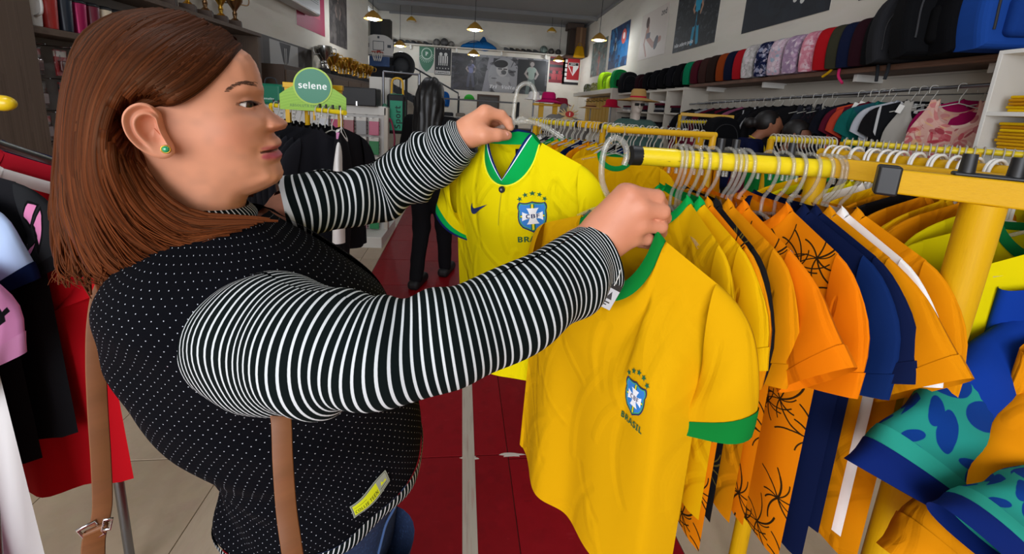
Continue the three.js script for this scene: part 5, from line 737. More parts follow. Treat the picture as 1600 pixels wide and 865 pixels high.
// garments hanging along the right wall
shirtKind('adult', { SW: .2, W: .23, HW: .24, L: .68, nw: .08, nd: .08, ah: .22, th: .02, len: .2, slW: .17, slTh: .022, fold: .012, seed: 31, nu: 22, nv: 14, slope: .36, ang: 1.1 }); shirtKind('long', { SW: .2, W: .23, HW: .25, L: .72, nw: .08, nd: .06, ah: .22, th: .022, len: .5, slW: .11, slTh: .03, fold: .014, seed: 33, nu: 22, nv: 14, slope: .4, ang: 1.38 }); shirtKind('tank', { SW: .125, W: .2, HW: .22, L: .62, nw: .095, nd: .17, nb: .09, ah: .24, th: .02, fold: .012, seed: 35, nu: 30, nv: 20, slope: .2 });
{
  const t = thing('garment_rail', 'thin steel rail with brackets along the right wall for garments', 'clothes rail'); const y0 = 1.70, y1 = 1.80, za = -5.7, zb = -2.12, ry = (z) => lerp(y0, y1, (z - za) / (zb - za));
  part('rail', rod(V(2.9, y0, za), V(2.9, y1, zb), .011, 12), M.steel, t); for (const z of [-5.6, -4.4, -3.3, -2.3]) part('bracket', rod(V(2.9, ry(z), z), V(RX - .02, ry(z) + .02, z), .008), M.steel, t);
  const print2 = canvas(256, 256, (x, w, h) => { x.fillStyle = '#d8a99c'; x.fillRect(0, 0, w, h); noisy(x, w, h, 120, 31, ['#b5283c', '#e8d2c0', '#c86a70', '#8a2030', '#e5b87a'], 18); }, { repeat: [3, 3] }), dark2 = canvas(128, 128, (x, w, h) => { x.fillStyle = '#15161c'; x.fillRect(0, 0, w, h); noisy(x, w, h, 60, 32, ['#5a2c34', '#394052', '#7a7480'], 8); }, { repeat: [4, 4] }), diag = canvas(256, 256, (x, w, h) => { x.fillStyle = '#12605a'; x.fillRect(0, 0, w, h); x.fillStyle = '#0c8f6a'; x.beginPath(); x.moveTo(0, 60); x.lineTo(150, 256); x.lineTo(60, 256); x.lineTo(0, 160); x.fill(); x.fillStyle = '#20505c'; x.beginPath(); x.moveTo(120, 0); x.lineTo(256, 180); x.lineTo(256, 60); x.lineTo(220, 0); x.fill(); }, { repeat: [2.2, 2.2] }), bars = canvas(64, 64, (x, w, h) => { x.fillStyle = '#17181b'; x.fillRect(0, 0, w, h); x.fillStyle = '#c9c9c9'; x.fillRect(20, 0, 7, h); x.fillRect(36, 0, 7, h); }, { repeat: [7, 1] });
  const F = cloth(0xffffff, { map: print2 }), D2 = cloth(0xffffff, { map: dark2 }), DG = cloth(0xffffff, { map: diag }), BR = cloth(0xffffff, { map: bars });
  const row = [ // px of the shoulder, kind, body, sleeve, words
    [1092, 'long', C.black, 0, 'black long-sleeved top at the far end of the wall rail'], [1104, 'long', C.charcoal, C.grey, 'charcoal top with grey sleeves near the far end of the wall rail'], [1115, 'long', C.grey, C.charcoal, 'grey top with dark sleeves near the far end of the wall rail'], [1126, 'long', C.wine, 0, 'wine red top, fourth from the far end of the wall rail'], [1137, 'long', C.black, 0, 'black top with a white tag, left of the pinkish one on the wall rail'], [1149, 'long', C.wine, C.black, 'wine top with black sleeves on the wall rail above the seated shopper'], [1160, 'long', C.black, 0, 'black top just above the shopper with the yellow lanyard'], [1172, 'long', cloth(0x8a4a66), 0, 'mauve pink top on the wall rail above the shopper'], [1184, 'long', C.black, 0, 'black top right of the mauve pink one'], [1197, 'long', BR, C.black, 'black top with white vertical stripes, left of two on the wall rail'], [1209, 'long', C.black, BR, 'black top with white stripes on the sleeves, right of two on the wall rail'], [1222, 'long', C.black, 0, 'broad black top, left of the white-tagged one on the wall rail'], [1238, 'long', cloth(0x101116), 0, 'broad black top with a white tag in the middle of the wall rail'], [1256, 'long', C.black, 0, 'black top right of the broad white-tagged one'],
    [1274, 'tank', C.charcoal, 0, 'charcoal vest with a light edge on the wall rail'], [1288, 'tank', D2, 0, 'dark floral vest, left of two on the wall rail'], [1304, 'tank', D2, 0, 'dark floral vest, right of two on the wall rail'], [1345, 'adult', cloth(0x11131d), 0, 'black-navy t-shirt with two white tags at the neck'], [1364, 'adult', cloth(0xc4462c), C.wine, 'coral red t-shirt just right of the black-navy one'], [1377, 'adult', C.wine, cloth(0xb8402c), 'wine t-shirt with coral sleeves on the wall rail'], [1393, 'adult', DG, cloth(0x12605a), 'teal t-shirt with green diagonal blocks on the wall rail'], [1424, 'adult', cloth(0xb9bcc4), 0, 'light grey-white t-shirt with a tag, left of the floral vest'], [1440, 'adult', BR, C.black, 'black and white striped t-shirt behind the light grey one'], [1456, 'tank', cloth(0xa8a49c), 0, 'pale grey vest behind the floral one'], [1500, 'tank', F, 0, 'pink, red and cream floral vest at the near end of the wall rail'], [1508, 'adult', cloth(0x9a1250), 0, 'magenta t-shirt behind the floral vest beside the white cabinet']];
  row.forEach(([px, kind, b, s, label], i) => {
    const mg = label.startsWith('magenta'), z = clamp(onX(px, 155, 2.9).z, -5.65, -2.14), r = V(mg ? 3.0 : 2.9, ry(z), z), yaw = i < 17 ? -.25 : -.75;
    onRail(r, kind, kind === 'tank' ? 'vest' : 't_shirt', label, 'clear hanger on the steel rail along the right wall', 'hangers on the right wall rail', yaw, { body: b, sleeve: s || b, bare: kind === 'tank' }, { drop: .09, hgeo: HGwall, hmat: clearCheap, category: kind === 'tank' ? 'vest' : 'shirt' });
  });
  for (const [px, py, Z, l] of [[1336, 166, 2.98, 'white price tag on the black-navy t-shirt, left of two'], [1345, 164, 2.97, 'white price tag on the black-navy t-shirt, right of two'], [1238, 170, 3.7, 'white price tag on the broad black top'], [1406, 170, 2.62, 'white price tag on the light grey t-shirt']]) { const p = at(px, py, Z); one('price_tag', tf(box(.03, .055, .002), p.x, p.y, p.z, 0, -.6, -.3), M.white, l, 'tag'); }
}
{ // white cabinet with folded yellow shirts
  const t = thing('display_cabinet', 'white open cabinet at the right edge holding stacks of folded yellow shirts', 'cabinet'), x0 = 2.7, z0 = -2.09, z1 = -1.15;
  part('side_panel', span(x0, RX - .01, 0, 1.95, z0, z0 + .02, .003), M.white, t); part('side_panel', span(x0, RX - .01, 0, 1.95, z1 - .02, z1, .003), M.white, t); part('top', span(x0, RX - .01, 1.93, 1.95, z0 + .02, z1 - .02), M.white, t); part('back_panel', span(RX - .03, RX - .01, 0, 1.93, z0 + .02, z1 - .02), M.white, t); for (const y of [1.625, 1.437, 1.1, .7, .3, .05]) part('shelf_board', span(x0, RX - .03, y - .011, y + .011, z0 + .02, z1 - .02, .002), M.white, t);
  const G = new RoundedBoxGeometry(.34, .016, .2, 2, .0075), R = rng(51), nm = ['amber', 'yellow', 'olive', 'golden'], cs = [cloth(0xc78a12), cloth(0xe0b40c), cloth(0x3a3626), cloth(0xd6a010)];
  [[1.636, -1.92, 5, 'left stack on the upper shelf'], [1.636, -1.68, 5, 'middle stack on the upper shelf'], [1.636, -1.44, 5, 'right stack on the upper shelf'], [1.448, -1.93, 8, 'left stack on the lower shelf'], [1.448, -1.69, 8, 'middle stack on the lower shelf'], [1.448, -1.45, 8, 'right stack on the lower shelf']].forEach(([y, z, n, w]) => { for (let k = 0; k < n; k++) { const ci = floor(R() * 4), o = part('folded_shirt', G, cs[ci]); o.position.set(2.90 + R() * .02, y + .0085 + k * .0172, z + (R() - .5) * .02); o.rotation.y = (R() - .5) * .12; tag(o, nm[ci] + ' folded shirt, ' + ORD[k] + ' from below, ' + w + ' in the white cabinet', 'folded shirt'); } });
}
// ---------- back wall ----------
function banner(px0, py0, px1, py1, tex, label, name = 'banner') { const a = at(px0, py0, -BZ - .01), b = at(px1, py1, -BZ - .01); const t = part(name, span(a.x, b.x, b.y, a.y, BZ + .004, BZ + .012, .001), [0, 1, 2, 3, 4, 5].map((k) => k === 4 ? std(0xffffff, .5, { map: tex }) : M.grey)); return tag(t, label, name === 'banner' ? 'banner' : 'poster'); }
banner(706, 82, 853, 149, canvas(1024, 448, (x, w, h) => {
  x.fillStyle = '#4b4b4d'; x.fillRect(0, 0, w, h); noisy(x, w, h, 260, 41, ['#37373a', '#646467', '#2b2b2e', '#77777a'], 60); x.fillStyle = '#8f8f92'; x.fillRect(0, 0, 1024, 30); x.fillStyle = '#2a2a2d'; x.fillRect(30, 0, 220, h); noisy(x, 250, h, 120, 42, ['#3a3436', '#4c4a55', '#1d1d20'], 40);
  x.fillStyle = '#8c8b90'; x.beginPath(); x.moveTo(330, h); x.lineTo(390, 30); x.lineTo(440, 30); x.lineTo(420, h); x.fill(); fig(x, 205, 230, 1.1, '#8b7f7c', '#6a6c94', '#4a4a58', '#2a2624');
  x.fillStyle = '#9a9a9c'; x.beginPath(); x.ellipse(560, 250, 170, 230, 0, 0, 7); x.fill(); x.fillStyle = '#b9b7b5'; x.beginPath(); x.ellipse(535, 165, 62, 88, -.08, 0, 7); x.fill(); x.fillStyle = '#2e2d2d'; x.beginPath(); x.ellipse(520, 95, 74, 48, -.1, 0, 7); x.fill(); x.fillRect(490, 150, 44, 13); x.fillRect(548, 150, 40, 13); x.fillStyle = '#77757a'; x.fillRect(520, 215, 46, 8); x.fillStyle = '#a8a7a8'; x.fillRect(470, 250, 150, 170);
  noisy(x, w, h, 40, 44, ['#2c2c2e', '#3d3c3e'], 30); x.fillStyle = '#2f3031'; x.fillRect(700, 20, 300, 380); fig(x, 850, 260, 1.5, '#a59c96', '#94a49a', '#6e7a76', '#4c4642'); x.fillStyle = '#ececec'; x.font = 'italic bold 56px serif'; x.fillText('Tri   Volta', 400, 400);
}), 'big grey photo banner of athletes on the back wall', 'banner');
banner(655, 70, 678, 114, canvas(192, 320, (x, w, h) => { x.fillStyle = '#c3c2ba'; x.fillRect(0, 0, w, h); x.fillStyle = '#2f6b4e'; x.beginPath(); x.moveTo(4, 0); x.lineTo(188, 0); x.lineTo(188, 170); x.quadraticCurveTo(170, 270, 96, 310); x.quadraticCurveTo(22, 270, 4, 170); x.fill(); x.strokeStyle = '#b9cabd'; x.lineWidth = 10; x.beginPath(); x.arc(96, 96, 62, 0, 7); x.stroke(); x.lineWidth = 5; for (let k = 0; k < 12; k++) { const a = PI * (.05 + k / 12 * .9); x.beginPath(); x.moveTo(96 + cos(a) * 66, 96 + sin(a) * 66); x.lineTo(96 + cos(a) * 100, 96 + sin(a) * 108); x.stroke(); } x.fillStyle = '#dfe6df'; x.font = 'bold 60px serif'; x.fillText('P', 76, 118); }), 'green and white club pennant with a round crest on the back wall');
banner(680, 72, 704, 118, canvas(192, 352, (x, w, h) => { x.fillStyle = '#17171a'; x.fillRect(0, 0, w, h); x.fillStyle = '#c9c7c2'; for (let k = 0; k < 5; k++) { star(x, 28 + k * 34, 26, 12); star(x, 28 + k * 34, 268, 11); } for (let k = 0; k < 5; k++) x.fillRect(44 + k * 24, 120, 11, 112); for (const c of [70, 128]) { x.beginPath(); x.arc(c, 92, 20, 0, 7); x.fill(); x.fillRect(c - 26, 112, 52, 90); } x.fillStyle = '#17171a'; for (let k = 0; k < 4; k++) x.fillRect(54 + k * 26, 116, 9, 100); x.fillStyle = '#c9c7c2'; x.fillRect(6, 300, 180, 42); x.fillStyle = '#17171a'; x.font = 'bold 34px sans-serif'; x.fillText('CAMPEÃO', 12, 334, 168); }), 'black and white striped club banner with the word CAMPEÃO');
banner(860, 88, 881, 130, canvas(160, 320, (x, w, h) => { x.fillStyle = '#7c1824'; x.fillRect(0, 0, w, h); x.fillStyle = '#1a1416'; for (let k = 0; k < 4; k++) x.fillRect(0, 20 + k * 76, w, 34); x.fillStyle = '#a13038'; for (const c of [50, 110]) { x.beginPath(); x.arc(c, 190, 20, 0, 7); x.fill(); x.fillRect(c - 26, 212, 52, 70); } }), 'dark red and black club banner on the back wall');
banner(881, 88, 903, 133, canvas(192, 352, (x, w, h) => { x.fillStyle = '#b01822'; x.fillRect(0, 0, w, h); x.fillStyle = '#e5e2dd'; x.fillRect(0, 0, 50, h); x.fillStyle = '#16161a'; for (let k = 0; k < 6; k++) x.fillRect(0, 20 + k * 56, 50, 16); x.fillStyle = '#e8e6e2'; x.beginPath(); x.moveTo(62, 70); x.lineTo(180, 70); x.lineTo(180, 130); x.lineTo(120, 240); x.lineTo(62, 130); x.fill(); x.fillStyle = '#16161a'; x.fillRect(66, 74, 110, 34); x.fillStyle = '#b01822'; x.beginPath(); x.moveTo(70, 116); x.lineTo(116, 116); x.lineTo(116, 218); x.fill(); x.fillStyle = '#e8e6e2'; x.font = 'bold 28px sans-serif'; x.fillText('SPFC', 84, 101); x.fillStyle = '#e5e2dd'; x.fillRect(0, 290, w, 30); x.fillStyle = '#16161a'; x.fillRect(0, 320, w, 32); }), 'red, white and black club banner with a shield reading SPFC');
{ // high shelf with shoes, balls and a long blue bag
  const y = 3.22, z0 = BZ + .02, t = thing('high_shelf', 'thin white shelf running high along the back wall', 'shelf'); part('board', span(-2.75, 2.75, y - .03, y, z0, z0 + .3, .003), M.offwhite, t); for (const x of [-2.2, -.8, .6, 2.0]) part('bracket', span(x - .02, x + .02, y - .15, y - .03, z0, z0 + .2), M.white, t);
  const shoe = (() => { const g = gridGeo(14, 10, (u, v) => { const a = u * 2 * PI, l = v - .5, w = .045 * pow(max(0, 1 - (2 * l) ** 4), .5), h = lerp(.10, .045, sm(.25, .7, v)); return [l * .28, max(0, h * .5 + h * .5 * sin(a)), w * cos(a)]; }, null, true); return g; })(), sole = new RoundedBoxGeometry(.285, .02, .095, 2, .009);
  const R = rng(61), cs = [0x2a2b2e, 0x3d3a38, 0x4a4d50, 0x1f2024, 0x5b4d40], mk = (px, i, w, cs2) => { const p = at(px, 80, 13.6), o = thing('shoe', w, 'shoe', null, V(p.x, y + .012, z0 + .16), (R() - .5) * .8); part('upper', shoe, std(cs2, .6), o); part('sole', sole, std(0x8c8c88, .6), o); };
  [621, 631, 640, 649, 658, 668].forEach((px, i) => mk(px, i, 'dark sports shoe on the high shelf over the green pennant, ' + ORD[i] + ' from the left', cs[i % 5])); [794, 803, 812, 821, 830, 840].forEach((px, i) => mk(px, i, 'dark sports shoe on the high shelf over the big photo banner, ' + ORD[i] + ' from the left', cs[(i + 2) % 5]));
  const bl = (px, r, m, w) => { const p = at(px, 75, 13.6), o = thing('ball', w, 'ball', null, V(p.x, y + r, z0 + .16)); part('shell', ball(r, 0, 0, 0, 1, 1, 1, 20), m, o); const g = []; for (const ry of [0, 1.05, 2.1]) { const q = new THREE.TorusGeometry(r * 1.002, .004, 5, 36); q.rotateY(ry); g.push(q); } part('seams', g, M.black, o); };
  bl(682, .105, std(0x6d6a66, .5), 'grey ball on the high shelf, left of two side by side'); bl(694, .12, std(0x4d4b4a, .5), 'dark grey larger ball on the high shelf, right of two side by side'); bl(705, .085, std(0x77716a, .5), 'small pale ball on the high shelf left of the blue bag'); bl(850, .12, std(0x7c8c84, .5), 'grey-green ball at the right part of the high shelf'); bl(862, .09, std(0x54504c, .5), 'small dark ball right of the grey-green one'); bl(873, .085, std(0x3d3b3a, .5), 'small black ball near the cardboard boxes');
  const b = thing('sports_bag', 'long bright blue sports bag with a raised peak on the high shelf', 'bag', null, V(at(748, 75, 13.6).x, y, z0 + .17)); const bm = cloth(0x1c5f9c), bm2 = cloth(0x154a7c);
  part('body', gridGeo(40, 20, (u, v) => { const a = v * 2 * PI, X = lerp(-.56, .56, u), e = pow(max(0, 1 - (X / .565) ** 2), .4), h = (.09 + .07 * gauss(X - .2, .16)) * e; return [X, .1 * e + (h * sin(a)) * .98, .12 * e * cos(a)]; }), bm, b); part('peak', (() => { const s = new THREE.Shape(); s.moveTo(-.05, .12); s.lineTo(.12, .36); s.lineTo(.17, .35); s.lineTo(.3, .12); const g = new THREE.ExtrudeGeometry(s, { depth: .04, bevelEnabled: true, bevelSize: .01, bevelThickness: .02, bevelSegments: 2 }); return g.translate(0, 0, -.02); })(), bm2, b); part('strap', tube([[-.4, .12, .1], [-.2, .2, .12], [0, .2, .12], [.12, .14, .12]], .014, 6, 24), bm2, b);
}
{ // boxes stacked high in the right corner
  const bx = (px, py, Z, w, h, d, m, l, tape = 1) => { const p = at(px, py, Z), t = thing('cardboard_box', l, 'box', null, p); part('carton', box(w, h, d, 0, 0, 0, .006), m, t); if (tape) part('tape', box(.06, h * 1.003, d * 1.004, 0, 0, 0), std(0x8c6a48, .5), t); };
  const kraft = std(0x6d4f38, .85), dk = std(0x3b2c24, .8); bx(893, 66, 13.4, .22, .75, .4, dk, 'dark upright box stacked high in the far right corner', 0); bx(905, 64, 13.3, .3, .72, .4, kraft, 'brown cardboard box high in the far right corner'); bx(898, 43, 13.4, .5, .18, .4, std(0x4d4038, .8), 'flat dark box lying on top of the upright boxes in the far right corner', 0);
  const p = at(905, 82, 13.1), t = thing('hanging_bag', 'yellow hanging fabric bag below the boxes in the far right corner', 'bag', null, p); part('bag', lathe([[.1, .17], [.13, .1], [.17, -.1], [.18, -.14], [.0, -.15]], 20), cloth(0xc9940f), t); part('handle', tube([[-.06, .16, 0], [-.04, .26, 0], [.04, .26, 0], [.06, .16, 0]], .01, 6, 16), cloth(0xa87a0c), t);
  const s = thing('corner_shelf', 'small wooden ledge under the corner boxes', 'shelf'); const q = at(898, 88, 13.4); part('board', span(q.x - .35, RX, q.y - .03, q.y, BZ, -13.1), M.darkwood, s);
}
{ // basketball hoop, tyre, stairs at the far left
  const p = at(592, 72, 11.6), t = thing('basketball_hoop', 'wall-mounted basketball backboard with orange ring and white net', 'basketball hoop', null, p);
  t.scale.setScalar(.84);
  const tex = canvas(512, 384, (x, w, h) => { x.fillStyle = '#c9c7c4'; x.fillRect(0, 0, w, h); x.strokeStyle = '#26303c'; x.lineWidth = 14; x.strokeRect(10, 10, w - 20, h - 20); x.lineWidth = 10; x.strokeRect(165, 130, 175, 150); x.fillStyle = '#26303c'; x.fillRect(236, 40, 34, 40); x.fillRect(60, 170, 40, 70); x.fillRect(400, 180, 60, 50); x.fillStyle = '#a02a2a'; x.fillRect(225, 286, 64, 40); });
  const s = new THREE.Shape(); s.moveTo(-.42, -.3); s.lineTo(.42, -.3); s.lineTo(.46, .1); s.quadraticCurveTo(.36, .33, 0, .34); s.quadraticCurveTo(-.36, .33, -.46, .1); s.closePath(); const g = new THREE.ExtrudeGeometry(s, { depth: .03, bevelEnabled: true, bevelSize: .006, bevelThickness: .006, bevelSegments: 2 }); const uv = g.attributes.uv, ps = g.attributes.position; for (let i = 0; i < uv.count; i++) uv.setXY(i, ps.getX(i) / .94 + .5, (ps.getY(i) + .3) / .66);
  part('backboard', g, std(0xffffff, .4, { map: tex }), t); const ring = new THREE.TorusGeometry(.17, .012, 8, 30); ring.rotateX(PI / 2); ring.translate(0, -.2, .2); part('ring', ring, std(0xa43a1a, .4), t);
  const net = []; for (let k = 0; k < 12; k++) for (const d of [-1, 1]) { const a = k / 12 * 2 * PI, f = (r, y, b) => V(cos(b) * r, y, .2 + sin(b) * r); net.push(tube([f(.17, -.2, a), f(.135, -.33, a + d * .25), f(.1, -.46, a + d * .5)], .005, 4, 6)); } tag(part('net', net, M.white, t), null, null, null, 'stuff');
  part('mount', span(-.3, .3, -.6, -.28, -.16, -.02, .01), std(0x1d4478, .5), t, 'blue mounting board below'); part('brace', [rod(V(0, 0, -.02), V(-.0, -.1, -.5), .02)], M.steel, t);
  const q = at(627, 103, 12.4), ty = thing('tyre', 'large black round rubber tyre with a dark hub against the stair rail', 'tyre', null, q); part('tread', lathe([[.24, -.1], [.33, -.11], [.37, -.08], [.385, 0], [.37, .08], [.33, .11], [.24, .1], [.23, 0], [.24, -.1]], 44).rotateX(PI / 2), std(0x17181a, .75), ty); part('hub', lathe([[0, .03], [.1, .035], [.2, .01], [.24, -.02]], 32).rotateX(PI / 2), std(0x2a2c30, .6), ty); part('badge', span(-.03, .03, -.17, -.14, .0, .035), std(0x9c9c98, .5), ty);
  const bk = at(634, 112, 12.6), st = thing('tyre_stand', 'dark steel post that carries the black tyre', 'stand', null, V(bk.x, 0, bk.z - .1)); part('post', rod(V(0, 0, 0), V(0, q.y - .2, 0), .04), M.darkgrey, st); part('arm', rod(V(0, q.y - .22, 0), V(-.05, q.y - .1, .25), .03), M.darkgrey, st);
  const stair = thing('staircase', 'dark steel staircase with handrail descending to the right at the back left', 'staircase'); const A = at(568, 92, 13.2), B = at(716, 176, 13.2); const d = B.clone().sub(A); const dark = std(0x202429, .5);
  for (const z of [0, .75]) part('stringer', (() => { const g = box(d.length() + .1, .16, .04); return tf(g, (A.x + B.x) / 2, (A.y + B.y) / 2 - .35, A.z - z + .35, 0, 0, atan2(d.y, d.x)); })(), dark, stair);
  for (let k = 0; k <= 13; k++) { const c = A.clone().addScaledVector(d, k / 13); part('tread', box(.3, .03, .72, c.x, c.y - .32, c.z), dark, stair); }
  const up = V(0, .58, .36); part('handrail', rod(A.clone().add(up), B.clone().add(up), .024, 10), dark, stair); for (let k = 0; k <= 5; k++) { const c = A.clone().addScaledVector(d, k / 5); part('baluster', rod(c.clone().add(V(0, -.3, .36)), c.clone().add(up), .014, 8), dark, stair); }
  part('newel', rod(V(B.x, 0, B.z), V(B.x, B.y + .5, B.z), .03, 10), dark, stair);
  const box1 = (px, py, Z, w, h, d2, c, l) => { const r = at(px, py, Z), o = thing('storage_box', l, 'box', null, r); part('carton', box(w, h, d2, 0, 0, 0, .008), std(c, .8), o); part('lid', box(w * 1.02, .03, d2 * 1.02, 0, h / 2, 0, .006), std(c, .7), o); };
  box1(600, 113, 12.4, .6, .34, .4, 0x1c1f26, 'black storage box under the basketball hoop'); box1(589, 47, 12.6, .3, .5, .3, 0x26282c, 'tall dark box above the basketball backboard, left of two'); box1(604, 47, 12.6, .25, .5, .3, 0x33302c, 'dark box above the basketball backboard, right of two');
  const lg = thing('wall_ledge', 'dark ledge on the wall above the basketball hoop', 'shelf'); part('board', span(RECX, at(606, 60, 12.6).x, at(586, 61, 12.6).y - .03, at(586, 61, 12.6).y, -12.85, -12.4), M.darkwood, lg); const lg2 = thing('wall_ledge', 'dark ledge that carries the black storage box under the hoop', 'shelf'); part('board', span(RECX, at(612, 118, 12.4).x, at(594, 122, 12.4).y - .03, at(594, 122, 12.4).y, -12.7, -12.15), M.darkwood, lg2);
  const bp = at(692, 148, 11.5); backpack('small bright blue backpack hanging under the stair rail', bp.clone().add(V(0, -.3, 0)), .2, cloth(0x1a5ca8), null, 1.1); { const st2 = thing('display_pedestal', 'slim grey pedestal under the small bright blue backpack', 'stand', null, V(bp.x, 0, bp.z)); part('plate', box(.3, .02, .24, 0, bp.y - .312, 0, .004), M.grey, st2); part('post', rod(V(0, 0, 0), V(0, bp.y - .32, 0), .025), M.darkgrey, st2); part('base', rod(V(0, 0, 0), V(0, .02, 0), .14, 20), M.darkgrey, st2); }
}
{ // counter and clutter at the back
  const z = -10.2, t = thing('sales_counter', 'white counter with a dark top across the back of the shop', 'counter'); part('front_panel', span(-1.0, 2.3, 0, .95, z - .5, z, .01), M.offwhite, t); part('top', span(-1.05, 2.35, .95, 1.0, z - .55, z + .05, .008), M.darkwood, t);
  const fr = at(765, 160, 11.6), f = thing('picture_frame', 'dark framed board on the back wall behind the counter', 'picture frame', null, V(fr.x, fr.y - .1, BZ + .03)); part('frame', [span(-.36, .36, -.36, -.3, -.02, .02), span(-.36, .36, .3, .36, -.02, .02), span(-.36, -.3, -.3, .3, -.02, .02), span(.3, .36, -.3, .3, -.02, .02)], M.darkwood, f); part('board', span(-.3, .3, -.3, .3, -.01, .0), std(0x55514e, .7), f);
  const sf = thing('display_shelf', 'grey shelf unit with shoes in the middle of the shop, behind the shirts', 'shelf', null, V(-.2, 0, -9.0)); for (const y of [.3, .75, 1.2, 1.6]) part('shelf_board', span(-.6, 1.0, y - .015, y + .015, -.18, .18), M.grey, sf); for (const x of [-.6, 1.0]) part('upright', span(x - .02, x + .02, 0, 1.62, -.18, .18), M.darkgrey, sf);
  const shoeA = new RoundedBoxGeometry(.2, .09, .1, 3, .035); const R = rng(71), cc = [0x1c1d21, 0x8c8c88, 0x303238, 0xa39a8c, 0x4a2020, 0x23354a]; const cn = ['black', 'light grey', 'charcoal', 'beige', 'maroon', 'navy'];
  for (let j = 0; j < 2; j++) for (let k = 0; k < 6; k++) { const o = thing('sneaker', cn[(k + j * 2) % 6] + ' sneaker on the ' + (j ? 'upper' : 'lower') + ' shelf of the grey unit, ' + ORD[k] + ' from the left', 'shoe', null, V(-.2 - .45 + k * .25, [.765, 1.215][j] + .02, -8.98), (R() - .5)); part('upper', tf(shoeA.clone(), 0, .045, 0), std(cc[(k + j * 2) % 6], .6), o); part('sole', box(.215, .022, .105, 0, .002, 0, .008), M.white, o); }
  const g = at(733, 158, 9), o = thing('cap', 'bright green cap on top of the grey shelf unit', 'cap', null, V(g.x, 1.615, -9)); part('crown', new THREE.SphereGeometry(.11, 20, 10, 0, 2 * PI, 0, PI / 2).scale(1, .95, 1), cloth(0x3aa83a), o); part('visor', tf(new THREE.CylinderGeometry(.11, .11, .008, 20, 1, false, 0, PI), -.02, .01, .04, .1, -.9, 0, [1, 1, 1.4]), cloth(0x2f9030), o);
  const tb = thing('display_table', 'dark display table full of clothes in front of the counter', 'table', null, V(1.4, 0, -7.4)); part('top', span(-.6, .6, .86, .9, -.4, .4, .006), M.darkwood, tb); for (const [a, b] of [[-1, -1], [1, -1], [-1, 1], [1, 1]]) part('leg', span(a * .56 - .03, a * .56 + .03, 0, .86, b * .36 - .03, b * .36 + .03), M.darkwood, tb);
}
// ---------- left side ----------
wallPoster(-7.6, -5.75, 1.62, 2.24, canvas(512, 192, (x, w, h) => { x.fillStyle = '#3b322e'; x.fillRect(0, 0, w, h); x.fillStyle = '#b5b3b0'; x.fillRect(110, 8, 250, 176); x.fillStyle = '#2d2b2c'; x.beginPath(); x.moveTo(190, 10); x.lineTo(290, 10); x.lineTo(262, 90); x.lineTo(240, 120); x.lineTo(218, 90); x.fill(); x.fillStyle = '#cfcdca'; x.fillRect(232, 30, 5, 74); x.fillRect(246, 30, 5, 74); x.fillStyle = '#444'; x.beginPath(); x.arc(240, 160, 7, 0, 7); x.fill(); x.fillStyle = '#4d423c'; x.fillRect(0, 0, 60, h); }), 'brown and pale grey poster with a dark V shape on the left wall', false);
wallPoster(-8.25, -7.05, 2.55, 3.45, canvas(256, 192, (x, w, h) => { x.fillStyle = '#a81d4c'; x.fillRect(0, 0, w, h); x.fillStyle = '#b86a70'; x.fillRect(60, 60, 34, 70); x.fillStyle = '#c2415c'; x.fillRect(150, 20, 60, 120); }), 'crimson pink poster on the left wall beside the air conditioner', false);
wallPoster(-9.55, -8.5, 2.49, 3.5, canvas(256, 256, (x, w, h) => { x.fillStyle = '#4a4442'; x.fillRect(0, 0, w, h); noisy(x, w, h, 150, 77, ['#5d5652', '#332f2e', '#6f6864'], 26); fig(x, 120, 130, .8, '#8d7a70', '#57504c', '#3b3735', '#241f1d'); }), 'dark brown-grey photo poster on the left wall right of the crimson one', false);
{ const t = thing('air_conditioner', 'long white air conditioner unit high on the left wall', 'air conditioner', null, V(LX + .012, 2.9, -6.5)); part('casing', new RoundedBoxGeometry(.22, .3, 1.9, 4, .05).translate(.11, 0, 0), std(0xb9b9b8, .5), t); part('flap', box(.1, .012, 1.6, .17, -.13, 0, .004), M.white, t); for (let k = 0; k < 4; k++) part('grille_slat', box(.012, .012, 1.7, .215, .02 + k * .03, 0, .003), M.grey, t); }
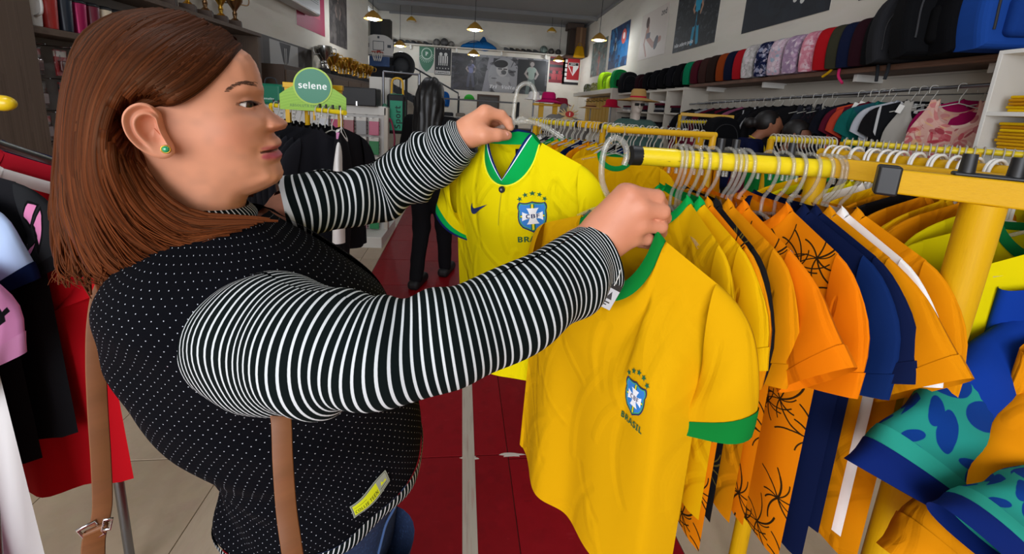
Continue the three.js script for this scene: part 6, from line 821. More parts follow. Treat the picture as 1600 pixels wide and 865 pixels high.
// shelving against the left wall: wooden end panel, shelf with tumblers, hooks with packs
{
  const t = thing('wall_shelving', 'dark wooden shelving unit at the left edge with a tall end panel', 'shelving unit'); const woodT = canvas(256, 512, (x, w, h) => { x.fillStyle = '#59483b'; x.fillRect(0, 0, w, h); const R = rng(8); for (let i = 0; i < 260; i++) { x.globalAlpha = .1 + R() * .25; x.fillStyle = ['#463629', '#6d5a4b', '#3c2d23'][floor(R() * 3)]; x.fillRect(R() * w, R() * h, 1 + R() * 3, 40 + R() * 260); } x.globalAlpha = 1; }), wood = std(0xffffff, .65, { map: woodT });
  part('end_panel', span(LX + .01, -2.56, 0, 2.15, -2.72, -2.1, .006), wood, t); part('end_panel', span(LX + .01, -2.58, 0, 2.15, -5.3, -5.24, .004), wood, t); part('top_board', span(LX + .01, -2.56, 2.12, 2.16, -5.3, -2.72, .004), wood, t); part('shelf_board', span(LX + .01, -2.58, 1.755, 1.795, -5.24, -2.72, .004), wood, t); part('base', span(LX + .01, -2.58, 0, .5, -5.24, -2.72, .004), wood, t); part('back_panel', span(LX + .003, LX + .012, .5, 2.12, -5.24, -2.72), std(0x8f8b88, .8), t);
  // tumblers
  const body = lathe([[0, 0], [.032, 0], [.036, .01], [.043, .16], [.045, .2], [.04, .2]], 20), lid = lathe([[0, .225], [.034, .22], [.046, .205], [.046, .196], [0, .196]], 20);
  [['white', 0xe2e0dc, 1], ['red', 0xb5302c, 0], ['dark navy', 0x1c2836, 0], ['magenta', 0xa81c58, 0], ['dark pink', 0x6e1c34, 0], ['cream', 0xd9c9ae, 0], ['tan', 0xb59a72, 0], ['grey', 0x7d7d7f, 0]].forEach(([n, c, h], i) => { const o = thing('tumbler', n + ' tumbler on the wooden shelf at the left' + (h ? ', with a handle' : ''), 'tumbler', null, V(-2.66, 1.795, -2.83 - i * .098)); part('cup', body, std(c, .35, { metalness: i === 3 ? .4 : 0 }), o); part('lid', lid, std(i ? 0x202226 : 0xe6e4e0, .4), o); if (h) part('handle', tube([[.04, .18, 0], [.085, .17, .01], [.085, .08, .01], [.038, .06, 0]].map(([a, b, d]) => [a * .9, b, d + .02]), .008, 6, 20), std(0xdcdad6, .4), o); });
  // packs on hooks
  const packT = (a, b, c, seed) => canvas(96, 128, (x, w, h) => { x.fillStyle = a; x.fillRect(0, 0, w, h); x.fillStyle = b; x.fillRect(6, 6, w - 12, 28); noisy(x, w, h, 18, seed, [c, '#22201f', '#b9b2aa'], 14); x.fillStyle = '#d8d4cc'; x.fillRect(30, 60, 34, 8); });
  const pm = [['#3b3432', '#8c1f22', '#a3a09c', 1], ['#8d1f24', '#2a2726', '#c9c4bd', 2], ['#4a3f38', '#6f6a66', '#822022', 3], ['#9a2228', '#cfc9c2', '#2b2525', 4]].map((a) => std(0xffffff, .3, { map: packT(...a), clearcoat: .6 }));
  const words = ['grey-brown', 'red', 'dark brown', 'red and white'], pg = box(.012, .16, .11, 0, 0, 0, .003), hk = rod(V(-.14, .1, 0), V(.06, .1, 0), .004);
  for (let j = 0; j < 4; j++) for (let i = 0; i < 7; i++) { const k = (i * 3 + j * 2) % 4, o = thing('blister_pack', words[k] + ' hooked pack, ' + ORD[j] + ' row down, ' + ORD[i] + ' from the wooden panel', 'package', null, V(-2.66, 1.60 - j * .2, -2.80 - i * .16), .25); part('card', pg, pm[k], o); part('hook', hk, M.chrome, o); part('bubble', box(.02, .07, .07, .014, -.02, 0, .008), std(0x5a2a28, .2, { clearcoat: 1 }), o); }
}
// cups and trophies
const cupG = lathe([[0, .12], [.02, .125], [.022, .15], [.015, .16], [.03, .19], [.075, .26], [.085, .33], [.08, .335], [.07, .27], [.02, .2]], 24), baseG = box(.11, .07, .11, 0, .035, 0, .004), stemG = lathe([[.045, .07], [.03, .085], [.015, .1], [.02, .125]], 16), earG = [1, -1].map((s) => tube([[.078 * s, .31, 0], [.125 * s, .31, 0], [.12 * s, .24, 0], [.055 * s, .235, 0]], .006, 6, 16));
function trophy(label, p, s, m, bm = M.black) { const t = thing('trophy', label, 'trophy', null, p, .4); t.scale.setScalar(s); part('base', baseG, bm, t); part('stem', stemG, m, t); part('cup', cupG, m, t); for (const e of earG) part('handle', e, m, t); }
const bronze = std(0x8a6a4a, .3, { metalness: 1 }), silver = std(0xb5b5b2, .25, { metalness: 1 });
[-3.75, -4.0, -4.25, -4.5, -4.75, -5.0].forEach((z, i) => trophy('tall bronze cup trophy above the woman’s head, ' + ORD[i] + ' from the left', V(-2.68, 2.16, z), 1.05, i % 2 ? bronze : M.gold, M.darkwood));
{ // dark cupboards with the gold trophies
  const t = thing('cupboard', 'dark brown cupboard row along the left wall carrying the gold trophies', 'cupboard'); part('body', span(LX + .01, -2.5, 0, 1.86, -10.9, -5.7, .006), M.darkwood, t); for (let k = 0; k < 6; k++) { const z = -10.85 + k * .86, d = part('door', span(-2.5, -2.48, .1, 1.8, z, z + .83, .004), std(0x54402f, .6), t); part('knob', ball(.015, -2.465, 1.0, z + .1), M.chrome, d); }
  const R = rng(81); for (let i = 0; i < 16; i++) { const z = -7.5 - i * .205, big = i < 2; trophy((big ? ['large silver trophy, left of the pair at the near end of the gold trophies', 'large silver trophy, right of the pair at the near end of the gold trophies'][i] : 'gold cup trophy in the row on the dark cupboard, ' + ORD[i - 2] + ' from the near end'), V(-2.62 - (i % 2) * .13, 1.86, z), big ? 1.35 : .85 + R() * .35, big ? silver : M.gold); }
}
{ // white gondola with a pegboard and small packs
  const x0 = -1.42, x1 = -.98, z = -4.46, t = thing('pegboard_gondola', 'white display gondola with a perforated board full of small packs', 'display stand'); const peg = canvas(256, 256, (x, w, h) => { x.fillStyle = '#d6d4d0'; x.fillRect(0, 0, w, h); x.fillStyle = '#6a6864'; for (let i = 0; i < 8; i++) for (let j = 0; j < 8; j++) { x.beginPath(); x.arc(16 + i * 32, 16 + j * 32, 4, 0, 7); x.fill(); } }, { repeat: [1.5, 4] });
  part('board', span(x0 - 1.0, x1, .12, 1.36, z - .03, z, .003), std(0xffffff, .6, { map: peg }), t); part('top_panel', span(x0 - 1.0, x1 + .02, 1.34, 1.43, z - .3, z + .02, .004), M.white, t); part('base', span(x0 - 1.0, x1 + .04, 0, .12, z - .4, z + .3, .008), M.white, t); part('upright', span(x1, x1 + .04, .1, 1.42, z - .06, z + .02, .004), M.offwhite, t);
  const R = rng(91), cs = [['pink', 0xcf5f84], ['black', 0x25242a], ['grey', 0x9a9a9c], ['green', 0x1f8c52], ['dark red', 0x8d2638], ['pale pink', 0xd9a0b0]], G = box(.1, .17, .02, 0, 0, 0, .006), H = rod(V(0, .09, -.03), V(0, .09, .1), .004);
  for (let j = 0; j < 6; j++) for (let i = 0; i < 5; i++) { const k = (i * 2 + j * 3) % 6, o = thing('sock_pack', cs[k][0] + ' pack on the white pegboard, ' + ORD[j] + ' row from above, ' + ORD[i] + ' from the right', 'package', null, V(x1 - .09 - i * .125, 1.22 - j * .2, z + .06), (R() - .5) * .3); part('sleeve_card', G, std(cs[k][1], .35, { clearcoat: .5 }), o); part('header', box(.1, .04, .022, 0, .075, 0, .004), M.white, o); part('hook', H, M.chrome, o); }
  const bx = (px, py, Z, w, h, d, c, l, kn) => { const p = at(px, py, Z), o = thing('box', l, 'box', null, p); part('carton', box(w, h, d, 0, 0, 0, .012), std(c, .5), o); if (kn) part('clasp', box(.02, .05, .01, 0, -h * .38, d / 2, .004), M.chrome, o); else part('lid', box(w * 1.02, .02, d * 1.02, 0, h / 2, 0, .004), std(c, .45), o); };
  bx(562, 151, 4.45, .38, .18, .22, 0x17171a, 'black hard case with a small clasp on top of the white gondola', 1); bx(596, 147, 4.9, .22, .34, .2, 0xd2cec6, 'white box standing right behind the black hard case', 0);
  const gb = at(424, 147, 4.4), o = thing('sports_bag', 'small green bag with a white line of lettering on the white gondola', 'bag', null, gb); part('body', new RoundedBoxGeometry(.24, .2, .14, 4, .03), std(0xffffff, .5, { map: canvas(128, 128, (x, w, h) => { x.fillStyle = '#0f7a5c'; x.fillRect(0, 0, w, h); x.fillStyle = '#dfe9e3'; x.font = 'bold 18px sans-serif'; x.fillText('penalty', 30, 100); }) }), o); part('handle', tube([[-.06, .1, 0], [-.04, .15, 0], [.04, .15, 0], [.06, .1, 0]], .008, 6, 14), M.darkgrey, o);
  // bags hanging beside the gondola
  const h1 = at(619, 178, 4.6), b = thing('racket_bag', 'black and green racket bag with upright white lettering hanging beside the gondola', 'bag', null, h1, .2); part('body', new RoundedBoxGeometry(.19, .42, .08, 4, .035), std(0xffffff, .6, { map: canvas(128, 256, (x, w, h) => { x.fillStyle = '#15171a'; x.fillRect(0, 0, w, h); x.fillStyle = '#2fa07c'; x.fillRect(18, 40, 92, 196); x.fillStyle = '#0e3a30'; x.save(); x.translate(96, 226); x.rotate(-PI / 2); x.font = 'bold 60px sans-serif'; x.fillText('Sport', 0, 0, 176); x.restore(); }) }), b); part('strap', tube([[-.05, .2, 0], [-.03, .36, 0], [.05, .36, 0], [.07, .2, 0]], .012, 6, 20), M.yellow, b);
  const h2 = at(601, 178, 4.5), c = thing('racket_cover', 'narrow green oval racket cover hanging left of the black and green bag', 'racket cover', null, h2); part('cover', ball(.05, 0, 0, 0, .8, 2.2, .3, 20), std(0x2c6b50, .5), c); part('grip', rod(V(0, -.1, 0), V(0, -.22, 0), .012), M.black, c);
  const h3 = at(609, 215, 4.5), e = thing('jump_rope', 'dark pink rope loop hanging at the end of the gondola', 'rope', null, h3); part('rope', tube([[0, .2, 0], [.05, 0, 0], [.02, -.2, 0], [-.03, -.02, 0]], .01, 6, 40, true), std(0x8d2a48, .6), e);
  const rk = thing('hook_rail', 'thin steel rail holding the bags beside the gondola', 'rail'); part('bar', rod(V(x1 - .02, 1.78, z - .04), V(-.65, 1.78, z - .14), .01), M.steel, rk); part('post', rod(V(-.65, 0, z - .14), V(-.65, 1.78, z - .14), .015), M.steel, rk); part('post', rod(V(x1 - .02, 0, z - .1), V(x1 - .02, 1.78, z - .04), .012), M.steel, rk);
}
{ // rack of black jerseys under the sign
  const a = V(-1.28, 1.425, -2.72), b = V(-.70, 1.42, -2.27), d = b.clone().sub(a).normalize(), yaw = atan2(-d.z, d.x) + PI / 2;
  const t = thing('clothes_rail', 'thin yellow rail with black notches carrying the black jerseys', 'clothes rail'); part('rail', rod(a, b, .013, 14), rackYellowTopLit, t); for (let k = 0; k < 12; k++) { const c = a.clone().addScaledVector(d, .03 + k * .06); part('notch', rod(c.clone().add(V(0, .008, 0)), c.clone().add(V(0, .035, 0)), .006, 8), M.blackPlastic, t); } part('post', rod(V(a.x, 0, a.z), a, .014, 12), rackYellow, t); part('post', rod(V(-.98, 0, -2.5), V(-.98, 1.42, -2.5), .014, 12), rackYellow, t); part('foot', box(.5, .03, .05, -.98, .015, -2.5, .005), rackYellow, t);
  const blk = cloth(0x1d1d22), blk2 = cloth(0x222228); const nth = ['first', 'second', 'third', 'fourth', 'fifth', 'sixth', 'seventh', 'eighth', 'ninth', 'tenth'];
  for (let k = 0; k < 10; k++) onRail(a.clone().addScaledVector(d, .06 + k * .062), 'long', 'jersey', 'plain black jersey under the round green sign, ' + nth[k] + ' from the left', 'clear hanger of the black jerseys', 'clear hangers of the black jerseys', yaw - PI + .55 + PI + (k === 9 ? -.4 : -.2), { body: k % 2 ? blk : blk2, collar: blk }, { drop: .1, hgeo: HGlow, hmat: clearCheap, category: 'jersey' });
  onRail(a.clone().addScaledVector(d, .70), 'long', 'jersey', 'black jacket with a thick white edge at the right end of the jersey rail', 'white plastic hanger at the right end of the jersey rail', null, yaw + .9, { body: blk, sleeve: C.white, collar: C.white }, { drop: .1, hgeo: HGlow, hmat: whitePlastic, category: 'jacket' });
  const pt = at(529, 212, 2.2); one('price_tag', tf(box(.022, .034, .002, 0, 0, 0, .004), pt.x, pt.y, pt.z, 0, .5, 0), C.pink, 'small pink tag on the frontmost black jersey', 'tag');
  // the sign: a green arc board with a round top
  const sp = at(490, 150, 2.42), s = thing('shop_sign', 'lime green display sign with a dark green disc reading selene above the black jerseys', 'sign', null, sp, .12); const lime = canvas(512, 256, (x, w, h) => { x.fillStyle = '#86b815'; x.fillRect(0, 0, w, h); x.strokeStyle = '#9ac92c'; x.lineWidth = 3; for (let k = 0; k < 18; k++) { x.beginPath(); x.moveTo(0, 40 + k * 26); x.quadraticCurveTo(256, k * 22 - 40, w, 40 + k * 26); x.stroke(); } x.fillStyle = '#4c7a12'; x.font = 'bold 30px sans-serif'; x.fillText('ABSOLUTA EM CONFORTO', 74, 226, 370); });
  const sh = new THREE.Shape(); sh.moveTo(-.17, -.08); sh.lineTo(.17, -.08); sh.lineTo(.17, .0); sh.quadraticCurveTo(.09, .07, 0, .075); sh.quadraticCurveTo(-.09, .07, -.17, .0); sh.closePath(); const g = new THREE.ExtrudeGeometry(sh, { depth: .008, bevelEnabled: false, curveSegments: 16 }); { const uv = g.attributes.uv, ps = g.attributes.position; for (let i = 0; i < uv.count; i++) uv.setXY(i, ps.getX(i) / .34 + .5, (ps.getY(i) + .08) / .16); } part('board', g, std(0xffffff, .45, { map: lime }), s);
  part('disc_rim', tf(new THREE.CylinderGeometry(.099, .099, .012, 48), 0, .052, .006, PI / 2), std(0xa3c81e, .4), s); const dm = std(0xffffff, .4, { map: canvas(256, 256, (x, w, h) => { x.fillStyle = '#0a7a56'; x.fillRect(0, 0, w, h); x.fillStyle = '#f2f6f2'; x.font = 'bold 66px sans-serif'; x.textAlign = 'center'; x.fillText('selene', 128, 148, 226); }) }); const dg2 = new THREE.CircleGeometry(.091, 48).translate(0, .052, .0135); part('disc', dg2, dm, s); part('holder', rod(V(0, -.13, -.004), V(0, -.06, -.004), .006), M.yellow, s);
  const y2 = thing('yellow_stand', 'yellow stand with a bar behind the round green sign', 'stand'); const q0 = at(443, 133, 2.6), q1 = at(536, 137, 2.6); part('bar', tf(box(q1.x - q0.x, .03, .03, 0, 0, 0, .003), (q0.x + q1.x) / 2, (q0.y + q1.y) / 2, q0.z, 0, 0, 0), M.yellow, y2); for (const x of [q0.x + .02, q1.x - .02]) part('upright', span(x - .012, x + .012, 0, q0.y - .01, -2.615, -2.59), M.yellow, y2);
}
{ // rack of red, white, black and pink shirts at the left edge
  const rl = thing('clothes_rail', 'thin steel rail at the left edge with red, white and black shirts', 'clothes rail'); const a = at(-60, 206, .80), b = at(112, 262, 1.12); part('rail', rod(a, b, .009, 12), M.steel, rl); part('post', rod(V(b.x, 0, b.z), b, .012, 12), M.steel, rl); part('post', rod(V(a.x - .1, 0, a.z + .05), a, .012, 12), M.steel, rl); const yb = at(4, 161, 1.0); const kn = thing('rack_knob', 'round yellow end knob of a rack at the left edge', 'knob', null, yb); part('cap', ball(.017, 0, 0, 0, 1.5, 1, 1, 20), M.yellowHi, kn); part('tube', rod(V(-.3, 0, 0), V(-.01, 0, 0), .012), M.yellow, kn); part('post', rod(V(-.29, -yb.y, 0), V(-.29, 0, 0), .012), M.yellow, kn);
  const G = canvas(512, 512, (x, w, h) => { x.fillStyle = '#232426'; x.fillRect(0, 0, w, h); x.fillStyle = '#e58ab8'; x.strokeStyle = '#0c0c0d'; x.lineWidth = 7; for (let k = 0; k < 2; k++) for (let m = 0; m < 2; m++) { x.save(); x.translate(m * 256, k * 256); x.beginPath(); x.moveTo(40, 40); x.lineTo(120, 20); x.lineTo(150, 60); x.lineTo(60, 90); x.closePath(); x.fill(); x.stroke(); x.beginPath(); x.moveTo(150, 20); x.lineTo(200, 130); x.lineTo(150, 130); x.closePath(); x.fill(); x.stroke(); x.beginPath(); x.moveTo(140, 150); x.lineTo(200, 145); x.lineTo(185, 190); x.lineTo(140, 215); x.closePath(); x.fill(); x.stroke(); x.font = 'bold 60px sans-serif'; x.fillText('V', 60, 200); x.restore(); } }, { repeat: [3.2, 3.2] }), P = canvas(256, 256, (x, w, h) => { x.fillStyle = '#e896c8'; x.fillRect(0, 0, w, h); x.fillStyle = '#17171a'; x.font = 'bold 110px sans-serif'; x.fillText('st', 70, 130); x.beginPath(); x.arc(40, 170, 22, 0, 7); x.fill(); }, { repeat: [5, 5] });
  shirtKind('left', { SW: .19, W: .22, HW: .23, L: .66, nw: .075, nd: .07, ah: .2, th: .022, len: .2, slW: .16, slTh: .026, fold: .010, seed: 45, slope: .34, ang: 1.12, nu: 26, nv: 18, cuff: true }); shirtKind('leftLong', { SW: .19, W: .22, HW: .24, L: .80, nw: .075, nd: .07, ah: .2, th: .024, len: .22, slW: .16, slTh: .026, fold: .014, seed: 47, slope: .34, ang: 1.15, nu: 26, nv: 18, cuff: true });
  const put = (kind, px, py, Z, yaw, c, label) => { const k = kinds[kind].s, sp = at(px, py, Z), off = V(k.o.SW * cos(yaw), k.sy(k.o.SW), -k.o.SW * sin(yaw)), neck = sp.sub(off); hangShirt(kind, 't_shirt', label, 'shirt', null, neck, yaw, c); makeHanger('steel-hooked clear hanger of the left-edge shirts', 'hangers of the left-edge shirts', neck.clone().add(V(0, .085, 0)), yaw, clear, HGlow); };
  put('left', 100, 250, 1.16, .1, { body: C.navy }, 'navy t-shirt at the back of the left-edge rack'); put('left', 96, 264, 1.11, .1, { body: cloth(0xa01222) }, 'dark red t-shirt directly in front of the navy one on the left-edge rack'); put('leftLong', 98, 290, 1.06, .1, { body: C.white, sleeve: C.white }, 'long white t-shirt between two red ones on the left-edge rack'); put('leftLong', 108, 312, 1.0, .1, { body: C.red, collar: C.red, cuff: C.red }, 'long bright red t-shirt in the middle of the left-edge rack');
  put('left', 22, 284, .95, .1, { body: cloth(0x1a1a1d), sleeve: cloth(0xffffff, { map: G }), cuff: C.black }, 'black t-shirt with pink lettered sleeve print on the left-edge rack'); put('left', -48, 308, .90, .1, { body: C.black, sleeve: C.sky, cuff: C.navy }, 'black t-shirt with pale blue sleeves and navy cuffs on the left-edge rack'); put('leftLong', -70, 405, .84, .1, { body: C.white, sleeve: cloth(0xffffff, { map: P }), cuff: C.pink }, 'long white t-shirt with a pink sleeve showing dark letters at the left edge'); put('leftLong', -150, 470, .79, .1, { body: C.pink, sleeve: C.black, cuff: C.black }, 'pink t-shirt with black sleeves, nearest on the left-edge rack');
}
// ---------- racks in the middle and the other people ----------
{
  const a = V(.33, 1.425, -2.76), b = V(1.03, 1.43, -1.77), d = b.clone().sub(a).normalize(), L = b.distanceTo(a), yaw = atan2(-d.z, d.x) + PI / 2;
  const t = thing('clothes_rack', 'yellow clothes rack in the middle distance, full of clear hangers', 'clothes rack'); part('rail', rod(a, b, .0155, 16), rackYellowTopLit, t); const m = a.clone().addScaledVector(d, L * .42); part('connector', tf(box(.16, .036, .036, 0, 0, 0, .004), m.x, m.y + .006, m.z, 0, atan2(-d.z, d.x)), M.yellow, t); part('end_cap', rod(m.clone().addScaledVector(d, .08), m.clone().addScaledVector(d, .1), .02), M.blackPlastic, t); part('end_cap', rod(m.clone().addScaledVector(d, -.1), m.clone().addScaledVector(d, -.08), .02), M.blackPlastic, t); for (const k of [.05, .5, .95]) { const p = a.clone().addScaledVector(d, L * k); part('post', rod(V(p.x, 0, p.z), p, .017, 12), rackYellow, t); part('foot', rod(V(p.x, 0, p.z), V(p.x, .012, p.z), .08, 20), rackYellow, t); }
  const HL = 'clear hanger on the middle yellow rack', HGp = 'clear hangers on the middle yellow rack'; shirtKind('mid', { ...kid, seed: 61, nu: 20, nv: 12 });
  const cs = [[C.grey, 'grey'], [C.charcoal, 'charcoal'], [C.white, 'white'], [C.charcoal, 'charcoal'], [C.green, 'green'], [C.yellow, 'yellow'], [C.amber, 'amber'], [C.yellow, 'yellow'], [C.navy, 'navy'], [C.amber, 'amber'], [C.yellow, 'yellow'], [C.white, 'white'], [C.black, 'black'], [C.blue, 'blue'], [C.yellow, 'yellow'], [C.amber, 'amber'], [C.blue, 'blue'], [C.amber, 'amber'], [C.yellow, 'yellow'], [C.amber, 'amber']];
  cs.forEach(([c, n], i) => onRail(a.clone().addScaledVector(d, .05 + i * .057), 'mid', 't_shirt', n + ' t-shirt on the middle yellow rack, ' + ORD[i] + ' from its far end', HL, HGp, yaw + ((i * 29) % 10 - 5) * .03, { body: c, collar: i === 5 ? C.kelly : c }, { drop: .1, hgeo: HGs, hmat: clearCheap }));
  for (let i = 0; i < 30; i++) makeHanger(HL, HGp, a.clone().addScaledVector(d, .03 + i * .039), yaw + (i * 37 % 10 - 5) * .04, clearCheap, HGs);
  // one shirt turned to the front under the hand-held hanger
  const g = at(962, 240, 1.55), fr = hangShirt('mid', 't_shirt', 'yellow t-shirt with green neck trim facing the camera behind the near hand', 'shirt', null, g, -.25, { body: C.yellow, collar: C.green }); makeHanger('clear hanger of the yellow t-shirt that faces the camera', null, g.clone().add(V(0, .09, 0)), -.25, clear, HGs);
  const r2 = thing('clothes_rail', 'short yellow rail carrying the shirt that faces the camera', 'clothes rail'); part('rail', rod(g.clone().add(V(-.04, .09, .005)), g.clone().add(V(.42, .09, -.06)), .012), M.yellow, r2); part('post', rod(V(g.x + .41, 0, g.z - .058), g.clone().add(V(.41, .09, -.058)), .013), M.yellow, r2);
}
{ // rails farther right
  const rail = (a, b, n, label, cs, hl) => { const d = b.clone().sub(a).normalize(), L = a.distanceTo(b), yaw = atan2(-d.z, d.x) + PI / 2, t = thing('clothes_rail', label, 'clothes rail'); part('rail', rod(a, b, .0145, 14), rackYellowTopLit, t); for (const p of [a, b]) part('post', rod(V(p.x, 0, p.z), p, .015, 12), rackYellow, t); for (let i = 0; i < n; i++) { const p = a.clone().addScaledVector(d, L * (i + .5) / n), c = cs[i % cs.length]; if (i % 2) makeHanger('clear hanger on the ' + hl, 'clear hangers on the ' + hl, p, yaw + (i * 31 % 9 - 4) * .04, clearCheap, HGs); else onRail(p, 'mid', 't_shirt', c[1] + ' garment on the ' + hl + ', ' + ORD[i / 2] + ' from its left end', 'clear hanger on the ' + hl, 'clear hangers on the ' + hl, yaw + (i * 31 % 9 - 4) * .04, { body: c[0] }, { drop: .1, hgeo: HGs, hmat: clearCheap }); } };
  const mix = [[C.green, 'green'], [C.black, 'black'], [C.wine, 'wine red'], [C.charcoal, 'charcoal'], [cloth(0x8a3a4a), 'rose']];
  rail(V(1.40, 1.43, -1.91), V(1.78, 1.43, -1.97), 16, 'short yellow rail behind the square tube, left of the black joint', mix, 'short rail behind the square tube'); rail(V(1.93, 1.43, -2.08), V(2.27, 1.43, -1.73), 20, 'yellow rail with many hangers before the floral vest', mix, 'rail before the floral vest'); rail(V(2.42, 1.43, -2.0), V(2.62, 1.43, -1.75), 10, 'yellow rail end at the right edge below the folded shirts', mix, 'rail below the folded shirts');
  // far rack with maroon garments
  const p0 = at(1063, 179, 4.4), p1 = at(1147, 182, 4.2), t = thing('clothes_rack', 'yellow flat bar rack near the wall garments, a black backpack hung on it', 'clothes rack'); part('bar', (() => { const d = p1.clone().sub(p0); return tf(box(d.length(), .035, .03, 0, 0, 0, .004), (p0.x + p1.x) / 2, (p0.y + p1.y) / 2, (p0.z + p1.z) / 2, 0, atan2(-d.z, d.x)); })(), M.yellow, t); part('post', rod(V(p0.x, 0, p0.z), p0, .018), M.yellow, t); part('post', rod(V(p1.x - .12, 0, p1.z), p1.clone().add(V(-.12, 0, 0)), .018), M.yellow, t);
  const low = at(1062, 190, 4.2), lowB = at(1105, 191, 4.2); rail(low, lowB, 10, 'pale low rail under the yellow flat bar', [[C.wine, 'wine red'], [C.white, 'white'], [cloth(0x8a2a40), 'crimson']], 'pale low rail');
  const bp = at(1121, 242, 4.0); backpack('black backpack hanging from the yellow flat bar rack', bp, .1, cloth(0x131417), cloth(0x1d1e22), 1.05);
}
{ // mannequin bust with a straw hat and grey-green shirt
  const p = at(992, 196, 4.7), t = thing('mannequin', 'white mannequin head and shoulders in a grey-green shirt and dark glasses', 'mannequin', null, p); const skin = std(0xd8cdc2, .4);
  const head = surface((x, y, z) => { const P = [x, y, z]; let d = capsule(P, [0, .2, 0], [0, .27, .005], .062, .075); d = smin(d, capsule(P, [0, .05, -.01], [0, .2, 0], .05, .048), .02); d = smin(d, capsule(P, [0, .22, .07], [0, .205, .085], .012, .014), .015); return smin(d, capsule(P, [0, .165, .04], [0, .16, .05], .03, .02), .02); }, [-.13, 0, -.13], [.13, .37, .13], .01); part('head', head, skin, t);
  part('shirt', surface((x, y, z) => { const P = [x, y, z]; let d = capsule(P, [-.14, .0, 0], [.14, .0, 0], .075, .075); d = smin(d, capsule(P, [-.1, -.25, 0], [.1, -.25, 0], .12, .12), .1); d = smin(d, capsule(P, [-.19, -.02, 0], [-.30, -.2, 0], .07, .06), .05); d = smin(d, capsule(P, [.19, -.02, 0], [.30, -.2, 0], .07, .06), .05); return max(d, y - .085); }, [-.42, -.42, -.2], [.42, .12, .2], .018), cloth(0x4d6a64), t); part('glasses', [box(.05, .03, .012, -.032, .235, .074, .01), box(.05, .03, .012, .032, .235, .074, .01), box(.02, .006, .006, 0, .24, .078)], M.black, t); part('stand', rod(V(0, -p.y, 0), V(0, -.3, 0), .025), M.steel, t); part('stand_base', rod(V(0, -p.y, 0), V(0, -p.y + .02, 0), .16, 24), M.steel, t);
  hat('wide straw hat with a red patterned band on the mannequin head', p.clone().add(V(0, .29, 0)), straw, .09, .12, .15, cherry);
  const q = at(884, 190, 4.9), b = thing('mannequin', 'grey clothed bust with a cream straw fringe and a red oval badge', 'mannequin', null, q); part('shirt', surface((x, y, z) => { const P = [x, y, z]; let d = capsule(P, [-.16, -.02, 0], [.2, -.06, 0], .1, .09); d = smin(d, capsule(P, [-.1, -.25, 0], [.12, -.25, 0], .13, .13), .1); return smin(d, capsule(P, [-.02, .02, -.02], [-.03, .16, -.02], .06, .05), .06); }, [-.34, -.42, -.2], [.36, .26, .2], .018), cloth(0x77736f), b);
  const fr = []; const R = rng(101); for (let k = 0; k < 34; k++) { const a = R() * 2 * PI, l = .08 + R() * .07; fr.push(rod(V(.0, .07, .1), V(cos(a) * l, .07 + sin(a) * l, .11 + R() * .01), .012, 5, .003)); } tag(part('straw_fringe', fr, std(0xd9c08a, .8), b), null, null, null, 'stuff'); part('badge', tf(new THREE.CylinderGeometry(.05, .05, .012, 24), .01, .09, .13, PI / 2, 0, 0, [1, 1, .7]), std(0xffffff, .4, { map: canvas(64, 64, (x, w, h) => { x.fillStyle = '#b8201c'; x.fillRect(0, 0, w, h); x.fillStyle = '#f0e0d8'; x.fillRect(14, 28, 36, 7); }) }), b); part('stand', rod(V(0, -q.y, 0), V(0, -.3, 0), .025), M.steel, b); part('stand_base', rod(V(0, -q.y, 0), V(0, -q.y + .02, 0), .16, 24), M.steel, b);
}
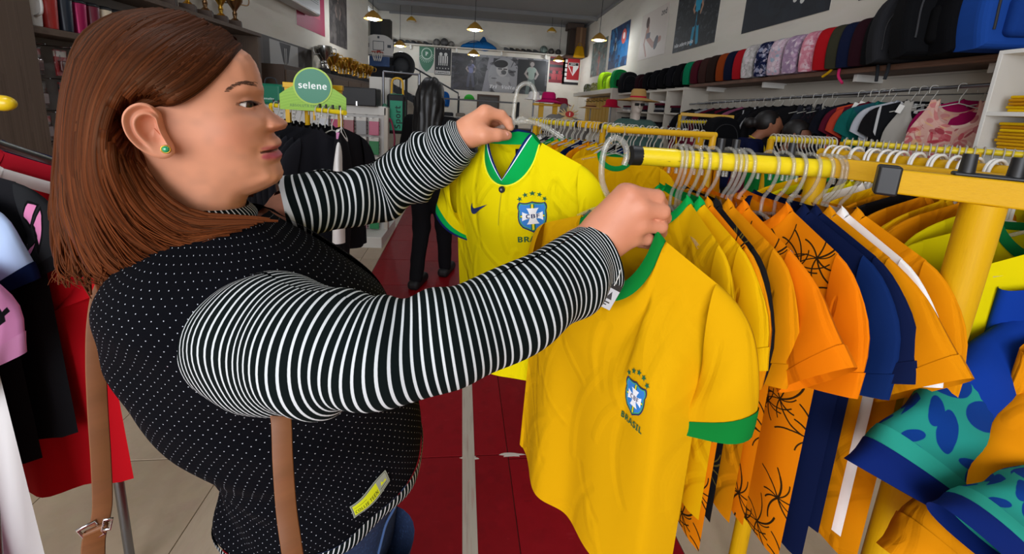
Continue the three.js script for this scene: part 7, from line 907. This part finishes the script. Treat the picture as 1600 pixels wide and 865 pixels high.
// simple clothed figures, their joints in metres above the feet
function figure(label, pos, yaw, J, m) {
  const t = thing('person', label, 'person', null, pos, yaw), cell = .014, all = [...Object.values(J).flat()].filter((p) => p.length === 3), lo = [0, 1, 2].map((k) => min(...all.map((p) => p[k])) - .2), hi = [0, 1, 2].map((k) => max(...all.map((p) => p[k])) + .2);
  const limb = (P, a, r, k) => { let d = 9; for (let i = 0; i < a.length - 1; i++) d = smin(d, capsule(P, a[i], a[i + 1], r[i], r[i + 1]), k); return d; };
  const [hx, hy, hz] = J.head[0];
  const headF = (P) => { const x = P[0] - hx, y = P[1] - hy, z = P[2] - hz; let d = hypot(x / .074, y / .105, z / .092) * .08 - .08; d = smin(d, capsule([x, y, z], [0, -.06, .03], [0, -.085, .055], .045, .028), .03); d = smin(d, capsule([x, y, z], [0, .01, .088], [0, -.025, .105], .008, .013), .012); for (const s of [-1, 1]) { d = max(d, -(hypot(x - s * .03, y - .015, z - .098) - .012)); d = smin(d, capsule([x, y, z], [s * .074, -.02, -.005], [s * .078, .015, -.012], .01, .013), .008); } return smin(d, capsule([x, y, z], [-.018, -.052, .085], [.018, -.052, .085], .007, .007), .006); };
  const skinF = (x, y, z) => { const P = [x, y, z]; let d = headF(P); d = smin(d, capsule(P, J.neck[0], J.head[0], .05, .045), .03); for (const a of [J.armL, J.armR]) { d = smin(d, limb(P, a, [.04, .033, .024], .02), .02); const e = a[2], f = a[1], n = [e[0] - f[0], e[1] - f[1], e[2] - f[2]], l = hypot(...n); for (let k = 0; k < 4; k++) { const o = (k - 1.5) * .018; d = smin(d, capsule(P, e, [e[0] + n[0] / l * .085 + o, e[1] + n[1] / l * .085, e[2] + n[2] / l * .085], .018, .010), .012); } d = smin(d, capsule(P, e, [e[0] + n[0] / l * .05, e[1] + n[1] / l * .05 + .03, e[2] + n[2] / l * .05], .016, .010), .012); } for (const a of [J.legL, J.legR]) d = min(d, limb(P, a, [.07, .048, .036], .02)); return min(d, limb(P, J.spine, [.085, .09, .1], .05)); };
  const topF = (x, y, z) => { const P = [x, y, z]; let d = limb(P, J.spine.map((p) => [p[0] - .055, p[1], p[2]]), [.115, .11, .125], .06); d = smin(d, limb(P, J.spine.map((p) => [p[0] + .055, p[1], p[2]]), [.115, .11, .125], .06), .06); for (const a of [J.armL, J.armR]) d = smin(d, limb(P, m.sleeve === 'short' ? [a[0], [lerp(a[0][0], a[1][0], .6), lerp(a[0][1], a[1][1], .6), lerp(a[0][2], a[1][2], .6)]] : a, m.sleeve === 'short' ? [.065, .062] : [.062, .052, .042], .03), .04); d += .005 * noise(x * 16, y * 16, z * 16); return max(d, y - J.neck[0][1] - .0); };
  const legF = (x, y, z) => { const P = [x, y, z]; let d = 9; for (const a of [J.legL, J.legR]) d = smin(d, limb(P, a, [.105, .07, .055], .04), .03); d += .004 * noise(x * 18, y * 14, z * 18); return max(d, .05 - y); };
  const cellH = .010; part('body', surface(skinF, lo, hi, cell), m.skin, t); part('top', surface(topF, lo, hi, cell), m.top, t); part('trousers', surface(legF, lo, hi, cell), m.legs, t);
  for (const a of [J.legL, J.legR]) part('shoe', tf(new RoundedBoxGeometry(.1, .08, .26, 3, .035), a[2][0], .04, a[2][2] + .05), m.shoe ?? M.black, t);
  return t;
}
{ // shopper in black seen from behind, walking away
  const p = at(668, 440, 3.4); p.y = 0; const J = { head: [[.0, 1.55, .02]], neck: [[0, 1.40, 0]], spine: [[0, 1.32, 0], [0, 1.12, .0], [0, .94, 0]], armL: [[.17, 1.34, 0], [.22, 1.08, .0], [.26, .90, .12]], armR: [[-.17, 1.34, 0], [-.21, 1.08, -.02], [-.2, .86, .1]], legL: [[.08, .88, 0], [.07, .48, .02], [.04, .08, -.16]], legR: [[-.08, .88, 0], [-.09, .48, .12], [-.1, .08, .16]] };
  const blk = cloth(0x131315), t = figure('woman dressed in black with long black hair seen from behind, walking away', p, PI - .25, J, { skin: std(0xa87458, .6), top: blk, legs: cloth(0x17171a) });
  const hairF = (x, y, z) => { const P = [x, y, z]; let d = hypot(x / .095, (y - 1.58) / .115, (z + .01) / .115) * .1 - .1; const down = capsule(P, [0, 1.52, -.06], [0, 1.0, -.12], .10, .075); d = smin(d, hypot(0, max(0, down)) + (down < 0 ? down : 0), .05); d = smin(d, capsule(P, [.06, 1.5, -.05], [.07, 1.02, -.11], .06, .04), .04); d = smin(d, capsule(P, [-.06, 1.5, -.05], [-.07, 1.02, -.11], .06, .04), .04); d += .006 * sin(x * 120 + noise(x * 20, y * 6) * 3); return max(d, -(max(.062 - abs(z - .1), 1.63 - y < 0 ? -1 : .0) - .02) * .0 + d); };
  part('hair', surface(hairF, [-.2, .88, -.3], [.2, 1.75, .14], .012), std(0x0d0c0d, .42, { anisotropy: .5 }), t, 'long straight black hair'); const br = new THREE.TorusGeometry(.032, .007, 8, 24); part('bracelet', tf(br, .255, .915, .10, 1.2, 0, .2), M.gold, t);
}
{ // shopper with a yellow lanyard bending over the racks at the right
  const p = at(1168, 210, 3.75); p.y = 0; const J = { head: [[.0, 1.49, .17]], neck: [[0, 1.36, .07]], spine: [[0, 1.28, .03], [0, 1.08, -.02], [0, .92, -.05]], armL: [[.17, 1.29, .03], [.2, 1.06, .12], [.09, 1.16, .30]], armR: [[-.17, 1.29, .03], [-.2, 1.05, .10], [-.08, 1.12, .3]], legL: [[.08, .87, -.05], [.08, .47, -.03], [.08, .08, -.04]], legR: [[-.08, .87, -.05], [-.08, .47, -.03], [-.08, .08, -.04]] };
  const t = figure('dark-haired woman in navy with a yellow lanyard, bending by the wall garments', p, PI / 2 - .5, J, { skin: std(0xa4694c, .6), top: cloth(0x10173a), legs: cloth(0x15161c) });
  part('hair', surface((x, y, z) => { let d = hypot(x / .084, (y - 1.52) / .105, (z - .14) / .105) * .09 - .09; d = smin(d, hypot(x, y - 1.5, z - .0) - .05, .03); return max(d, min(z - .2, 1.9 - y) + (y - 1.55 > 0 ? -.02 : .0)); }, [-.14, 1.36, -.1], [.14, 1.68, .28], .009), std(0x14100f, .5), t); part('lanyard', tube([[-.06, 1.38, .02], [-.05, 1.3, .14], [-.02, 1.12, .16], [.02, 1.12, .16], [.05, 1.3, .14], [.06, 1.38, .02]], .007, 6, 40), M.yellowHi, t); part('badge', box(.05, .07, .004, 0, 1.08, .165), M.white, t);
  const q2 = at(1226, 210, 3.45); q2.y = 0; const J2 = { head: [[.0, 1.42, .1]], neck: [[0, 1.28, .03]], spine: [[0, 1.2, .0], [0, 1.02, 0], [0, .88, 0]], armL: [[.16, 1.2, .0], [.2, .98, .06], [.12, .86, .22]], armR: [[-.16, 1.2, 0], [-.2, .98, .06], [-.12, .86, .22]], legL: [[.08, .84, 0], [.08, .45, 0], [.08, .08, 0]], legR: [[-.08, .84, 0], [-.08, .45, 0], [-.08, .08, 0]] };
  const t2 = figure('person in black half hidden among the dark garments on the right', q2, PI / 2 - .9, J2, { skin: std(0x8c5a44, .6), top: cloth(0x0f0f12), legs: cloth(0x101013) }); part('hair', surface((x, y, z) => { const d = hypot(x / .084, (y - 1.45) / .105, (z - .08) / .105) * .09 - .09; return max(d, z - .135 - (y > 1.47 ? .05 : 0)); }, [-.14, 1.3, -.06], [.14, 1.6, .24], .009), std(0x15100e, .5), t2);
}
renderer.render(scene, camera);
